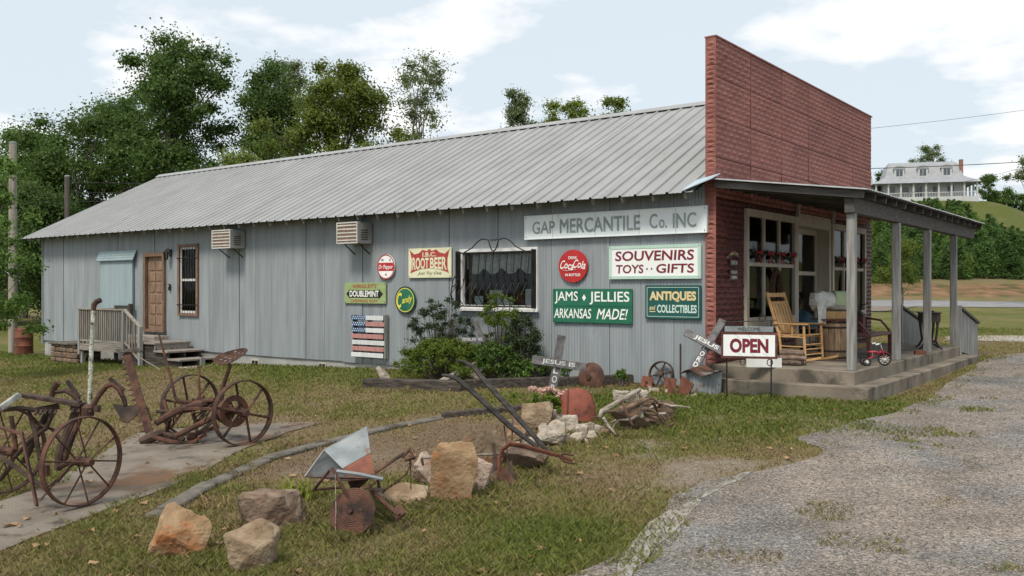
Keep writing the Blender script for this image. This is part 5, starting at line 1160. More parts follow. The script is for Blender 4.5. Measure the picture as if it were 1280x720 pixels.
# local: x forward
fwh = wheel(t, V(.20, 0, .135), (0, 1, 0), .135, 0, 10, .03, ('rubber', 'white', 'white'))
for s in (-1, 1): wheel(t, V(-.18, s*.15, .085), (0, 1, 0), .085, 0, 8, .028, ('rubber', 'white', 'white'))
L = lambda k, n, m: k.build(n, M[m], t, world=False, smooth=True)
L(MB().tube([V(-.18, -.16, .085), V(-.18, .16, .085)], .010, 6), 'axle', 'chrome'); L(MB().tube([V(-.2, 0, .10), V(-.05, 0, .17), V(.08, 0, .27), V(.14, 0, .30)], .020, 8), 'frame_tube', 'trike')
L(MB().box(-.24, -.10, -.13, .13, .10, .115, .005), 'step_plate', 'trike'); L(MB().tube([V(.20, -.03, .135), V(.16, -.03, .30), V(.15, 0, .36), V(.16, .03, .30), V(.20, .03, .135)], .011, 6), 'fork', 'trike')
L(MB().tube([V(.15, 0, .34), V(.12, 0, .44)], .011, 6), 'stem', 'chrome'); L(MB().tube([V(.02, -.16, .45), V(.09, -.13, .47), V(.12, 0, .44), V(.09, .13, .47), V(.02, .16, .45)], .010, 6), 'handlebar', 'chrome')
for s in (-1, 1): L(MB().tube([V(.06, s*.145, .46), V(-.01, s*.165, .448)], .016, 6), 'grip', 's_letter'); L(MB().box(.16, .24, s*.07-.03, s*.07+.03, .125+s*.06, .145+s*.06, .004), 'pedal', 'rubber')
L(MB().lathe([(0, .0), (.07, .0), (.085, .015), (.07, .035), (0, .04)], 14, Matrix.Translation((-.04, 0, .27))@Matrix.Scale(1.3, 4, (1, 0, 0))), 'saddle', 'trike'); L(MB().tube([V(-.04, 0, .18), V(-.04, 0, .275)], .012, 6), 'seat_post', 'chrome'); L(MB().tube([V(.10, -.03, .265), V(.20, -.035, .29), V(.30, -.03, .25)], .022, 6, flat=.3), 'fender', 'trike')
# dark red settee
a = FL(1141, 447); b0 = FL(1083, 452); t = thing('settee', (a+b0)/2, 'dark red wooden settee with spindle back behind the tricycle', 'bench')
bx0, bx1 = -5.55, -4.62; by0, by1 = 16.55, 18.02; zs = PFZ+.44
MB().box(bx0, bx1, by0, by1, zs-.05, zs, .01).build('seat', M['redwood'], t)
for xx in (bx0+.05, bx1-.05):
    for yy in (by0+.05, by1-.05): MB().box(xx-.03, xx+.03, yy-.03, yy+.03, PFZ, zs-.05).build('leg', M['redwood'], t)
MB().box(bx0+.01, bx0+.05, by0, by1, zs+.30, zs+.37, .006).build('back_rail', M['redwood'], t)
for i in range(11): yy = by0+.06+i*.134; MB().tube([(bx0+.03, yy, zs), (bx0+.03, yy, zs+.30)], [.016, .012], 6).build('spindle', M['redwood'], t)
for yy in (by0+.04, by1-.04):
    MB().tube([(bx0+.05, yy, zs+.24), (bx0+.45, yy, zs+.25), (bx1-.22, yy, zs+.21), (bx1-.12, yy, zs+.10), (bx1-.05, yy, zs+.0)], .022, 6).build('arm', M['redwood'], t)
    for xx in (bx0+.25, bx0+.45): MB().tube([(xx, yy, zs), (xx, yy, zs+.245)], .014, 6).build('arm_spindle', M['redwood'], t)
# coffee mill on settee
mc = Vector((bx0+.40, by1-.32, zs)); t = thing('coffee_mill', mc, 'little dark wooden box mill with a crank on the settee', 'mill')
MB().box(mc.x-.09, mc.x+.09, mc.y-.09, mc.y+.09, zs+.001, zs+.30, .008).build('box', M['redwood'], t); k = MB(); k.add([mc+V(-.11, -.11, .30), mc+V(.11, -.11, .30), mc+V(.11, .11, .30), mc+V(-.11, .11, .30), mc+V(0, 0, .42)], [(0, 3, 2, 1), (0, 1, 4), (1, 2, 4), (2, 3, 4), (3, 0, 4)]); k.build('roof', M['darkwood'], t); MB().tube([mc+V(0, 0, .40), mc+V(0, 0, .50), mc+V(.12, .05, .52), mc+V(.12, .05, .57)], .010, 6).build('crank', M['iron'], t); MB().box(mc.x+.09, mc.x+.098, mc.y-.06, mc.y+.06, zs+.04, zs+.12).build('drawer', M['darkwood'], t)
# black iron wheel under settee area (small wagon wheel)
mc = FL(1094, 440); 
# sewing cabinet
c = FL(1161, 436); t = thing('sewing_cabinet', (c.x, c.y, PFZ), 'dark treadle sewing cabinet on curved legs at the far end of the porch', 'cabinet', rz=math.radians(20)); L = lambda k, n, m='darkwood': k.build(n, M[m], t, world=False)
L(MB().box(-.20, .20, -.36, .36, .74, .765, .005), 'top'); L(MB().box(-.17, .17, -.33, .33, .56, .738, .004), 'drawer_case')
for s in (-1, 1):
    L(MB().box(.171, .18, s*.22-.09, s*.22+.09, .58, .72, .003), 'drawer', 'redwood')
    for xx in (-.13, .13): L(MB().tube([V(xx, s*.27, .56), V(xx*.9, s*.27, .35), V(xx*.7, s*.27, .18), V(xx*1.2, s*.27, .06), V(xx*1.7, s*.27, .012)], [.030, .022, .026, .022, .016], 8), 'leg')
    L(MB().box(-.10, .10, s*.27-.015, s*.27+.015, .16, .20), 'foot_rail')
L(MB().box(-.10, .12, -.16, .16, .10, .115), 'treadle', 'iron'); L(MB().tube([V(.0, -.27, .22), V(.0, .27, .22)], .012, 6), 'stretcher', 'iron')
t2 = thing('sewing_machine', (c.x, c.y, PFZ+.766), 'black sewing machine head on the dark cabinet', 'sewing machine', rz=math.radians(20)); L = lambda k, n, m='iron': k.build(n, M[m], t2, world=False)
L(MB().box(-.08, .08, -.17, .17, 0.001, .03, .006), 'bed'); L(MB().tube([V(0, .13, .03), V(0, .12, .20), V(0, .08, .24), V(0, -.10, .24), V(0, -.14, .22), V(0, -.14, .06)], [.035, .028, .03, .028, .028, .012], 8), 'body'); L(MB().lathe([(.0, -.01), (.065, -.01), (.065, .01), (0, .01)], 16, Matrix.Translation((0, .16, .21))@Matrix.Rotation(math.pi/2, 4, 'X')), 'handwheel')
# brick lying by the cabinet
c = FL(1150, 443); t = thing('loose_brick', (c.x, c.y, PFZ), 'loose red brick on the porch in front of the sewing cabinet', 'brick'); MB().obox(Matrix.Translation((c.x, c.y, PFZ+.035))@Matrix.Rotation(.5, 4, 'Z'), .20, .10, .068, .006).build('block', M['rust_red'], t); MB().obox(Matrix.Translation((c.x, c.y, PFZ+.0705))@Matrix.Rotation(.5, 4, 'Z'), .12, .04, .003).build('frog', M['brick'], t)
# potted shrub at the far corner of the porch, behind the settee
c = FL(1097, 430)
# porch window decorations
for wi, f in enumerate((fw[0], fw[2])):
    y0, y1 = f[0]+.13, f[1]-.13; zc = 2.62
    t = thing('bow_garland', (XF+.05, (y0+y1)/2, zc), ('dark garland with red bows across the left display window' if wi == 0 else 'dark garland with red bows across the right display window'), 'garland')
    k = MB(); rq = random.Random(wi); n = 40
    pts = [(XF+.065, y0+(y1-y0)*i/n, zc+.05-.10*abs(math.sin(3*math.pi*i/n))) for i in range(n+1)]; k.tube(pts, .03, 6)
    for i in range(260):
        p = Vector(pts[rq.randrange(n+1)]); d = Vector((rq.uniform(0, .6), rq.uniform(-1, 1), rq.uniform(-1, 1))).normalized(); e = d.cross(Vector((1, .2, .1))).normalized()*.012; k.add([p+e, p-e, p+d*.11], [(0, 1, 2)])
    k.build('greenery', M['pinegreen'], t)
    for i in range(4):
        p = Vector((XF+.105, y0+(y1-y0)*(i+.5)/4, zc+.02)); 
        k = MB()
        for s in (-1, 1):
            k.add([p, p+V(.03, s*.16, .07), p+V(.01, s*.17, -.05)], [(0, 1, 2)]); k.add([p, p+V(.01, s*.05, -.20), p+V(.02, s*.11, -.18)], [(0, 1, 2)])
        k.obox(Matrix.Translation(p), .03, .04, .04); k.build('bow', M['bow'], t)
    yc = f[0]+(f[1]-f[0])*(.53 if wi == 0 else .48); zz = 1.92
    t = thing('twig_wreath', (XF+.06, yc, zz-.45), ('large oval brown twig wreath on the left display window' if wi == 0 else 'large oval brown twig wreath on the right display window'), 'wreath')
    for q in range(3):
        k = MB()
        for s in range(9):
            ph = rq.uniform(0, 6.28); rr = rq.uniform(-.04, .04); k.tube([(XF+.085+.03*math.sin(5*a+ph), yc+(.235+rr+.02*math.sin(4*a+ph))*math.cos(a), zz+(.40+rr+.02*math.sin(3*a+ph))*math.sin(a)) for a in np.linspace(0, 2*math.pi, 30)[:-1]], .012, 5, closed=True)
        k.build('twig_ring', M['wreath'], t)
# goods standing in the windows
rq = random.Random(4)
for wi, f in enumerate((fw[0], fw[2])):
    for i in range(5):
        yy = f[0]+.25+i*(f[1]-f[0]-.5)/4.0; hh = rq.uniform(.3, .8)
        t = thing('window_goods', (XF-.45, yy, 1.35), ('pale box of goods standing inside the left display window' if wi == 0 else 'pale box of goods standing inside the right display window'), 'box', 'goods in the display windows %s' % ('left' if wi == 0 else 'right'))
        MB().box(XF-.55, XF-.40, yy-.13, yy+.13, 1.351, 1.35+hh, .006).build('carton', M[rq.choice(('paper', 'trimwood', 'bluecloth', 'paper'))], t); MB().box(XF-.398, XF-.394, yy-.08, yy+.08, 1.42, 1.35+hh*.7).build('card', M['white'], t)
MB().box(XF-1.0, XF-.2, fw[0][0], fw[0][1], 1.25, 1.35).build('window_shelf', M['darkwood'], st); MB().box(XF-1.0, XF-.2, fw[2][0], fw[2][1], 1.25, 1.35).build('window_shelf', M['darkwood'], st)
# little wall plaques left of the display window
p = onX(917, 330, XF+.03); t = thing('welcome_plaque', (XF+.03, p.y, p.z-.3), 'small dark wooden plaque with hanging boards left of the display window', 'plaque')
arcp = [(.26*math.cos(a), .13*math.sin(a)) for a in np.linspace(.15, math.pi-.15, 12)]+[(.22*math.cos(a), .06*math.sin(a)) for a in np.linspace(math.pi-.15, .15, 12)]
mw = lambda y, z: Matrix(((0, 0, 1, XF+.02), (1, 0, 0, y), (0, 1, 0, z), (0, 0, 0, 1)))
zA = onX(917, 321, XF).z; MB().prism(arcp, mw(p.y, zA-.06), .02).build('arch', M['darkwood'], t)
letter('WELCOME', (XF+.043, p.y-.17, zA-.0), (0, 1, 0), EZW, .34, .05, M['s_tan'], t, .01, 0, lambda u, q: (u, q+1.0*math.sin(math.pi*u)*.8))
for (pa, pb) in ((325, 333), (338, 351)):
    z1 = onX(917, pa, XF).z; z0 = onX(917, pb, XF).z; MB().box(XF+.02, XF+.04, p.y-.15, p.y+.15, z0, z1, .003).build('hanging_board', M['darkwood'], t)
    rows_ = 1 if pb-pa < 10 else 2
    for r_ in range(rows_): letter('COME IN' if rows_ == 1 else ('WE ARE', 'OPEN')[1-r_], (XF+.043, p.y-.12, z0+.03+r_*(z1-z0)/rows_), (0, 1, 0), EZW, .24, (z1-z0)/rows_*.6, M['s_letter_old'], t, .02)
# OPEN sign on an iron stand
a = G(908.5, 500); b = G(964, 501.5); ex = (b-a); ex.z = 0; Ls = ex.length; ex.normalize(); nrm = ex.cross(UP)
t = thing('open_sign', (a+b)/2, 'white and maroon OPEN sign on a black iron stand in the grass', 'sign'); dA = dep(a); zz = lambda py: CZ-(py-360)/FPX*dA
for p in (a, b):
    q = Vector((p.x, p.y, 0)); MB().tube([q+V(0, 0, p.z-.15), q+V(0, 0, zz(400))], .011, 6).build('stake', M['iron'], t)
q0 = Vector((a.x, a.y, 0)); 
def sp(u, py): return q0+ex*u+UP*zz(py)
u0 = -.085; u1 = Ls+.09
MB().tube([sp(-.05, 403), sp(Ls+.08, 399.5)], .009, 6).build('top_bar', M['iron'], t)
for uc, pyc in ((.17, 398.5), (Ls*.80, 397)): MB().tube([sp(uc+.045*math.cos(q), pyc)+UP*.055*math.sin(q) for q in np.linspace(0, 6.28, 14)[:-1]], .007, 5, closed=True).build('ring', M['iron'], t)
for uc in (.36*Ls, Ls*.97): MB().tube([sp(uc+.04*math.cos(q), 452)+UP*.05*math.sin(q) for q in np.linspace(0, 6.28, 14)[:-1]], .007, 5, closed=True).build('ring', M['iron'], t)
def plate(u0, u1, pa, pb, off, th, mat, name):
    p = [sp(u0, pb), sp(u1, pb), sp(u1, pa), sp(u0, pa)]; return MB().solid([x+nrm*off for x in p], th).build(name, M[mat], t)
fr_ = plate(u0, u1, 415, 447.5, .02, .035, 's_dullred' if False else 'redwood', 'frame'); plate(u0+.035, u1-.035, 418, 444.5, .040, .004, 's_white', 'panel')
hh = zz(422.5)-zz(440.5); letter('OPEN', sp(u0+.13, 440.5)+nrm*.044, ex, UP, (u1-u0)-.26, hh, M['s_maroon'], t, .045)
for uu in (.3, .55, .8):
    x = u0+.035+(u1-u0-.07)*uu; MB().bar(sp(x-.05, 418.3)+nrm*.0425, sp(x+.03, 423)+nrm*.0425, .004, .001, nrm).build('lead_line', M['s_greyletter'], t); MB().bar(sp(x-.03, 440)+nrm*.0425, sp(x+.05, 444.2)+nrm*.0425, .004, .001, nrm).build('lead_line', M['s_greyletter'], t)
plate(-.03, Ls+.03, 407.5, 414.3, .02, .02, 'galv', 'welcome_board'); letter('WELCOME', sp(.16, 413)+nrm*.032, ex, UP, Ls-.32, zz(408.8)-zz(413), M['s_black'], t, .01)
for s, uu in ((-1, -.03), (1, Ls+.03)): MB().tube([sp(uu-s*.10, 405), sp(uu+s*.06, 415)], .007, 5).build('brace', M['iron'], t)
# ------------------------------------------------------------------ the yard
from mathutils import noise as mnoise
def rock(px, py, wpx, hpx, mat, label, seed, depthf=.8, group=None, ee=.72, tilt=0.0, parent=None, npts=13, sink=.04):
    """faceted field stone resting on the ground; width and height read off the picture, base on the ground"""
    g = G(px, py-2); d = dep(g); w = wpx/FPX*d; h = hpx/FPX*d; rq = random.Random(seed)
    bm = bmesh.new()
    dims = (w/2, w/2*depthf, h/2)
    for i in range(npts):
        v = Vector((rq.gauss(0, 1), rq.gauss(0, 1), rq.gauss(0, 1))).normalized()
        e = ee; v = Vector([math.copysign(abs(c)**e, c) for c in v]); v = Vector((v.x*dims[0], v.y*dims[1], v.z*dims[2]))
        bm.verts.new(v*rq.uniform(.85, 1.0))
    r = bmesh.ops.convex_hull(bm, input=bm.verts); bmesh.ops.delete(bm, geom=[v for v in bm.verts if not v.link_faces], context='VERTS')
    x0 = min(v.co.x for v in bm.verts); x1 = max(v.co.x for v in bm.verts); z0 = min(v.co.z for v in bm.verts); z1 = max(v.co.z for v in bm.verts)
    for v in bm.verts: v.co.x = (v.co.x-(x0+x1)/2)*w/(x1-x0); v.co.z = (v.co.z-z0)*(h+sink)/(z1-z0)
    bmesh.ops.bevel(bm, geom=list(bm.edges), offset=min(w, h)*.022, segments=1, affect='EDGES', profile=.5)
    bmesh.ops.triangulate(bm, faces=bm.faces); bmesh.ops.subdivide_edges(bm, edges=[e for e in bm.edges if e.calc_length() > w*.1], cuts=1, use_grid_fill=True)
    bmesh.ops.triangulate(bm, faces=bm.faces); bmesh.ops.subdivide_edges(bm, edges=[e for e in bm.edges if e.calc_length() > w*.1], cuts=1)
    bmesh.ops.triangulate(bm, faces=bm.faces)
    if wpx > 26: bmesh.ops.subdivide_edges(bm, edges=[e for e in bm.edges if e.calc_length() > w*.06], cuts=1); bmesh.ops.triangulate(bm, faces=bm.faces)
    sc = 1.0/w
    for v in bm.verts:
        n = mnoise.noise(v.co*sc*3.5+Vector((seed, 0, 0)))*.04+mnoise.noise(v.co*sc*9+Vector((0, seed, 0)))*.03+mnoise.noise(v.co*sc*24+Vector((0, 0, seed)))*.02; v.co += v.co.normalized()*n*w
    bmesh.ops.recalc_face_normals(bm, faces=bm.faces)
    me = bpy.data.meshes.new('rock'); bm.to_mesh(me); bm.free(); me.materials.append(M[mat])
    o = link('rock', me); o.location = (g.x+FWD.x*w*.25, g.y+FWD.y*w*.25, g.z-sink); o.rotation_euler = (0, 0, TH)
    return tag(o, label, 'rock', group)
rock(217, 702, 82, 64, 'rock_orange', 'angular tan boulder with orange flat top nearest the concrete pad', 3, .75, npts=11)
rock(334, 664, 86, 47, 'rock_brown', 'broad brown boulder beside the yellow green day lilies', 12, .7)
rock(310, 719, 66, 66, 'rock_tan', 'knobbly tan boulder at the bottom edge of the picture', 8, .8)
rock(567, 634, 62, 76, 'rock_orange', 'upright orange sandstone slab with a flat face', 25, .3, npts=12, ee=.45)
rock(531, 610, 34, 42, 'rock_pink', 'whitish stone left behind the upright sandstone slab', 5, .8)
rock(601, 617, 30, 46, 'rock_pink', 'pinkish stone tucked right behind the upright sandstone slab', 6, .8)
rock(607, 590, 56, 50, 'rock_tan', 'rounded tan and orange rock behind the plough', 17, .8)
rock(658, 592, 64, 28, 'rock_brown', 'low flat brown stone under the plough beam', 9, .7)
rock(499, 636, 66, 27, 'rock_tan', 'flat greyish stone under the chain behind the wheelbarrow', 10, .6)
rock(672, 540, 40, 35, 'rock_tan', 'tallest tan rock of the heap beside the pink flowers', 14, .8)
rock(689, 560, 46, 32, 'rock_pale', 'large pale knobbly rock at the front of the white rock heap', 15, .8)
rock(648, 556, 30, 22, 'rock_tan', 'small tan rock just behind the plough handles', 19, .8)
for i, (a, b, w, h) in enumerate(((713, 543, 24, 22), (728, 551, 18, 19), (735, 546, 18, 17), (716, 532, 20, 16), (703, 534, 22, 20), (721, 556, 16, 14), (740, 552, 14, 12), (745, 545, 26, 14), (698, 548, 18, 14), (733, 556, 9, 6), (680, 543, 14, 12), (708, 553, 13, 10))):
    rock(a, b, w, h, 'rock_pale', 'small pale stone in the white rock heap in front of the red kettle', 30+i, .8, 'small stones of the white rock heap')
rock(800, 505, 22, 16, 'rock_pale', 'white rounded stone on top of the driftwood heap', 51, .8)
rock(783, 507, 34, 17, 'rock_pale', 'tan pitted stone behind the driftwood branch', 52, .8)
for i, (a, b) in enumerate(((836, 493), (818, 492), (868, 499), (871, 491), (812, 489))): rock(a, b, 10+3*(i % 2), 5, 'rock_pale', 'small flat white stone in the grass by the wall', 60+i, .8, 'flat white stones by the wall')
for i, (a, b, w, h, m_, lab) in enumerate(((585, 618, 26, 20, 'rock_tan', 'small tan stone at the right foot of the upright slab'), (620, 604, 24, 22, 'rock_brown', 'brown stone beside the plough share'), (628, 578, 40, 24, 'rock_tan', 'tan stone under the plough handles'), (640, 572, 30, 18, 'rock_pink', 'pale stone just behind the plough beam'), (660, 566, 26, 16, 'rock_pale', 'pale stone left of the white rock heap'), (645, 545, 24, 20, 'rock_tan', 'tan stone at the back of the rock heap'), (525, 622, 22, 14, 'rock_pale', 'low pale stone at the left foot of the upright slab'), (470, 628, 30, 16, 'rock_brown', 'brown stone behind the ridged disc'), (758, 548, 22, 10, 'rock_brown', 'low brown stone right of the white rock heap'))): rock(a, b, w, h, m_, lab, 90+i, .8)
# concrete edging in lengths
def edging(pts, w, h, mat, name, label, cat, n=None, group=None, gap=.012, seed=1):
    P_ = [G(*p) for p in pts]; t = thing(name, P_[len(P_)//2], label, cat); rq = random.Random(seed)
    for a, b in zip(P_[:-1], P_[1:]):
        d = (b-a); L_ = d.length; k = max(1, int(round(L_/(n or L_))))
        for j in range(k):
            p = a+d*(j/k); q = a+d*((j+1)/k)-d.normalized()*gap; p.z = H(p.x, p.y)+h/2-.03+rq.uniform(-.012, .012); q.z = H(q.x, q.y)+h/2-.03+rq.uniform(-.012, .012)
            s_ = Vector((-d.y, d.x, 0)).normalized()*rq.uniform(-.012, .012)
            MB().bar(p+s_, q+s_, w, h, (0, 0, 1), .015).build('length', M[mat], t)
    return t
edging([(192, 648), (264, 607), (338, 574), (415, 553), (483, 537), (552, 523)], .18, .07, 'curb', 'concrete_edging', 'old grey concrete edging running from boulders toward the store', 'edging', .9)
edging([(553, 522), (612, 517), (668, 511)], .13, .11, 'darktimber', 'garden_timber', 'dark round timber lying at the end of the concrete edging', 'timber')
edging([(457, 484), (580, 489)], .22, .20, 'darktimber', 'garden_timber', 'thick brown railway sleeper edging the left of the shrub bed', 'timber')
edging([(582, 486), (690, 484), (800, 479)], .16, .20, 'darktimber', 'garden_timber', 'long dark timber edging the right of the shrub bed', 'timber')
# ---- crosses
def cross(base, top, armL, armR, w, label, txt_h, txt_v, vt=(.5, .9), ht=(.1, .95), nrm=None, seed=1):
    base, top, armL, armR = map(Vector, (base, top, armL, armR)); t = thing('wooden_cross', base, label, 'cross')
    ex = (armR-armL).normalized(); ez = (top-base).normalized(); n = ex.cross(ez).normalized()
    MB().bar(base, top, w, .035, -n, .004).build('upright', M['s_greycross'], t); MB().bar(armL+n*.037, armR+n*.037, .035, w, ez, .004).build('crossbar', M['s_greycross'], t)
    o = armL+n*.058; up = n.cross(ex).normalized(); L_ = (armR-armL).length
    letter(txt_h, o+ex*L_*ht[0]-up*w*.34, ex, up, L_*(ht[1]-ht[0]), w*.68, M['s_letter_old'], t, .025)
    L2 = (top-base).length; rt_ = ez.cross(n).normalized(); k = len(txt_v)
    for i, ch in enumerate(txt_v):
        f = vt[0]+(vt[1]-vt[0])*(i/k); hh = L2*(vt[1]-vt[0])/k*.8
        letter(ch, top-ez*(f*L2+hh)-rt_*w*.30+n*.021, rt_, ez, w*.6, hh, M['s_letter_old'], t, .025)
    return t
g = G(688, 492); d = dep(g)
cross(Vector((g.x, g.y, g.z-.15))+0*RGT, P(702, 419, d), P(665, 449, d), P(732, 459, d), .135, 'grey wooden cross lettered JESUS IS standing in front of the shrub bed', 'JESUS IS', 'LORD', (.46, 1.0), (.18, .80))
yy_ = 13.45; a = onY(858, 468, yy_)
cross(onY(853, 484, yy_-.1), onY(904, 400, YW-.06), onY(857, 416, yy_+.25), onY(912, 445, yy_+.25), .13, 'leaning grey wooden cross lettered JESUS IS LORD against the store corner', 'JESUS IS', 'LORD', (.40, .72), (.22, .98))
g = G(588, 478); g = Vector((g.x, g.y+.9, H(g.x, g.y+.9))); d = dep(g)
cross(Vector((g.x, g.y, g.z-.1)), P(593, 400, d), P(571, 425, d), P(607, 424, d), .10, 'faded wooden cross half hidden in the shrubs under the barred window', 'JESUS IS', 'LORD', (.40, .95), (.15, .9))
# ---- scrap by the corner
c = onY(874, 489, 13.35); t = thing('scrap_stand', (c.x, 13.4, H(c.x, 13.4)), 'rusty bent sheet over a ribbed metal tub under the leaning cross', 'scrap metal')
z = H(c.x, 13.4)-.03; x0, x1 = c.x-.26, c.x+.30
k = MB()
for i in range(48):
    a0 = 2*math.pi*i/48; a1 = 2*math.pi*(i+1)/48; r0 = .27+.010*math.cos(i*math.pi/1); r1 = .27+.010*math.cos((i+1)*math.pi/1); k.quad((c.x+.03+r0*math.cos(a0), 13.45+r0*.8*math.sin(a0), z), (c.x+.03+r1*math.cos(a1), 13.45+r1*.8*math.sin(a1), z), (c.x+.03+r1*1.06*math.cos(a1), 13.45+r1*.85*math.sin(a1), z+.40), (c.x+.03+r0*1.06*math.cos(a0), 13.45+r0*.85*math.sin(a0), z+.40))
k.build('ribbed_tub', M['galv'], t)
k = MB(); rw = [(x0+.03+(x1-x0)*i/8, yy, z+.42+.05*math.sin(i*.9)-.05*abs(i-4)/4+(.03 if yy > 13.3 else 0)) for i in range(9) for yy in (13.14, 13.68)]; k.add(rw+[(p[0], p[1], p[2]-.012) for p in rw], [(2*i, 2*i+1, 2*i+3, 2*i+2) for i in range(8)]+[(18+2*i+2, 18+2*i+3, 18+2*i+1, 18+2*i) for i in range(8)]+[(2*i, 2*i+2, 18+2*i+2, 18+2*i) for i in range(8)]); k.build('rusty_sheet', M['rust'], t)
MB().solid([(x0+.02, 13.06, z+.0), (x0+.20, 13.04, z+.0), (x0+.30, 13.08, z+.22), (x0+.08, 13.10, z+.34)], .02).build('red_plate', M['rust_red'], t)
MB().solid([(x0-.18, 13.10, z+.0), (x0-.02, 13.0, z+.0), (x0-.02, 13.02, z+.13), (x0-.14, 13.10, z+.30)], .02).build('red_plate', M['rust_red'], t)
c = onY(826, 471, YW-.16); gz = H(c.x, YW-.16); R_ = c.z-gz if c.z-gz > .15 else .25; R_ = .225
t = thing('iron_wheel', (c.x, YW-.16, gz), 'rusty six spoke iron wheel leaning against the metal wall', 'wheel')  # plain spoked iron wheel, leaned against the wall
wh = wheel(t, Vector((c.x, YW-.15, gz+R_)), (0.05, -1, .28), R_, 0, 6, .06, ('darkiron', 'darkiron', 'darkiron'), .010, True, .05, .09, .016, name='rim')
for px_, lab in ((808, 'small rusty square plate left of the iron wheel'), (837, 'small rusty square plate right of the iron wheel')):
    c = onY(px_, 485, YW-.33); gz = H(c.x, YW-.33); t = thing('rusty_plate', (c.x, YW-.33, gz), lab, 'plate'); MB().solid([(c.x-.10, YW-.38, gz-.01), (c.x+.10, YW-.34, gz-.01), (c.x+.10, YW-.26, gz+.17), (c.x-.09, YW-.30, gz+.19)], .012).build('sheet', M['rust_red'], t); MB().box(c.x-.02, c.x+.02, YW-.34, YW-.32, gz+.06, gz+.10).build('bolt', M['darkiron'], t)
# half buried disc right of the cross
c = onY(738, 470, 13.2); gz = H(c.x, 13.2); t = thing('plough_disc', (c.x, 13.2, gz), 'rust brown plough disc standing behind the timber right of the cross', 'disc'); m_ = Matrix.Translation((c.x, 13.2, gz+.17))@Matrix.Rotation(math.radians(80), 4, 'X'); MB().lathe([(0.0, .05), (.10, .04), (.20, .015), (.26, -.02), (.262, -.025), (.20, .008), (.1, .03), (0, .04)], 28, m_).build('disc', M['rust'], t, smooth=True); MB().lathe([(0, .0), (.05, .0), (.05, .07), (0, .08)], 10, m_).build('hub', M['rust'], t)
# ---- red kettle
g = G(722, 530); d = dep(g); R_ = 25/FPX*d; hk = 42/FPX*d
ctr = Vector((g.x, g.y, g.z))+FWD*R_*.8
t = thing('iron_kettle', ctr, 'rusty red cast iron kettle turned over beside pink flowers', 'kettle')
MB().lathe([(R_*.98, -.02), (R_*1.0, hk*.25), (R_*.97, hk*.5), (R_*.86, hk*.75), (R_*.62, hk*.93), (R_*.3, hk*1.0), (0.001, hk*1.01)], 32, Matrix.Translation(ctr)@Matrix.Rotation(math.radians(-14), 4, Vector(RGT))).build('shell', M['kettle'], t, smooth=True)
sd_ = ctr-RGT*R_*.55-FWD*R_*.82
MB().tube([ctr+Matrix.Rotation(-.15, 3, 'Z')@(-RGT*R_*.40-FWD*R_*.88*s)+UP*hk*q for s, q in ((1.05, .02), (1.06, .45), (.86, .78), (.3, 1.02))], .008, 6).build('seam', M['rust_red'], t)
k = MB(); pA = ctr-FWD*R_*1.02-RGT*R_*.42
k.prism([(.055*math.cos(a), .075*math.sin(a)) for a in np.linspace(0, math.pi, 10)], Matrix(((RGT.x, 0, -FWD.x, pA.x), (RGT.y, 0, -FWD.y, pA.y), (0, 1, 0, g.z+.0), (0, 0, 0, 1))), .012); k.build('spout_hole', M['black'], t)
# ---- driftwood heap
g = G(795, 540); d = dep(g)
def lump(name, px, py, wpx, hpx, mat, label, seed): 
    o = rock(px, py, wpx, hpx, mat, label, seed, .6); o.name = name; o['category'] = 'wood'; return o
lump('stump_root', 795, 541, 62, 28, 'stump', 'dark weathered stump lying in the driftwood heap', 71); lump('stump_root', 828, 531, 38, 28, 'stump', 'brown root clump at the right end of the driftwood heap', 72); lump('stump_root', 805, 520, 50, 20, 'stump', 'brown rotted log at the back of the driftwood heap', 73)
rw_ = random.Random(12); g0 = G(808, 534); dh = dep(g0); hp = thing('root_tangle', g0, 'tangle of thin twisted brown roots over the driftwood heap', 'roots')
for i in range(22):
    a0 = P(rw_.uniform(768, 838), rw_.uniform(500, 532), dh+rw_.uniform(-.35, .35)); pts = [a0]; dv_ = Vector((rw_.uniform(-1, 1), rw_.uniform(-1, 1), rw_.uniform(-.3, .5))).normalized()
    for j in range(5): dv_ = (dv_+Vector((rw_.uniform(-.6, .6), rw_.uniform(-.6, .6), rw_.uniform(-.7, .35)))).normalized(); q = pts[-1]+dv_*.085; q.z = max(q.z, H(q.x, q.y)+.01); pts.append(q)
    MB().tube(pts, [.022, .02, .017, .013, .010, .005], 6).build('root', M[rw_.choice(('stump', 'driftwood', 'stump'))], hp, smooth=True)
def branch(name, pts, r, mat, label, cat='branch', n=8):
    t = thing(name, pts[0], label, cat); MB().tube(pts, r, n).build('limb', M[mat], t, smooth=True); return t
b = branch('driftwood_branch', [P(749, 522, d-.2), P(752, 514, d-.15), P(770, 504, d), P(785, 496, d+.1), P(800, 487, d+.2)], [.022, .030, .032, .030, .026], 'driftwood', 'bare grey driftwood branch resting on the heap'); MB().tube([P(778, 502, d), P(783, 515, d-.2), P(791, 532, d-.3)], [.022, .018, .01], 6).build('fork', M['rust'], b)
branch('driftwood_branch', [P(754, 522, d-.2), P(760, 532, d-.25), P(770, 543, d-.3)], [.022, .018, .010], 'driftwood', 'short forked driftwood stick in front of the heap')
branch('driftwood_branch', [P(780, 512, d), P(797, 504, d), P(812, 497, d+.15), P(822, 502, d+.2)], [.03, .035, .03, .02], 'stump', 'dark curved root across the top of the driftwood heap')
b = branch('driftwood_branch', [P(838, 521, d+.1), P(842, 528, d+.1), P(830, 537, d-.1)], [.015, .013, .008], 'stump', 'thin brown root at the right end of the heap')
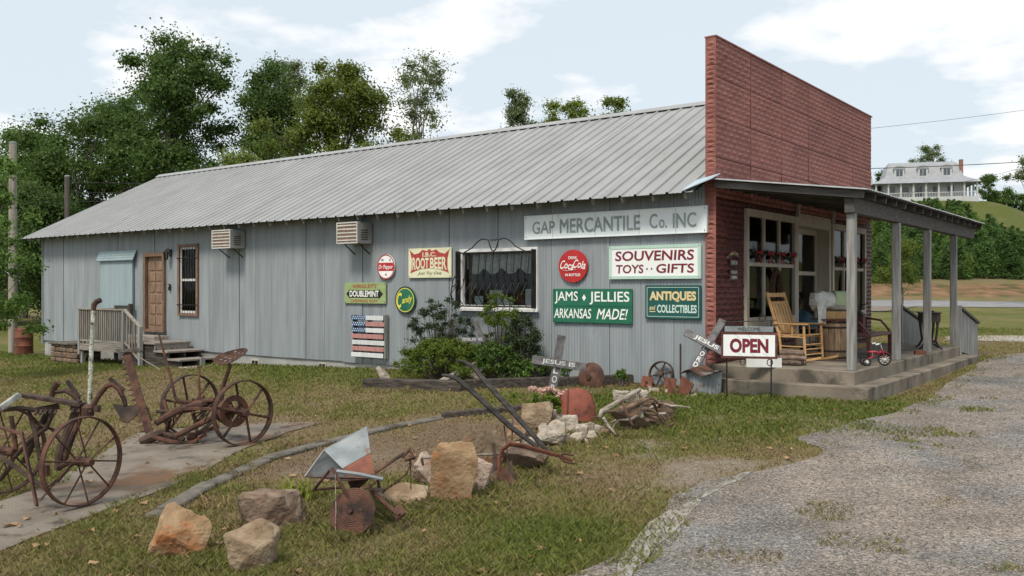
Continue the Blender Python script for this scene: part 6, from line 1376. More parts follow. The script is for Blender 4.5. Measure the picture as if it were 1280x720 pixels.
# driftwood in the shrub bed
g = G(630, 474); d = dep(g)
branch('driftwood_branch', [P(630, 472, d), P(638, 462, d), P(645, 452, d), P(658, 447, d+.1), P(668, 449, d+.1)], [.03, .028, .024, .02, .016], 'driftwood', 'arched bare grey branch behind the timber left of the cross')
branch('driftwood_branch', [P(667, 475, d), P(674, 463, d), P(683, 450, d)], [.024, .02, .016], 'driftwood', 'straight bare stick leaning left of the cross')
g = G(560, 480); d = dep(g)
b = branch('driftwood_log', [P(549, 478, d), P(568, 470, d+.1), P(585, 462, d+.2), P(598, 455, d+.3)], [.05, .085, .10, .06], 'driftwood', 'thick knotted driftwood log lying on the railway sleeper', 'log'); MB().tube([P(585, 465, d+.1), P(597, 472, d), P(607, 476, d)], [.07, .05, .04], 8).build('knot', M['driftwood'], b, smooth=True)
g = G(478, 478); d = dep(g); branch('driftwood_log', [P(487, 479, d), P(480, 470, d), P(472, 460, d+.1)], [.06, .09, .05], 'driftwood', 'curved stump piece at the left end of the shrub bed', 'log')
# ---- walking plough
d0 = dep(G(628, 606)); dB = d0+.15
t = thing('walking_plough', G(636, 604), 'old walking plough with two dark wooden handles and a rusty beam', 'plough')
MB().tube([P(553, 469, d0+.55), P(562, 470, d0+.52), P(572, 474, d0+.5), P(590, 489, d0+.42), P(640, 535, d0+.28), P(672, 559, d0+.2)], [.022, .028, .036, .040, .040, .030], 8, flat=.7).build('handle', M['handle'], t, smooth=True)
MB().tube([P(572, 451, d0+.95), P(580, 452, d0+.92), P(592, 459, d0+.88), P(604, 474, d0+.80), P(640, 514, d0+.55), P(686, 566, d0+.22)], [.022, .028, .036, .040, .040, .030], 8, flat=.7).build('handle', M['handle'], t, smooth=True)
MB().tube([P(625, 598, d0), P(624, 575, d0+.02), P(628, 562, d0+.04), P(637, 555, d0+.06), P(652, 557, d0+.1), P(685, 566, d0+.18), P(700, 570, d0+.2), P(716, 576, d0+.22)], [.028, .028, .028, .028, .026, .024, .02, .014], 8, flat=.6).build('beam', M['rust_red'], t, smooth=True)
for a_ in ((705, 567), (706, 577)): MB().tube([P(698, 570, d0+.2), P(a_[0], a_[1], d0+.2), P(717, a_[1]+2, d0+.22)], .012, 6).build('clevis', M['rust'], t)
MB().tube([P(630, 532, d0+.4), P(633, 555, d0+.2), P(635, 575, d0+.1), P(632, 592, d0)], .008, 6).build('brace_rod', M['rust'], t); MB().tube([P(641, 520, d0+.45), P(640, 550, d0+.2)], .008, 6).build('brace_rod', M['rust'], t)
MB().solid([P(622, 598, d0), P(627, 582, d0+.02), P(640, 594, d0-.05), P(645, 607, d0-.12), P(632, 604, d0-.05)], .018).build('share', M['rust'], t)
MB().solid([P(636, 577, d0+.1), P(640, 576, d0+.1), P(645, 605, d0-.02), P(637, 603, d0)], .014).build('mouldboard', M['darkiron'], t); MB().solid([P(615, 555, d0+.1), P(619, 553, d0+.1), P(622, 585, d0), P(617, 590, d0)], .012).build('coulter', M['darkiron'], t)
# ---- wheelbarrow and disc
t = thing('wheelbarrow', G(455, 650), 'broken rusty wheelbarrow with a tipped grey tray', 'wheelbarrow')
r1, r2, r3, r4 = P(381, 596, 7.75), P(405, 563, 8.05), P(459, 533.5, 8.25), P(479, 598, 7.35); f1, f2, f3, f4 = P(428, 586, 7.82), P(463, 566, 7.95), P(469, 592, 7.62), P(436, 601, 7.52)
tr = MB().solid([r2, r3, f2, f1], .008).build('tray_side', M['galv'], t); MB().solid([r1, r2, f1, f4], .008).build('tray_end', M['galv_dark'], t); MB().solid([r4, r1, f4, f3], .008).build('tray_side', M['rust'], t)
fl = MB().add([f1, f2, f3, f4, f1-UP*.008, f2-UP*.008, f3-UP*.008, f4-UP*.008], [(0, 1, 2, 3), (7, 6, 5, 4), (0, 4, 5, 1), (1, 5, 6, 2), (2, 6, 7, 3), (3, 7, 4, 0)]).build('tray_floor', M['rust_red'], t); MB().add([f1, f2, f3, f4, P(441, 618, 7.6)], [(0, 1, 4), (1, 2, 4), (2, 3, 4), (3, 0, 4)]).build('tray_underside', M['rust'], t)
MB().tube([P(421, 589, 7.38), P(450, 593, 7.36), P(479, 599, 7.34)], .016, 6).build('rim_bar', M['galv'], t); MB().tube([r1, r2, r3], .008, 6).build('rim_bar', M['galv'], t)
for pts, r in (([P(415, 585, 7.4), P(430, 612, 7.36), P(446, 640, 7.32)], .014), ([P(391, 614, 7.6), P(412, 588, 7.5)], .012), ([P(462, 610, 7.5), P(480, 628, 7.4), P(499, 644, 7.3)], .018), ([P(472, 596, 7.6), P(474, 610, 7.6)], .014), ([P(393, 612, 7.62), P(430, 609, 7.6)], .012)): MB().tube(pts, r, 6).build('strut', M['rust'], t)
MB().tube([P(469, 604, 7.45), P(455, 611, 7.38), P(449, 624, 7.33), P(446, 638, 7.30)], [.018, .024, .022, .022], 8, flat=.5).build('fork_arm', M['rust'], t, smooth=True); MB().tube([P(444, 637, 7.30), P(455, 638, 7.28)], .022, 8).build('axle_clamp', M['rust'], t)
MB().solid([P(490, 640, 7.35), P(500, 630, 7.45), P(507, 642, 7.35), P(496, 650, 7.28)], .03).build('foot', M['rust'], t); MB().tube([P(419, 592, 7.35), P(420, 640, 7.3), P(419, 676, 7.2)], .004, 5).build('wire', M['driftwood'], t)
c = P(440.5, 640, 7.30); t2 = thing('rusty_disc', Vector((c.x, c.y, H(c.x, c.y))), 'round ridged rusty disc leaning below the wheelbarrow tray', 'disc')
nrm_ = (-FWD*.88+UP*.42-RGT*.22).normalized(); m_ = Matrix.Translation(c)@nrm_.to_track_quat('Z', 'Y').to_matrix().to_4x4()
prof = [(0.0, .03)]
for i in range(1, 12): prof += [(.019*i-.006, .030-.0022*i+.003), (.019*i+.003, .030-.0022*i-.003)]
prof += [(.205, -.002), (.205, -.010), (.0, .005)]
MB().lathe([(r*.92, z) for r, z in prof], 40, m_).build('ridged_face', M['rust'], t2, smooth=True); MB().lathe([(0, .03), (.02, .03), (.016, .05), (0, .05)], 10, m_).build('boss', M['rust'], t2)
# iron bar with chain on the stones
t = thing('iron_bar', G(490, 632), 'rusty flat iron bar sticking up with a hanging chain', 'iron bar'); MB().bar(P(464, 594, 7.7), P(506, 566, 7.9), .035, .018, c=.003).build('bar', M['rust'], t); MB().tube([P(502, 571, 7.88), P(512, 562, 7.92), P(517, 572, 7.88), P(506, 575, 7.87)], .02, 6).build('bar_end', M['rust'], t)
cp = [P(512, 570, 7.9), P(513, 582, 7.88), P(508, 592, 7.85), P(495, 603, 7.8), P(482, 612, 7.75), P(478, 616, 7.7)]
def chain(cp, n, t, r=.012):
    seg = []; tot = sum((b-a).length for a, b in zip(cp[:-1], cp[1:]))
    for i in range(n):
        s = tot*(i+.5)/n; acc = 0
        for a, b in zip(cp[:-1], cp[1:]):
            L_ = (b-a).length
            if acc+L_ >= s: p = a+(b-a)*((s-acc)/L_); dd = (b-a).normalized(); break
            acc += L_
        u = dd.cross(UP if i % 2 else RGT).normalized(); hl = tot/n*.72
        MB().tube([p+dd*hl*math.cos(q)+u*r*math.sin(q) for q in np.linspace(0, 2*math.pi, 9)[:-1]], .004, 5, closed=True).build('chain_link', M['rust'], t)
chain(cp, 22, t); MB().tube([P(513, 570, 7.9), P(513.5, 612, 7.85)], .006, 5).build('rod', M['rust'], t)
t = thing('iron_bar', G(545, 612), 'grey iron rod lying across the stones behind the sandstone slab', 'iron bar'); MB().tube([P(527, 573, 8.55), P(545, 570, 8.7), P(590, 569, 8.9), P(628, 567, 9.0)], .013, 6).build('rod', M['driftwood'], t); MB().tube([P(527, 573, 8.55), P(529, 582, 8.55)], .012, 6).build('hook', M['rust'], t)
# ---- sickle mower
A = G(304, 557); Bw = G(238, 544); ax = Vector((Bw.x-A.x, Bw.y-A.y, 0)).normalized()
t = thing('sickle_mower', (A+Bw)/2, 'rusty horse drawn sickle mower with a raised toothed cutter bar', 'mower')
Rw = .405; Am = Vector((A.x, A.y, A.z+Rw)); Bm = Vector((Bw.x, Bw.y, Bw.z+Rw))
wheel(t, Am, ax, Rw, 0, 6, .085, ('rust', 'rust', 'rust'), .008, True, .055, .20, .017); wheel(t, Bm, ax, Rw, 0, 6, .085, ('darkiron', 'rust', 'rust'), .008, True, .055, .20, .017)
for i in range(26):
    pass
MB().tube([Am, Bm], .035, 10).build('axle', M['rust'], t, smooth=True)
fdir = Vector((ax.y, -ax.x, 0))
if fdir.dot(RGT) > 0: fdir = -fdir
mid = (Am+Bm)/2
m_ = Matrix.Translation(Am+ax*.22)@ax.to_track_quat('Z', 'Y').to_matrix().to_4x4(); gear = MB(); gp = []
gear.lathe([(.13, -.02), (.20, -.02), (.20, .02), (.13, .02)], 32, m_, closed=True); gear.build('gear_ring', M['rust'], t, smooth=True)
for i in range(5): an = i*2*math.pi/5; MB().tube([m_@V(.03*math.cos(an), .03*math.sin(an), 0), m_@V(.15*math.cos(an), .15*math.sin(an), 0)], .014, 6).build('gear_spoke', M['rust'], t)
MB().lathe([(0, -.08), (.09, -.08), (.125, -.04), (.135, .02), (.11, .09), (.04, .12), (0, .12)], 20, Matrix.Translation(Am+ax*.42-UP*.03)@ax.to_track_quat('Z', 'Y').to_matrix().to_4x4()).build('gear_case', M['rust'], t, smooth=True)
MB().tube([mid+ax*.2+UP*.05, mid+fdir*.25+UP*.06, mid+fdir*.55+UP*.02, mid+fdir*.8-UP*.10], [.07, .06, .05, .04], 8).build('main_frame', M['rust'], t, smooth=True)
MB().tube([mid-ax*.3, mid-ax*.22+fdir*.3-UP*.12, mid-ax*.12+fdir*.62-UP*.27], .035, 8).build('frame_bar', M['rust'], t, smooth=True)
MB().bar(Am+ax*.12+UP*.04, mid+fdir*.5+UP*.05, .05, .03).build('frame_bar', M['rust'], t); MB().bar(Bm-ax*.12+UP*.06, mid+fdir*.5+UP*.05, .05, .03).build('frame_bar', M['rust'], t); MB().bar(Bm-ax*.25+UP*.10, Am+ax*.35+UP*.08, .06, .03).build('cross_frame', M['rust'], t)
dm = dep(mid)
MB().tube([P(276, 503, dm), P(280, 480, dm+.0), P(288, 455, dm+.05)], [.04, .032, .03], 8, flat=.45).build('seat_spring', M['rust'], t, smooth=True)
# pan seat with rows of holes: a dished plate
sc_ = P(292, 447, dm+.05); k = MB(); n = 14; rows = []
sdir = (RGT*.86+UP*.42-FWD*.25).normalized(); tdir = ax; nd = sdir.cross(tdir).normalized()
if nd.z < 0: nd = -nd
def seatpt(u, v): r_ = 1.0; wv_ = .20*(1-.25*u); return sc_+sdir*(u*.22)+tdir*(v*wv_*1.25)+nd*(.05*v*v+.05*max(0, u)**2)
SU = np.linspace(-1, 1, 17); SV = np.linspace(-1, 1, 17)
idx = {}
def sok(u, v): return u*u+v*v*.95 < 1.0 and not any((u-hu)**2+(v-hv)**2 < .010 for hu in (-.45, -.1, .25, .6) for hv in (-.55, -.18, .18, .55))
SU = np.linspace(-1, 1, 41)
for i in range(40):
    for j in range(40):
        u = (SU[i]+SU[i+1])/2; v = (SU[j]+SU[j+1])/2
        if sok(u, v): 
            q = [seatpt(SU[a], SU[b]) for a, b in ((i, j), (i+1, j), (i+1, j+1), (i, j+1))]; k.quad(*q); k.quad(*[p-nd*.008 for p in reversed(q)])
k.build('pan_seat', M['rust'], t)
dl = dm-.1
MB().tube([P(199, 419, dl), P(206, 445, dl), P(213, 470, dl), P(219, 497, dl)], [.014, .018, .02, .022], 6).build('lever', M['rust'], t); MB().tube([P(248, 457, dm+.35), P(249, 480, dm+.3), P(250, 505, dm+.25)], [.013, .016, .02], 6).build('lever', M['rust'], t); MB().tube([P(246, 459, dm+.35), P(252, 458, dm+.35)], .014, 6).build('lever_grip', M['rust'], t)
MB().tube([P(219, 497, dl), P(224, 502, dl), P(240, 504, dm), P(268, 500, dm)], [.025, .03, .03, .035], 8).build('lift_linkage', M['rust'], t)
# cutter bar raised to upright, with guards
dc = dl+.05; b0 = P(187, 541, dc); b1 = P(157.5, 441, dc+.3); bd = (b1-b0).normalized(); side = (-RGT-bd*(-RGT).dot(bd)).normalized(); bn = bd.cross(side)
cb = MB().bar(b0, b1, .10, .022, bn).build('cutter_bar', M['rust'], t)
for i in range(15):
    p = b0+(b1-b0)*((i+.6)/15.5)+side*.045; k = MB(); a_ = p-bd*.018; b_ = p+bd*.018; tip = p+side*.085+bd*.01
    k.add([a_+bn*.012, b_+bn*.012, b_-bn*.012, a_-bn*.012, tip], [(0, 1, 4), (1, 2, 4), (2, 3, 4), (3, 0, 4), (3, 2, 1, 0)]); k.build('guard_tooth', M['rust'], cb)
MB().solid([P(144, 437, dc+.3), P(176, 435, dc+.35), P(180, 440, dc+.3), P(150, 441, dc+.25)], .012).build('divider_board', M['darktimber'], t); MB().tube([P(158, 437, dc+.3), P(200, 462, dc+.2)], .006, 5).build('stay_wire', M['driftwood'], t)
MB().tube([P(176, 552, dc-.1), P(190, 546, dc-.1), P(205, 541, dc), P(215, 545, dc-.05), P(230, 550, dc-.05)], [.05, .07, .06, .05, .04], 8).build('inner_shoe', M['darkiron'], t, smooth=True)
MB().tube([P(190, 546, dc-.2), P(215, 553, dc-.2), P(232, 556, dc-.2), P(247, 552, dc-.2)], [.03, .035, .04, .03], 8).build('drag_bar', M['rust'], t, smooth=True); MB().bar(P(234, 556, dc-.2), P(258, 543, dc-.1), .06, .03).build('yoke', M['rust_red'], t); MB().bar(P(240, 545, dc), P(272, 533, dm-.3), .05, .04).build('pitman', M['rust'], t)
MB().lathe([(0, -.04), (.06, -.04), (.07, 0), (.05, .05), (0, .05)], 12, Matrix.Translation(P(240, 546, dc-.1))).build('knuckle', M['rust'], t); MB().tube([P(164, 556, dc-.1), P(186, 541, dc)], .008, 5).build('grass_stick', M['driftwood'], t); MB().tube([P(205, 500, dl), P(212, 525, dl-.1), P(207, 543, dc)], [.025, .03, .03], 8).build('lift_arm', M['rust'], t, smooth=True)
MB().tube([P(236, 503, dm), P(244, 525, dm-.2), P(246, 543, dm-.35)], [.03, .026, .024], 8).build('push_bar', M['rust'], t, smooth=True)
rb_ = random.Random(6)
for a_, b_ in ((Am+ax*.12+UP*.04, mid+fdir*.5+UP*.05), (Bm-ax*.12+UP*.06, mid+fdir*.5+UP*.05), (Bm-ax*.25+UP*.10, Am+ax*.35+UP*.08)):
    for j in range(4): p_ = a_.lerp(b_, .12+.25*j); MB().lathe([(.018, -.03), (.018, .035), (.010, .05)], 6, Matrix.Translation(p_)).build('bolt', M['rust'], t)
for j in range(7):
    p_ = mid+fdir*rb_.uniform(.1, .8)+ax*rb_.uniform(-.3, .25); MB().tube([p_+UP*rb_.uniform(-.2, .0), p_+fdir*rb_.uniform(-.2, .2)+UP*rb_.uniform(.0, .12), p_+ax*rb_.uniform(-.3, .3)+UP*rb_.uniform(-.25, .05)], rb_.uniform(.009, .02), 6).build('rod', M[rb_.choice(('rust', 'darkiron'))], t, smooth=True)
# ---- cultivator
A = G(103, 635.5); ax = (RGT*-.88+FWD*.47).normalized(); Rw = .405
t = thing('riding_cultivator', A+ax*.55, 'rusty two wheeled riding cultivator with lichen covered pipe standing on the concrete pad', 'cultivator')
dA = dep(A); Am = A+UP*Rw+0*RGT; Bw = A+ax*1.12; Bm = Vector((Bw.x, Bw.y, H(Bw.x, Bw.y)+.025+Rw)); Am.z += .022
wheel(t, Am, ax, Rw, 0, 10, .055, ('rust', 'rust', 'rust'), .007, True, .045, .26, .008); wheel(t, Bm, ax, Rw, 0, 10, .055, ('rust', 'rust', 'rust'), .007, True, .045, .26, .008)
da = dA+.15; db = dA+.5
def tb(pts, r, name, mat='darkiron', sm=True): MB().tube(pts, r, 8).build(name, M[mat], t, smooth=sm)
tb([P(100, 579, dA), P(88, 577, da), P(72, 585, da+.1)], .028, 'stub_axle', 'rust'); tb([P(72, 588, da+.1), P(76, 560, da+.15), P(88, 532, da+.2), P(96, 512, da+.25)], [.035, .045, .04, .04], 'crank_arch'); tb([P(30, 578, db), P(45, 545, db), P(60, 515, db), P(68, 508, db)], [.03, .034, .034, .03], 'crank_arch')
MB().bar(P(31, 494, da+.2), P(104, 506, da+.1), .10, .035, c=.004).build('seat_board', M['darkiron'], t); MB().bar(P(46, 513, da+.2), P(72, 508, da+.2), .06, .06).build('toothed_bracket', M['darkiron'], t); MB().bar(P(90, 508, da+.15), P(124, 511, da+.1), .05, .06).build('toothed_bracket', M['darkiron'], t)
for i in range(5): MB().bar(P(46+i*6, 513, da+.15), P(44+i*6, 518, da+.1), .02, .02).build('bracket_tooth', M['darkiron'], t)
for i in range(4): MB().bar(P(92+i*7, 511, da+.08), P(91+i*7, 516, da+.05), .02, .02).build('bracket_tooth', M['darkiron'], t)
MB().bar(P(-25, 528, da-.1), P(25, 493, da+.1), .07, .05, c=.006).build('weathered_tongue', M['lichen_wood'], t); tb([P(5, 512, da+.1), P(25, 510, da+.1), P(48, 513, da+.2)], .022, 'draft_rod'); tb([P(36, 514, da+.2), P(44, 540, da+.2), P(50, 575, da+.15)], [.02, .026, .022], 'upright', 'darkiron')
MB().bar(P(27, 540, da-.1), P(46, 632, dA-.25), .045, .018, RGT).build('shank', M['rust'], t); MB().bar(P(-10, 563, da-.1), P(60, 613, dA-.15), .05, .016, UP).build('flat_bar', M['darkiron'], t); MB().bar(P(-5, 533, da), P(27, 542, da-.1), .05, .016, UP).build('flat_bar', M['rust'], t)
tb([P(70, 508, da+.2), P(58, 535, da+.2), P(40, 548, da+.2), P(18, 572, da+.3)], [.02, .022, .022, .02], 'brace'); tb([P(48, 530, da+.25), P(66, 537, da+.25), P(80, 556, da+.2)], [.014, .015, .014], 'brace')
tb([P(64, 496, db), P(68, 484, db), P(72, 478, db)], [.028, .030, .034], 'lever_socket', 'rust'); tb([P(70, 490, db), P(82, 488, db), P(92, 494, db), P(98, 500, db)], [.022, .026, .026, .03], 'curved_shank'); MB().bar(P(84, 476, db), P(99, 497, db), .04, .03).build('lever_bar', M['darkiron'], t)
tb([P(112, 505, da+.1), P(113, 470, da+.1), P(114.5, 430, da+.1), P(117, 388, da+.1)], [.021, .021, .020, .018], 'lichen_pipe', 'lichen'); tb([P(117, 388, da+.1), P(117.5, 381, da+.1), P(121, 377, da+.1), P(126, 375, da+.1)], [.021, .026, .026, .024], 'pipe_elbow', 'darkiron')
tb([P(116, 508, da+.1), P(124, 494, da+.1), P(133, 483, da+.1), P(141, 480, da+.1), P(149, 487, da+.1), P(155, 499, da+.1), P(157, 507, da+.1)], [.024, .024, .024, .026, .026, .024, .02], 'curved_shank', 'rust'); MB().bar(P(137, 473, da+.1), P(155, 488, da+.1), .035, .03, FWD).build('lever_bar', M['darkiron'], t)
MB().solid([P(140, 505, da+.1), P(175, 508, da+.1), P(173, 518, da+.05), P(159, 529, da+.02), P(153, 527, da+.02)], .012).build('sweep_shovel', M['darkiron'], t)
MB().lathe([(0, -.05), (.055, -.05), (.06, .03), (.03, .06), (0, .06)], 10, Matrix.Translation(P(110, 513, da+.1))).build('clamp', M['rust'], t); MB().lathe([(0, -.05), (.05, -.05), (.05, .05), (0, .05)], 10, Matrix.Translation(P(55, 588, da+.1))).build('clamp', M['rust'], t)
tb([P(100, 579, dA-.0), P(90, 580, dA-.05), P(80, 592, dA-.05), P(72, 602, dA-.05)], .014, 'chain_rod', 'rust'); chain([P(72, 600, dA-.1), P(60, 614, dA-.15), P(50, 626, dA-.2)], 10, t); tb([P(0, 600, db), P(12, 585, db), P(20, 560, db), P(14, 520, db)], [.02, .024, .024, .02], 'rear_shank', 'rust')
tb([P(105, 512, da+.1), P(88, 552, da+.15), P(78, 580, da+.15)], [.02, .03, .035], 'gang_arm', 'rust'); tb([P(60, 505, da+.2), P(60, 480, da+.3)] if False else [P(95, 515, da+.1), P(100, 500, da+.1)], .02, 'stub')
# ------------------------------------------------------------------ vegetation and the far ground
def leafcloud(rg, centers, radii, per, size, oblate=.75):
    C = np.repeat(centers, per, 0); R = np.repeat(radii, per)
    n = len(C); v = rg.normal(size=(n, 3)); v /= np.linalg.norm(v, axis=1)[:, None]; rr = np.minimum(np.abs(rg.normal(0, .52, n)), 1.0+.08*rg.random(n))
    p = C+v*(R*rr)[:, None]*np.array([1, 1, oblate])
    nr = v*.7+rg.normal(size=(n, 3))*.6+np.array([0, 0, .35]); nr /= np.linalg.norm(nr, axis=1)[:, None]
    a = np.cross(nr, rg.normal(size=(n, 3))); a /= np.linalg.norm(a, axis=1)[:, None]+1e-9; b = np.cross(nr, a)
    s = size*(.6+.8*rg.random(n))[:, None]
    vs = np.stack([p-a*s*.5, p+b*s*.32, p+a*s*.5, p-b*s*.32], 1).reshape(-1, 3)
    return vs, np.arange(4*n).reshape(n, 4)
def make_tree(name, base, Ht, rx, ry, label, mat, seed, trunk_r=.2, crown_lo=.2, nclus=70, per=170, leaf=.28, clus=1.0, cat='tree', group=None, airy=0.0, top=1.0):
    rg = np.random.default_rng(seed); t = thing(name, base, label, cat, group); rx *= 1.42; ry *= 1.42; nclus = int(nclus*1.35); per = int(per*3.1); leaf *= .52; clus *= 1.05
    cz0 = Ht*crown_lo; ch = Ht-cz0
    # uneven outline: a handful of big lobes, clusters sit in and on them
    nl = 9; lob = []
    for i in range(nl):
        u = (i+.5)/nl; z = cz0+ch*(.12+.80*u); wid = math.sin(math.pi*min(.95, .18+.72*u))**.7*(1 if u < .8 else .75); a = i*2.4+rg.random()*1.5; q = .55*rg.random()**.6
        lob.append((rx*wid*q*math.cos(a), ry*wid*q*math.sin(a), z, max(.35, .62*wid)*(.75+.5*rg.random())))
    lob.append((rg.normal()*.1*rx, rg.normal()*.1*ry, cz0+ch*.86, .42*top))
    cen = []
    for i in range(nclus):
        lx, ly, lz, ls = lob[rg.integers(len(lob))]; v = rg.normal(size=3); v /= np.linalg.norm(v); q = rg.random()**.3
        p = np.array([lx+v[0]*rx*ls*q*.85, ly+v[1]*ry*ls*q*.85, min(lz+v[2]*ch*.22*q*(ls+.35), Ht-.2)]); 
        if p[2] < cz0*.6: p[2] = cz0*.6
        cen.append(p)
    cen = np.array(cen); rad = clus*(.55+.75*rg.random(nclus))
    vs, fs = leafcloud(rg, cen, rad, per, leaf); meshnp('crown', vs, fs, M[mat], t)
    k = MB(); pts = [(rg.normal()*.04*z, rg.normal()*.04*z, z) for z in np.linspace(-.3, Ht*.86, 7)]; k.tube(pts, list(np.linspace(trunk_r, trunk_r*.18, 7)), 8)
    for i in rg.permutation(nclus)[:26]:
        c = cen[i]; z0 = max(cz0*.5, min(c[2]*.65, Ht*.7)); u = z0/(Ht*.86); j = int(min(u*6, 5)); f = u*6-j; s = Vector(pts[j]).lerp(Vector(pts[j+1]), f); md = s.lerp(Vector(c), .5)+Vector((0, 0, .08*Ht*rg.random())); k.tube([s, md, Vector(c)], [trunk_r*.34*(1-u*.6), trunk_r*.2*(1-u*.5), trunk_r*.06], 5)
    k.build('trunk', M['bark'], t, world=False, smooth=True); return t
def treeat(px, d, pytop, wpx, label, mat, seed, name='broadleaf_tree', **kw):
    x, y = rd((px-640)/FPX*d, d); z = H(x, y); Ht = CZ+(360-pytop)/FPX*d-z; r = wpx/FPX*d/2
    return make_tree(name, (x, y, z), Ht, r, r, label, mat, seed, **kw)
# trees behind the store, left to right
treeat(30, 62, 168, 150, 'low wide tree at the left edge behind the pale pole', 'leaf_mid', 1, nclus=80, per=190, leaf=.36, clus=1.6, crown_lo=.05, trunk_r=.25)
treeat(100, 58, 140, 170, 'bushy mid green tree behind the left end of the roof', 'leaf_mid', 2, nclus=85, per=190, leaf=.34, clus=1.6, crown_lo=.05, trunk_r=.25)
treeat(222, 55, 50, 215, 'tallest dark green tree left behind the roof', 'leaf_dark', 3, nclus=120, per=190, leaf=.34, clus=1.35, crown_lo=.12, trunk_r=.4, top=1.2)
treeat(330, 58, 76, 110, 'dark tree between the two largest trees behind the roof', 'leaf_dark', 4, nclus=75, per=170, leaf=.32, clus=1.25, crown_lo=.15, trunk_r=.3)
treeat(365, 66, 68, 70, 'slender grey green tree top rising behind the olive tree', 'leaf_grey', 14, nclus=40, per=120, leaf=.3, clus=1.1, crown_lo=.3, trunk_r=.25)
treeat(425, 48, 82, 165, 'dense olive green tree behind the middle of the roof', 'leaf_olive', 5, nclus=105, per=200, leaf=.28, clus=1.05, crown_lo=.10, trunk_r=.3)
treeat(528, 50, 66, 92, 'thin airy grey green tree right of the olive tree', 'leaf_grey', 6, nclus=58, per=75, leaf=.24, clus=.95, crown_lo=.15, trunk_r=.16)
treeat(290, 40, 188, 70, 'light green tree top just over the ridge below the tall trees', 'leaf_olive', 15, nclus=40, per=140, leaf=.24, clus=.8, crown_lo=.2, trunk_r=.15)
treeat(160, 75, 110, 130, 'distant dark tree filling the gap beside the tallest tree', 'leaf_dark', 17, nclus=70, per=170, leaf=.4, clus=1.8, crown_lo=.05, trunk_r=.3)
treeat(60, 46, 232, 120, 'dark shrubby tree low behind the far left corner of the store', 'leaf_dark', 18, nclus=70, per=170, leaf=.28, clus=1.1, crown_lo=.02, trunk_r=.2)
treeat(-60, 50, 150, 170, 'broad tree cut by the left edge of the picture', 'leaf_mid', 19, nclus=80, per=180, leaf=.34, clus=1.5, crown_lo=.05, trunk_r=.3)
for i, (px, top, w, lab) in enumerate(((646, 110, 46, 'narrow tree top over the ridge left of the small group'), (690, 128, 62, 'small round tree top over the ridge'), (722, 124, 66, 'middle tree top of the small group over the ridge'), (765, 119, 62, 'rightmost tree top over the ridge near the false front'))):
    treeat(px, 60, top, w, lab, 'leaf_grey' if i == 0 else 'leaf_olive', 20+i, nclus=60, per=80, leaf=.28, clus=.62, crown_lo=.42, trunk_r=.14, top=.8)
# sapling leaning in at the left edge
x, y = rd((-14-640)/FPX*21, 21); make_tree('sapling', (x, y, H(x, y)), 5.4, 1.15, 1.15, 'leafy sapling at the left edge in front of the pole', 'leaf_mid', 33, trunk_r=.05, crown_lo=.08, nclus=46, per=60, leaf=.15, clus=.34)
# ---- hillside: young evergreens in a band below the house
def conifer(seed, mat):
    rg = np.random.default_rng(seed); k = 26; z = np.linspace(.06, .97, k); cen = []; rad = []
    for q in z:
        r = (.36*(1-q)**.75+.03)
        for j in range(3 if q < .8 else 1): a = rg.random()*6.28; cen.append([r*.62*math.cos(a), r*.62*math.sin(a), q]); rad.append(r*.52+.02)
    vs, fs = leafcloud(rg, np.array(cen), np.array(rad), 95, .040, .9); o = meshnp('crown', vs, fs, M[mat]); me = o.data; bpy.data.objects.remove(o); return me
CON = [conifer(100+i, ('leaf_hill', 'leaf_hill2', 'leaf_hill')[i % 3]) for i in range(6)]
k = MB(); k.tube([(0, 0, -.05), (0, 0, .5), (0, 0, .95)], [.018, .012, .003], 6); tk = k.build('trunk', M['bark']); TK = tk.data; bpy.data.objects.remove(tk)
rq = random.Random(77); n = 0
rows = [(82, 3.6), (87, 4.2), (92, 5.0), (98, 5.5), (105, 6.0), (113, 6.2), (122, 6.2), (131, 6.0), (140, 5.6), (149, 5.0), (157, 4.4), (164, 3.6)]
for ri, (d, ht) in enumerate(rows):
    px = 1062+rq.uniform(0, 10)
    while px < 1300:
        stop = 1290 if d < 125 else 1214-(d-125)*.1
        if px < stop:
            x, y = rd((px-640)/FPX*d, d+0); h = ht*rq.uniform(.75, 1.2); dd = d+rq.uniform(-3, 3); x, y = rd((px-640)/FPX*dd, dd)
            z = H(x, y); topy = 360-(z+h-CZ)/dd*FPX; lim = 247 if px < 1215 else 252+(px-1215)*.55
            if topy < lim: h = max(1.5, CZ+(360-lim-rq.uniform(0, 8))/FPX*dd-z)
            t = thing('hillside_tree', (x, y, z), ('young evergreen at the foot of the hillside stand just above the dirt bank' if ri < 3 else 'young evergreen in the middle of the thick hillside stand' if ri < 8 else 'small evergreen at the top of the hillside stand below the white house'), 'tree', 'young evergreens on the hillside')
            for nm, me in (('crown', CON[rq.randrange(6)]), ('trunk', TK)):
                o = link(nm, me, t); w = h*rq.uniform(.95, 1.45); o.scale = (w, w, h); o.rotation_euler = (0, 0, rq.uniform(0, 6.28))
        px += rq.uniform(.7, 1.25)*ht*.62/d*FPX
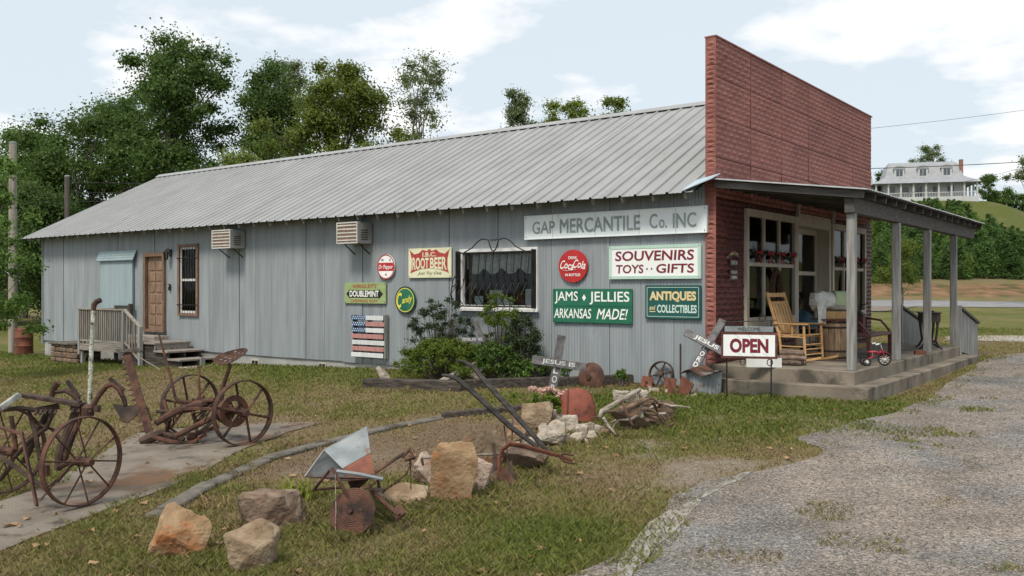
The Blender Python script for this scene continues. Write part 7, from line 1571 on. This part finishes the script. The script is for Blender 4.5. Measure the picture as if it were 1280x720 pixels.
# small roadside tree seen between the posts
treeat(1128, 50, 292, 52, 'small light green tree by the drive seen between the porch posts', 'leaf_olive', 41, nclus=34, per=90, leaf=.16, clus=.45, crown_lo=.22, trunk_r=.07)
treeat(1163, 205, 181, 46, 'airy tree rising behind the white house roof', 'leaf_grey', 42, nclus=36, per=80, leaf=.55, clus=1.4, crown_lo=.3, trunk_r=.3); treeat(1235, 195, 219, 30, 'round dark tree right of the white house', 'leaf_dark', 43, nclus=30, per=90, leaf=.5, clus=1.0, crown_lo=.05, trunk_r=.2)
for i, (px, top, w, lab) in enumerate(((1261, 236, 26, 'low dark tree on the crest right of the white house'), (1246, 240, 18, 'small dark shrub on the crest near the round tree'), (1100, 213, 26, 'dark tree left behind the white house'), (1279, 243, 20, 'dark shrub on the crest at the right edge'))): treeat(px, 205, top, w, lab, 'leaf_dark', 50+i, nclus=22, per=70, leaf=.6, clus=1.2, crown_lo=.02, trunk_r=.15)
treeat(1290, 60, 196, 50, 'drooping grey green branches entering at the right edge', 'leaf_grey', 60, nclus=26, per=70, leaf=.26, clus=.5, crown_lo=.83, trunk_r=.12)
# ---- shrubs of the bed under the barred window
def shrub(px, py, pytop, wpx, label, mat, seed, leaf, nclus, per, clus, back=0.0, name='shrub'):
    g = G(px, py); x, y = g.x, g.y+back; y = min(y, 13.55); z = H(x, y); d = dep((x, y)); Ht = CZ+(360-pytop)/FPX*d-z; r = wpx/FPX*d/2
    rg = np.random.default_rng(seed); t = thing(name, (x, y, z), label, 'shrub'); cen = []; k = MB(); ry = min(r*.8, .75, YW-y-.05 if False else .75)
    for i in range(nclus):
        a = rg.random()*6.28; q = rg.random()**.4; u = rg.random()**.6; w = (1.12-.5*u)*(.8+.4*rg.random()); c = np.array([r*q*w*math.cos(a), max(-ry, min(ry, ry*q*w*math.sin(a))), .1+(Ht-.15)*u*(1-.25*q*q)]); cen.append(c)
        if i % 2 == 0: k.tube([(c[0]*.15, c[1]*.15, -.05), (c[0]*.6, c[1]*.6, c[2]*.55), tuple(c)], [.014, .010, .004], 5)
    cen = np.array(cen); cen[:, 1] = np.minimum(cen[:, 1], YW-.12-y); vs, fs = leafcloud(rg, cen, clus*(.6+.7*rg.random(nclus)), int(per*2.3), leaf*.72); vs[:, 1] = np.minimum(vs[:, 1], YW-.02-y); meshnp('foliage', vs, fs, M[mat], t); k.build('stem', M['bark'], t, world=False); return t
shrub(530, 472, 366, 108, 'dark leaved upright shrub at the left of the bed', 'leaf_holly', 1, .05, 90, 70, .13, .5)
shrub(545, 477, 420, 140, 'low bright green shrub spreading over the bed front', 'leaf_bush', 2, .05, 170, 80, .12, .2)
shrub(618, 474, 350, 78, 'light green leggy shrub growing up in front of the barred window', 'leaf_bush', 3, .055, 60, 50, .12, .6)
shrub(608, 478, 425, 84, 'leafy green ground plant between driftwood and leggy shrub', 'leaf_mid', 4, .07, 46, 60, .13, .2)
shrub(675, 472, 384, 56, 'dark rounded shrub right of the barred window', 'leaf_holly', 5, .045, 84, 70, .14, .5)
shrub(655, 476, 440, 84, 'low leafy plants behind the cross and timber', 'leaf_mid', 6, .06, 36, 55, .12, .2)
shrub(712, 478, 448, 14, 'thin weedy sprig right of the wooden cross', 'leaf_mid', 7, .05, 14, 30, .07, .2)
shrub(797, 480, 458, 18, 'tuft of weeds against the wall left of the iron wheel', 'leaf_mid', 8, .05, 14, 30, .08, .6)
# bright roses of leaves: sedum with pink heads in front of the kettle
g = G(694, 528); d = dep(g); t = thing('sedum_plant', g+FWD*.12, 'green sedum plant with pale pink flower heads beside the red kettle', 'plant'); rg = np.random.default_rng(9)
cen = np.array([[rg.normal()*.17, rg.normal()*.12, .05+.30*rg.random()] for i in range(80)]); vs, fs = leafcloud(rg, cen, np.full(80, .07), 45, .05); meshnp('foliage', vs, fs, M['leaf_bush'], t)
for px, py, r in ((666, 486, .05), (678, 488, .055), (686, 486, .05), (692, 488, .045), (700, 492, .06), (708, 490, .05), (712, 500, .04), (697, 496, .04)):
    p = P(px, py, d+.1); vs, fs = leafcloud(rg, np.array([[p.x-t.location.x, p.y-t.location.y, p.z-t.location.z]]), np.array([r*1.5]), 420, .028, .5); meshnp('flower_head', vs, fs, M['sedum'], t)
    MB().tube([Vector((p.x, p.y, p.z)), Vector((t.location.x+(p.x-t.location.x)*.4, p.y, g.z))], .006, 5).build('stalk', M['leaf_mid'], t)
# day lilies
def blades(name, px, py, n, L0, spread, label, mat, seed, w=.012):
    g = G(px, py); rg = random.Random(seed); t = thing(name, g, label, 'plant')
    for i in range(n):
        a = rg.uniform(0, 6.28); L_ = L0*rg.uniform(.55, 1.1); r0 = spread*rg.random()**.5; b = Vector((g.x+r0*math.cos(a*3), g.y+r0*math.sin(a*3), g.z-.01)); h = Vector((math.cos(a), math.sin(a), 0)); s = Vector((-h.y, h.x, 0))*w; V_ = []; lean = rg.uniform(.3, 1.0)
        for j in range(6):
            u = j/5; p = b+h*(L_*lean*u*u)+UP*(L_*(u-.45*lean*u*u*u)); ww = (1-u)**.6; V_ += [p-s*ww, p+s*ww]
        k = MB(); k.add(V_, [(2*j, 2*j+1, 2*j+3, 2*j+2) for j in range(5)]); k.build('blade', M[mat], t)
    return t
blades('day_lily', 372, 625, 60, .30, .16, 'clump of yellow green day lily leaves behind the brown boulder', 'leaf_blade', 1); blades('day_lily', 268, 634, 26, .16, .16, 'sparse dry yellow plant between the two brown boulders', 'dryleaf', 2, .008)
blades('day_lily', 640, 482, 40, .34, .25, 'strappy green leaves behind the timber in the shrub bed', 'leaf_mid', 3); blades('day_lily', 775, 522, 16, .3, .18, 'thin grass tuft left of the driftwood heap', 'leaf_mid', 4, .006)
# ---- poles, wires
def pole(px, d, pytop, r, mat, label, arm=True):
    x, y = rd((px-640)/FPX*d, d); z = H(x, y); zt = CZ+(360-pytop)/FPX*d; t = thing('utility_pole', (x, y, z), label, 'utility pole'); MB().tube([(x, y, z-.3), (x, y, (z+zt)/2), (x, y, zt)], [r, r*.92, r*.8], 12).build('shaft', M[mat], t, smooth=True); MB().lathe([(r*.82, 0), (r*.82, .05), (r*.6, .07)], 12, Matrix.Translation((x, y, zt))).build('cap', M['galv'], t); MB().bar((x-.02, y-.05, zt-1.3), (x-.02, y-.05, zt-.6), .05, .05).build('bracket', M['darkiron'], t); return Vector((x, y, zt))
p1 = pole(16, 30, 180, .145, 'pole', 'pale weathered utility pole at the left edge'); p2 = pole(84, 44, 221, .15, 'pole_dark', 'dark utility pole behind the far left roof corner')
x, y = rd((14-640)/FPX*30.5, 30.5)
t = thing('rusty_barrel', Vector((*rd((30-640)/FPX*29.5, 29.5), H(*rd((30-640)/FPX*29.5, 29.5)))), 'rusty red steel drum beside the pale pole', 'drum'); c = t.location; MB().lathe([(.26, 0), (.28, .02), (.27, .28), (.285, .30), (.27, .32), (.27, .56), (.285, .58), (.27, .60), (.28, .84), (.26, .86)], 24, Matrix.Translation(c)).build('shell', M['rust_red'], t, smooth=True); MB().lathe([(.25, .845), (.25, .85)], 20, Matrix.Translation(c)).build('lid', M['rust'], t)
def wire(a, b, sag, r, label):
    pts = [Vector(a).lerp(Vector(b), i/16)-UP*sag*4*(i/16)*(1-i/16) for i in range(17)]; o = MB().tube(pts, r, 5).build('power_line', M['wire']); return tag(o, label, 'power line', 'power lines')
for q, off in enumerate((.25, .75, 1.2)): wire(p2-UP*off, P(420, 214+q*7, 52), .3, .016, ('upper', 'middle', 'lower')[q]+' thin line running right from the dark pole')
rp = P(1420, 120, 60); wire(P(1000, 212, 85), P(1420, 192, 80), 0.3, .035, 'thick black line crossing in front of the white house'); wire(P(960, 172, 60), P(1420, 117, 60), .25, .012, 'thin high line from the false front to the upper right'); wire(P(960, 262, 120), P(1420, 168, 95), 1.5, .02, 'thin low line over the round tree at right')
# ---- the white house on the hill
hb = P(1150, 246, 190); hb.z = 21.05-.7
ang = math.radians(-14)+TH
t = thing('white_house', (hb.x, hb.y, hb.z), 'white house with metal roof, dormers and wraparound porch on the hill', 'house', rz=ang)
L = lambda k, n, m: k.build(n, M[m], t, world=False)
hw = 9.8; hd = 6.5   # half sizes; local x right, y away
L(MB().box(-hw+2, hw-2, -hd+2, hd-2, -2.5, 3.0), 'wall', 'housewhite'); L(MB().box(-hw, hw, -hd, hd, -3.5, .15), 'porch_base', 'housewhite')
k = MB(); z0 = 3.0; A_ = [(-hw-.4, -hd-.4, z0), (hw+.4, -hd-.4, z0), (hw+.4, hd+.4, z0), (-hw-.4, hd+.4, z0)]; B_ = [(-hw+2.3, -hd+2.3, z0+1.5), (hw-2.3, -hd+2.3, z0+1.5), (hw-2.3, hd-2.3, z0+1.5), (-hw+2.3, hd-2.3, z0+1.5)]; C_ = [(-hw+3.2, -hd+3.6, z0+4.3), (hw-3.2, -hd+3.6, z0+4.3), (hw-3.2, hd-3.6, z0+4.3), (-hw+3.2, hd-3.6, z0+4.3)]; D_ = [(-hw+3.6, 0, z0+5.0), (hw-3.6, 0, z0+5.0)]
k.add(A_+B_+C_+D_, [(3, 2, 1, 0)]+[(i, (i+1) % 4, 4+(i+1) % 4, 4+i) for i in range(4)]+[(4+i, 4+(i+1) % 4, 8+(i+1) % 4, 8+i) for i in range(4)]+[(8, 9, 13, 12), (9, 10, 13), (10, 11, 12, 13), (11, 8, 12)]); rf = L(k, 'roof', 'houseroof')
L(MB().box(hw-3.0, hw-2.3, -hd+2.8, -hd+3.5, z0+1.0, z0+4.9), 'chimney', 'housebrick')
for i in range(9): x = -hw+.3+i*(2*hw-.6)/8; L(MB().box(x-.16, x+.16, -hd+.1, -hd+.42, .15, z0), 'porch_column', 'housewhite')
for i in range(1, 5): y = -hd+.3+i*(2*hd-.6)/4; L(MB().box(hw-.42, hw-.1, y-.16, y+.16, .15, z0), 'porch_column', 'housewhite')
L(MB().box(-hw+.2, hw-.2, -hd+.15, -hd+.25, .95, 1.08), 'porch_rail', 'housewhite')
for i in range(40): x = -hw+.4+i*(2*hw-.8)/39; L(MB().box(x-.03, x+.03, -hd+.17, -hd+.23, .15, .95), 'baluster', 'housewhite')
for i, x in enumerate((-6.2, -3.6, -1.0, 2.2, 5.0)):
    w = L(MB().box(x-.75, x+.75, -hd+1.92, -hd+1.99, .4 if i == 2 else .9, 2.6), 'window' if i != 2 else 'door', 'housewhite'); MB().box(x-.6, x-.04, -hd+1.90, -hd+1.93, .5 if i == 2 else 1.05, 2.45).build('pane', M['houseglass'], w, world=False); MB().box(x+.04, x+.6, -hd+1.90, -hd+1.93, .5 if i == 2 else 1.05, 2.45).build('pane', M['houseglass'], w, world=False)
for i, y in enumerate((-2.6, .2, 3.0)):
    w = L(MB().box(hw-2.0, hw-1.94, y-.7, y+.7, .9, 2.6), 'window', 'housewhite'); MB().box(hw-1.95, hw-1.92, y-.55, y+.55, 1.05, 2.45).build('pane', M['houseglass'], w, world=False)
for x in (-4.7, -.2, 4.3):
    dm_ = L(MB().box(x-.95, x+.95, -hd+2.3, -hd+4.2, z0+1.5, z0+3.2), 'dormer', 'housewhite'); k = MB(); n = 9
    pts = [(x+1.15*math.cos(a), z0+3.15+.75*math.sin(a)) for a in np.linspace(0, math.pi, n)]
    k.add([(p[0], -hd+2.2, p[1]) for p in pts]+[(p[0], -hd+4.4, p[1]) for p in pts], [(i, i+1, n+i+1, n+i) for i in range(n-1)]+[tuple(range(n)), tuple(range(2*n-1, n-1, -1))]); k.build('dormer_roof', M['houseroof'], dm_, world=False)
    for s in (-1, 1): MB().box(x+s*.33-.28, x+s*.33+.28, -hd+2.26, -hd+2.29, z0+1.75, z0+3.05).build('pane', M['houseglass'], dm_, world=False)
L(MB().box(-hw-6.5, -hw+.5, -2.5, 4.5, -3.5, 2.6), 'side_wing', 'housewhite'); k = MB(); k.add([(-hw-7, -3, 2.6), (-hw+.5, -3, 2.6), (-hw+.5, 5, 2.6), (-hw-7, 5, 2.6), (-hw-5, 1, 5.4), (-hw+.5, 1, 5.4)], [(0, 1, 5, 4), (1, 2, 5), (2, 3, 4, 5), (3, 0, 4), (3, 2, 1, 0)]); L(k, 'wing_roof', 'houseroof')
bpy.context.view_layer.update()
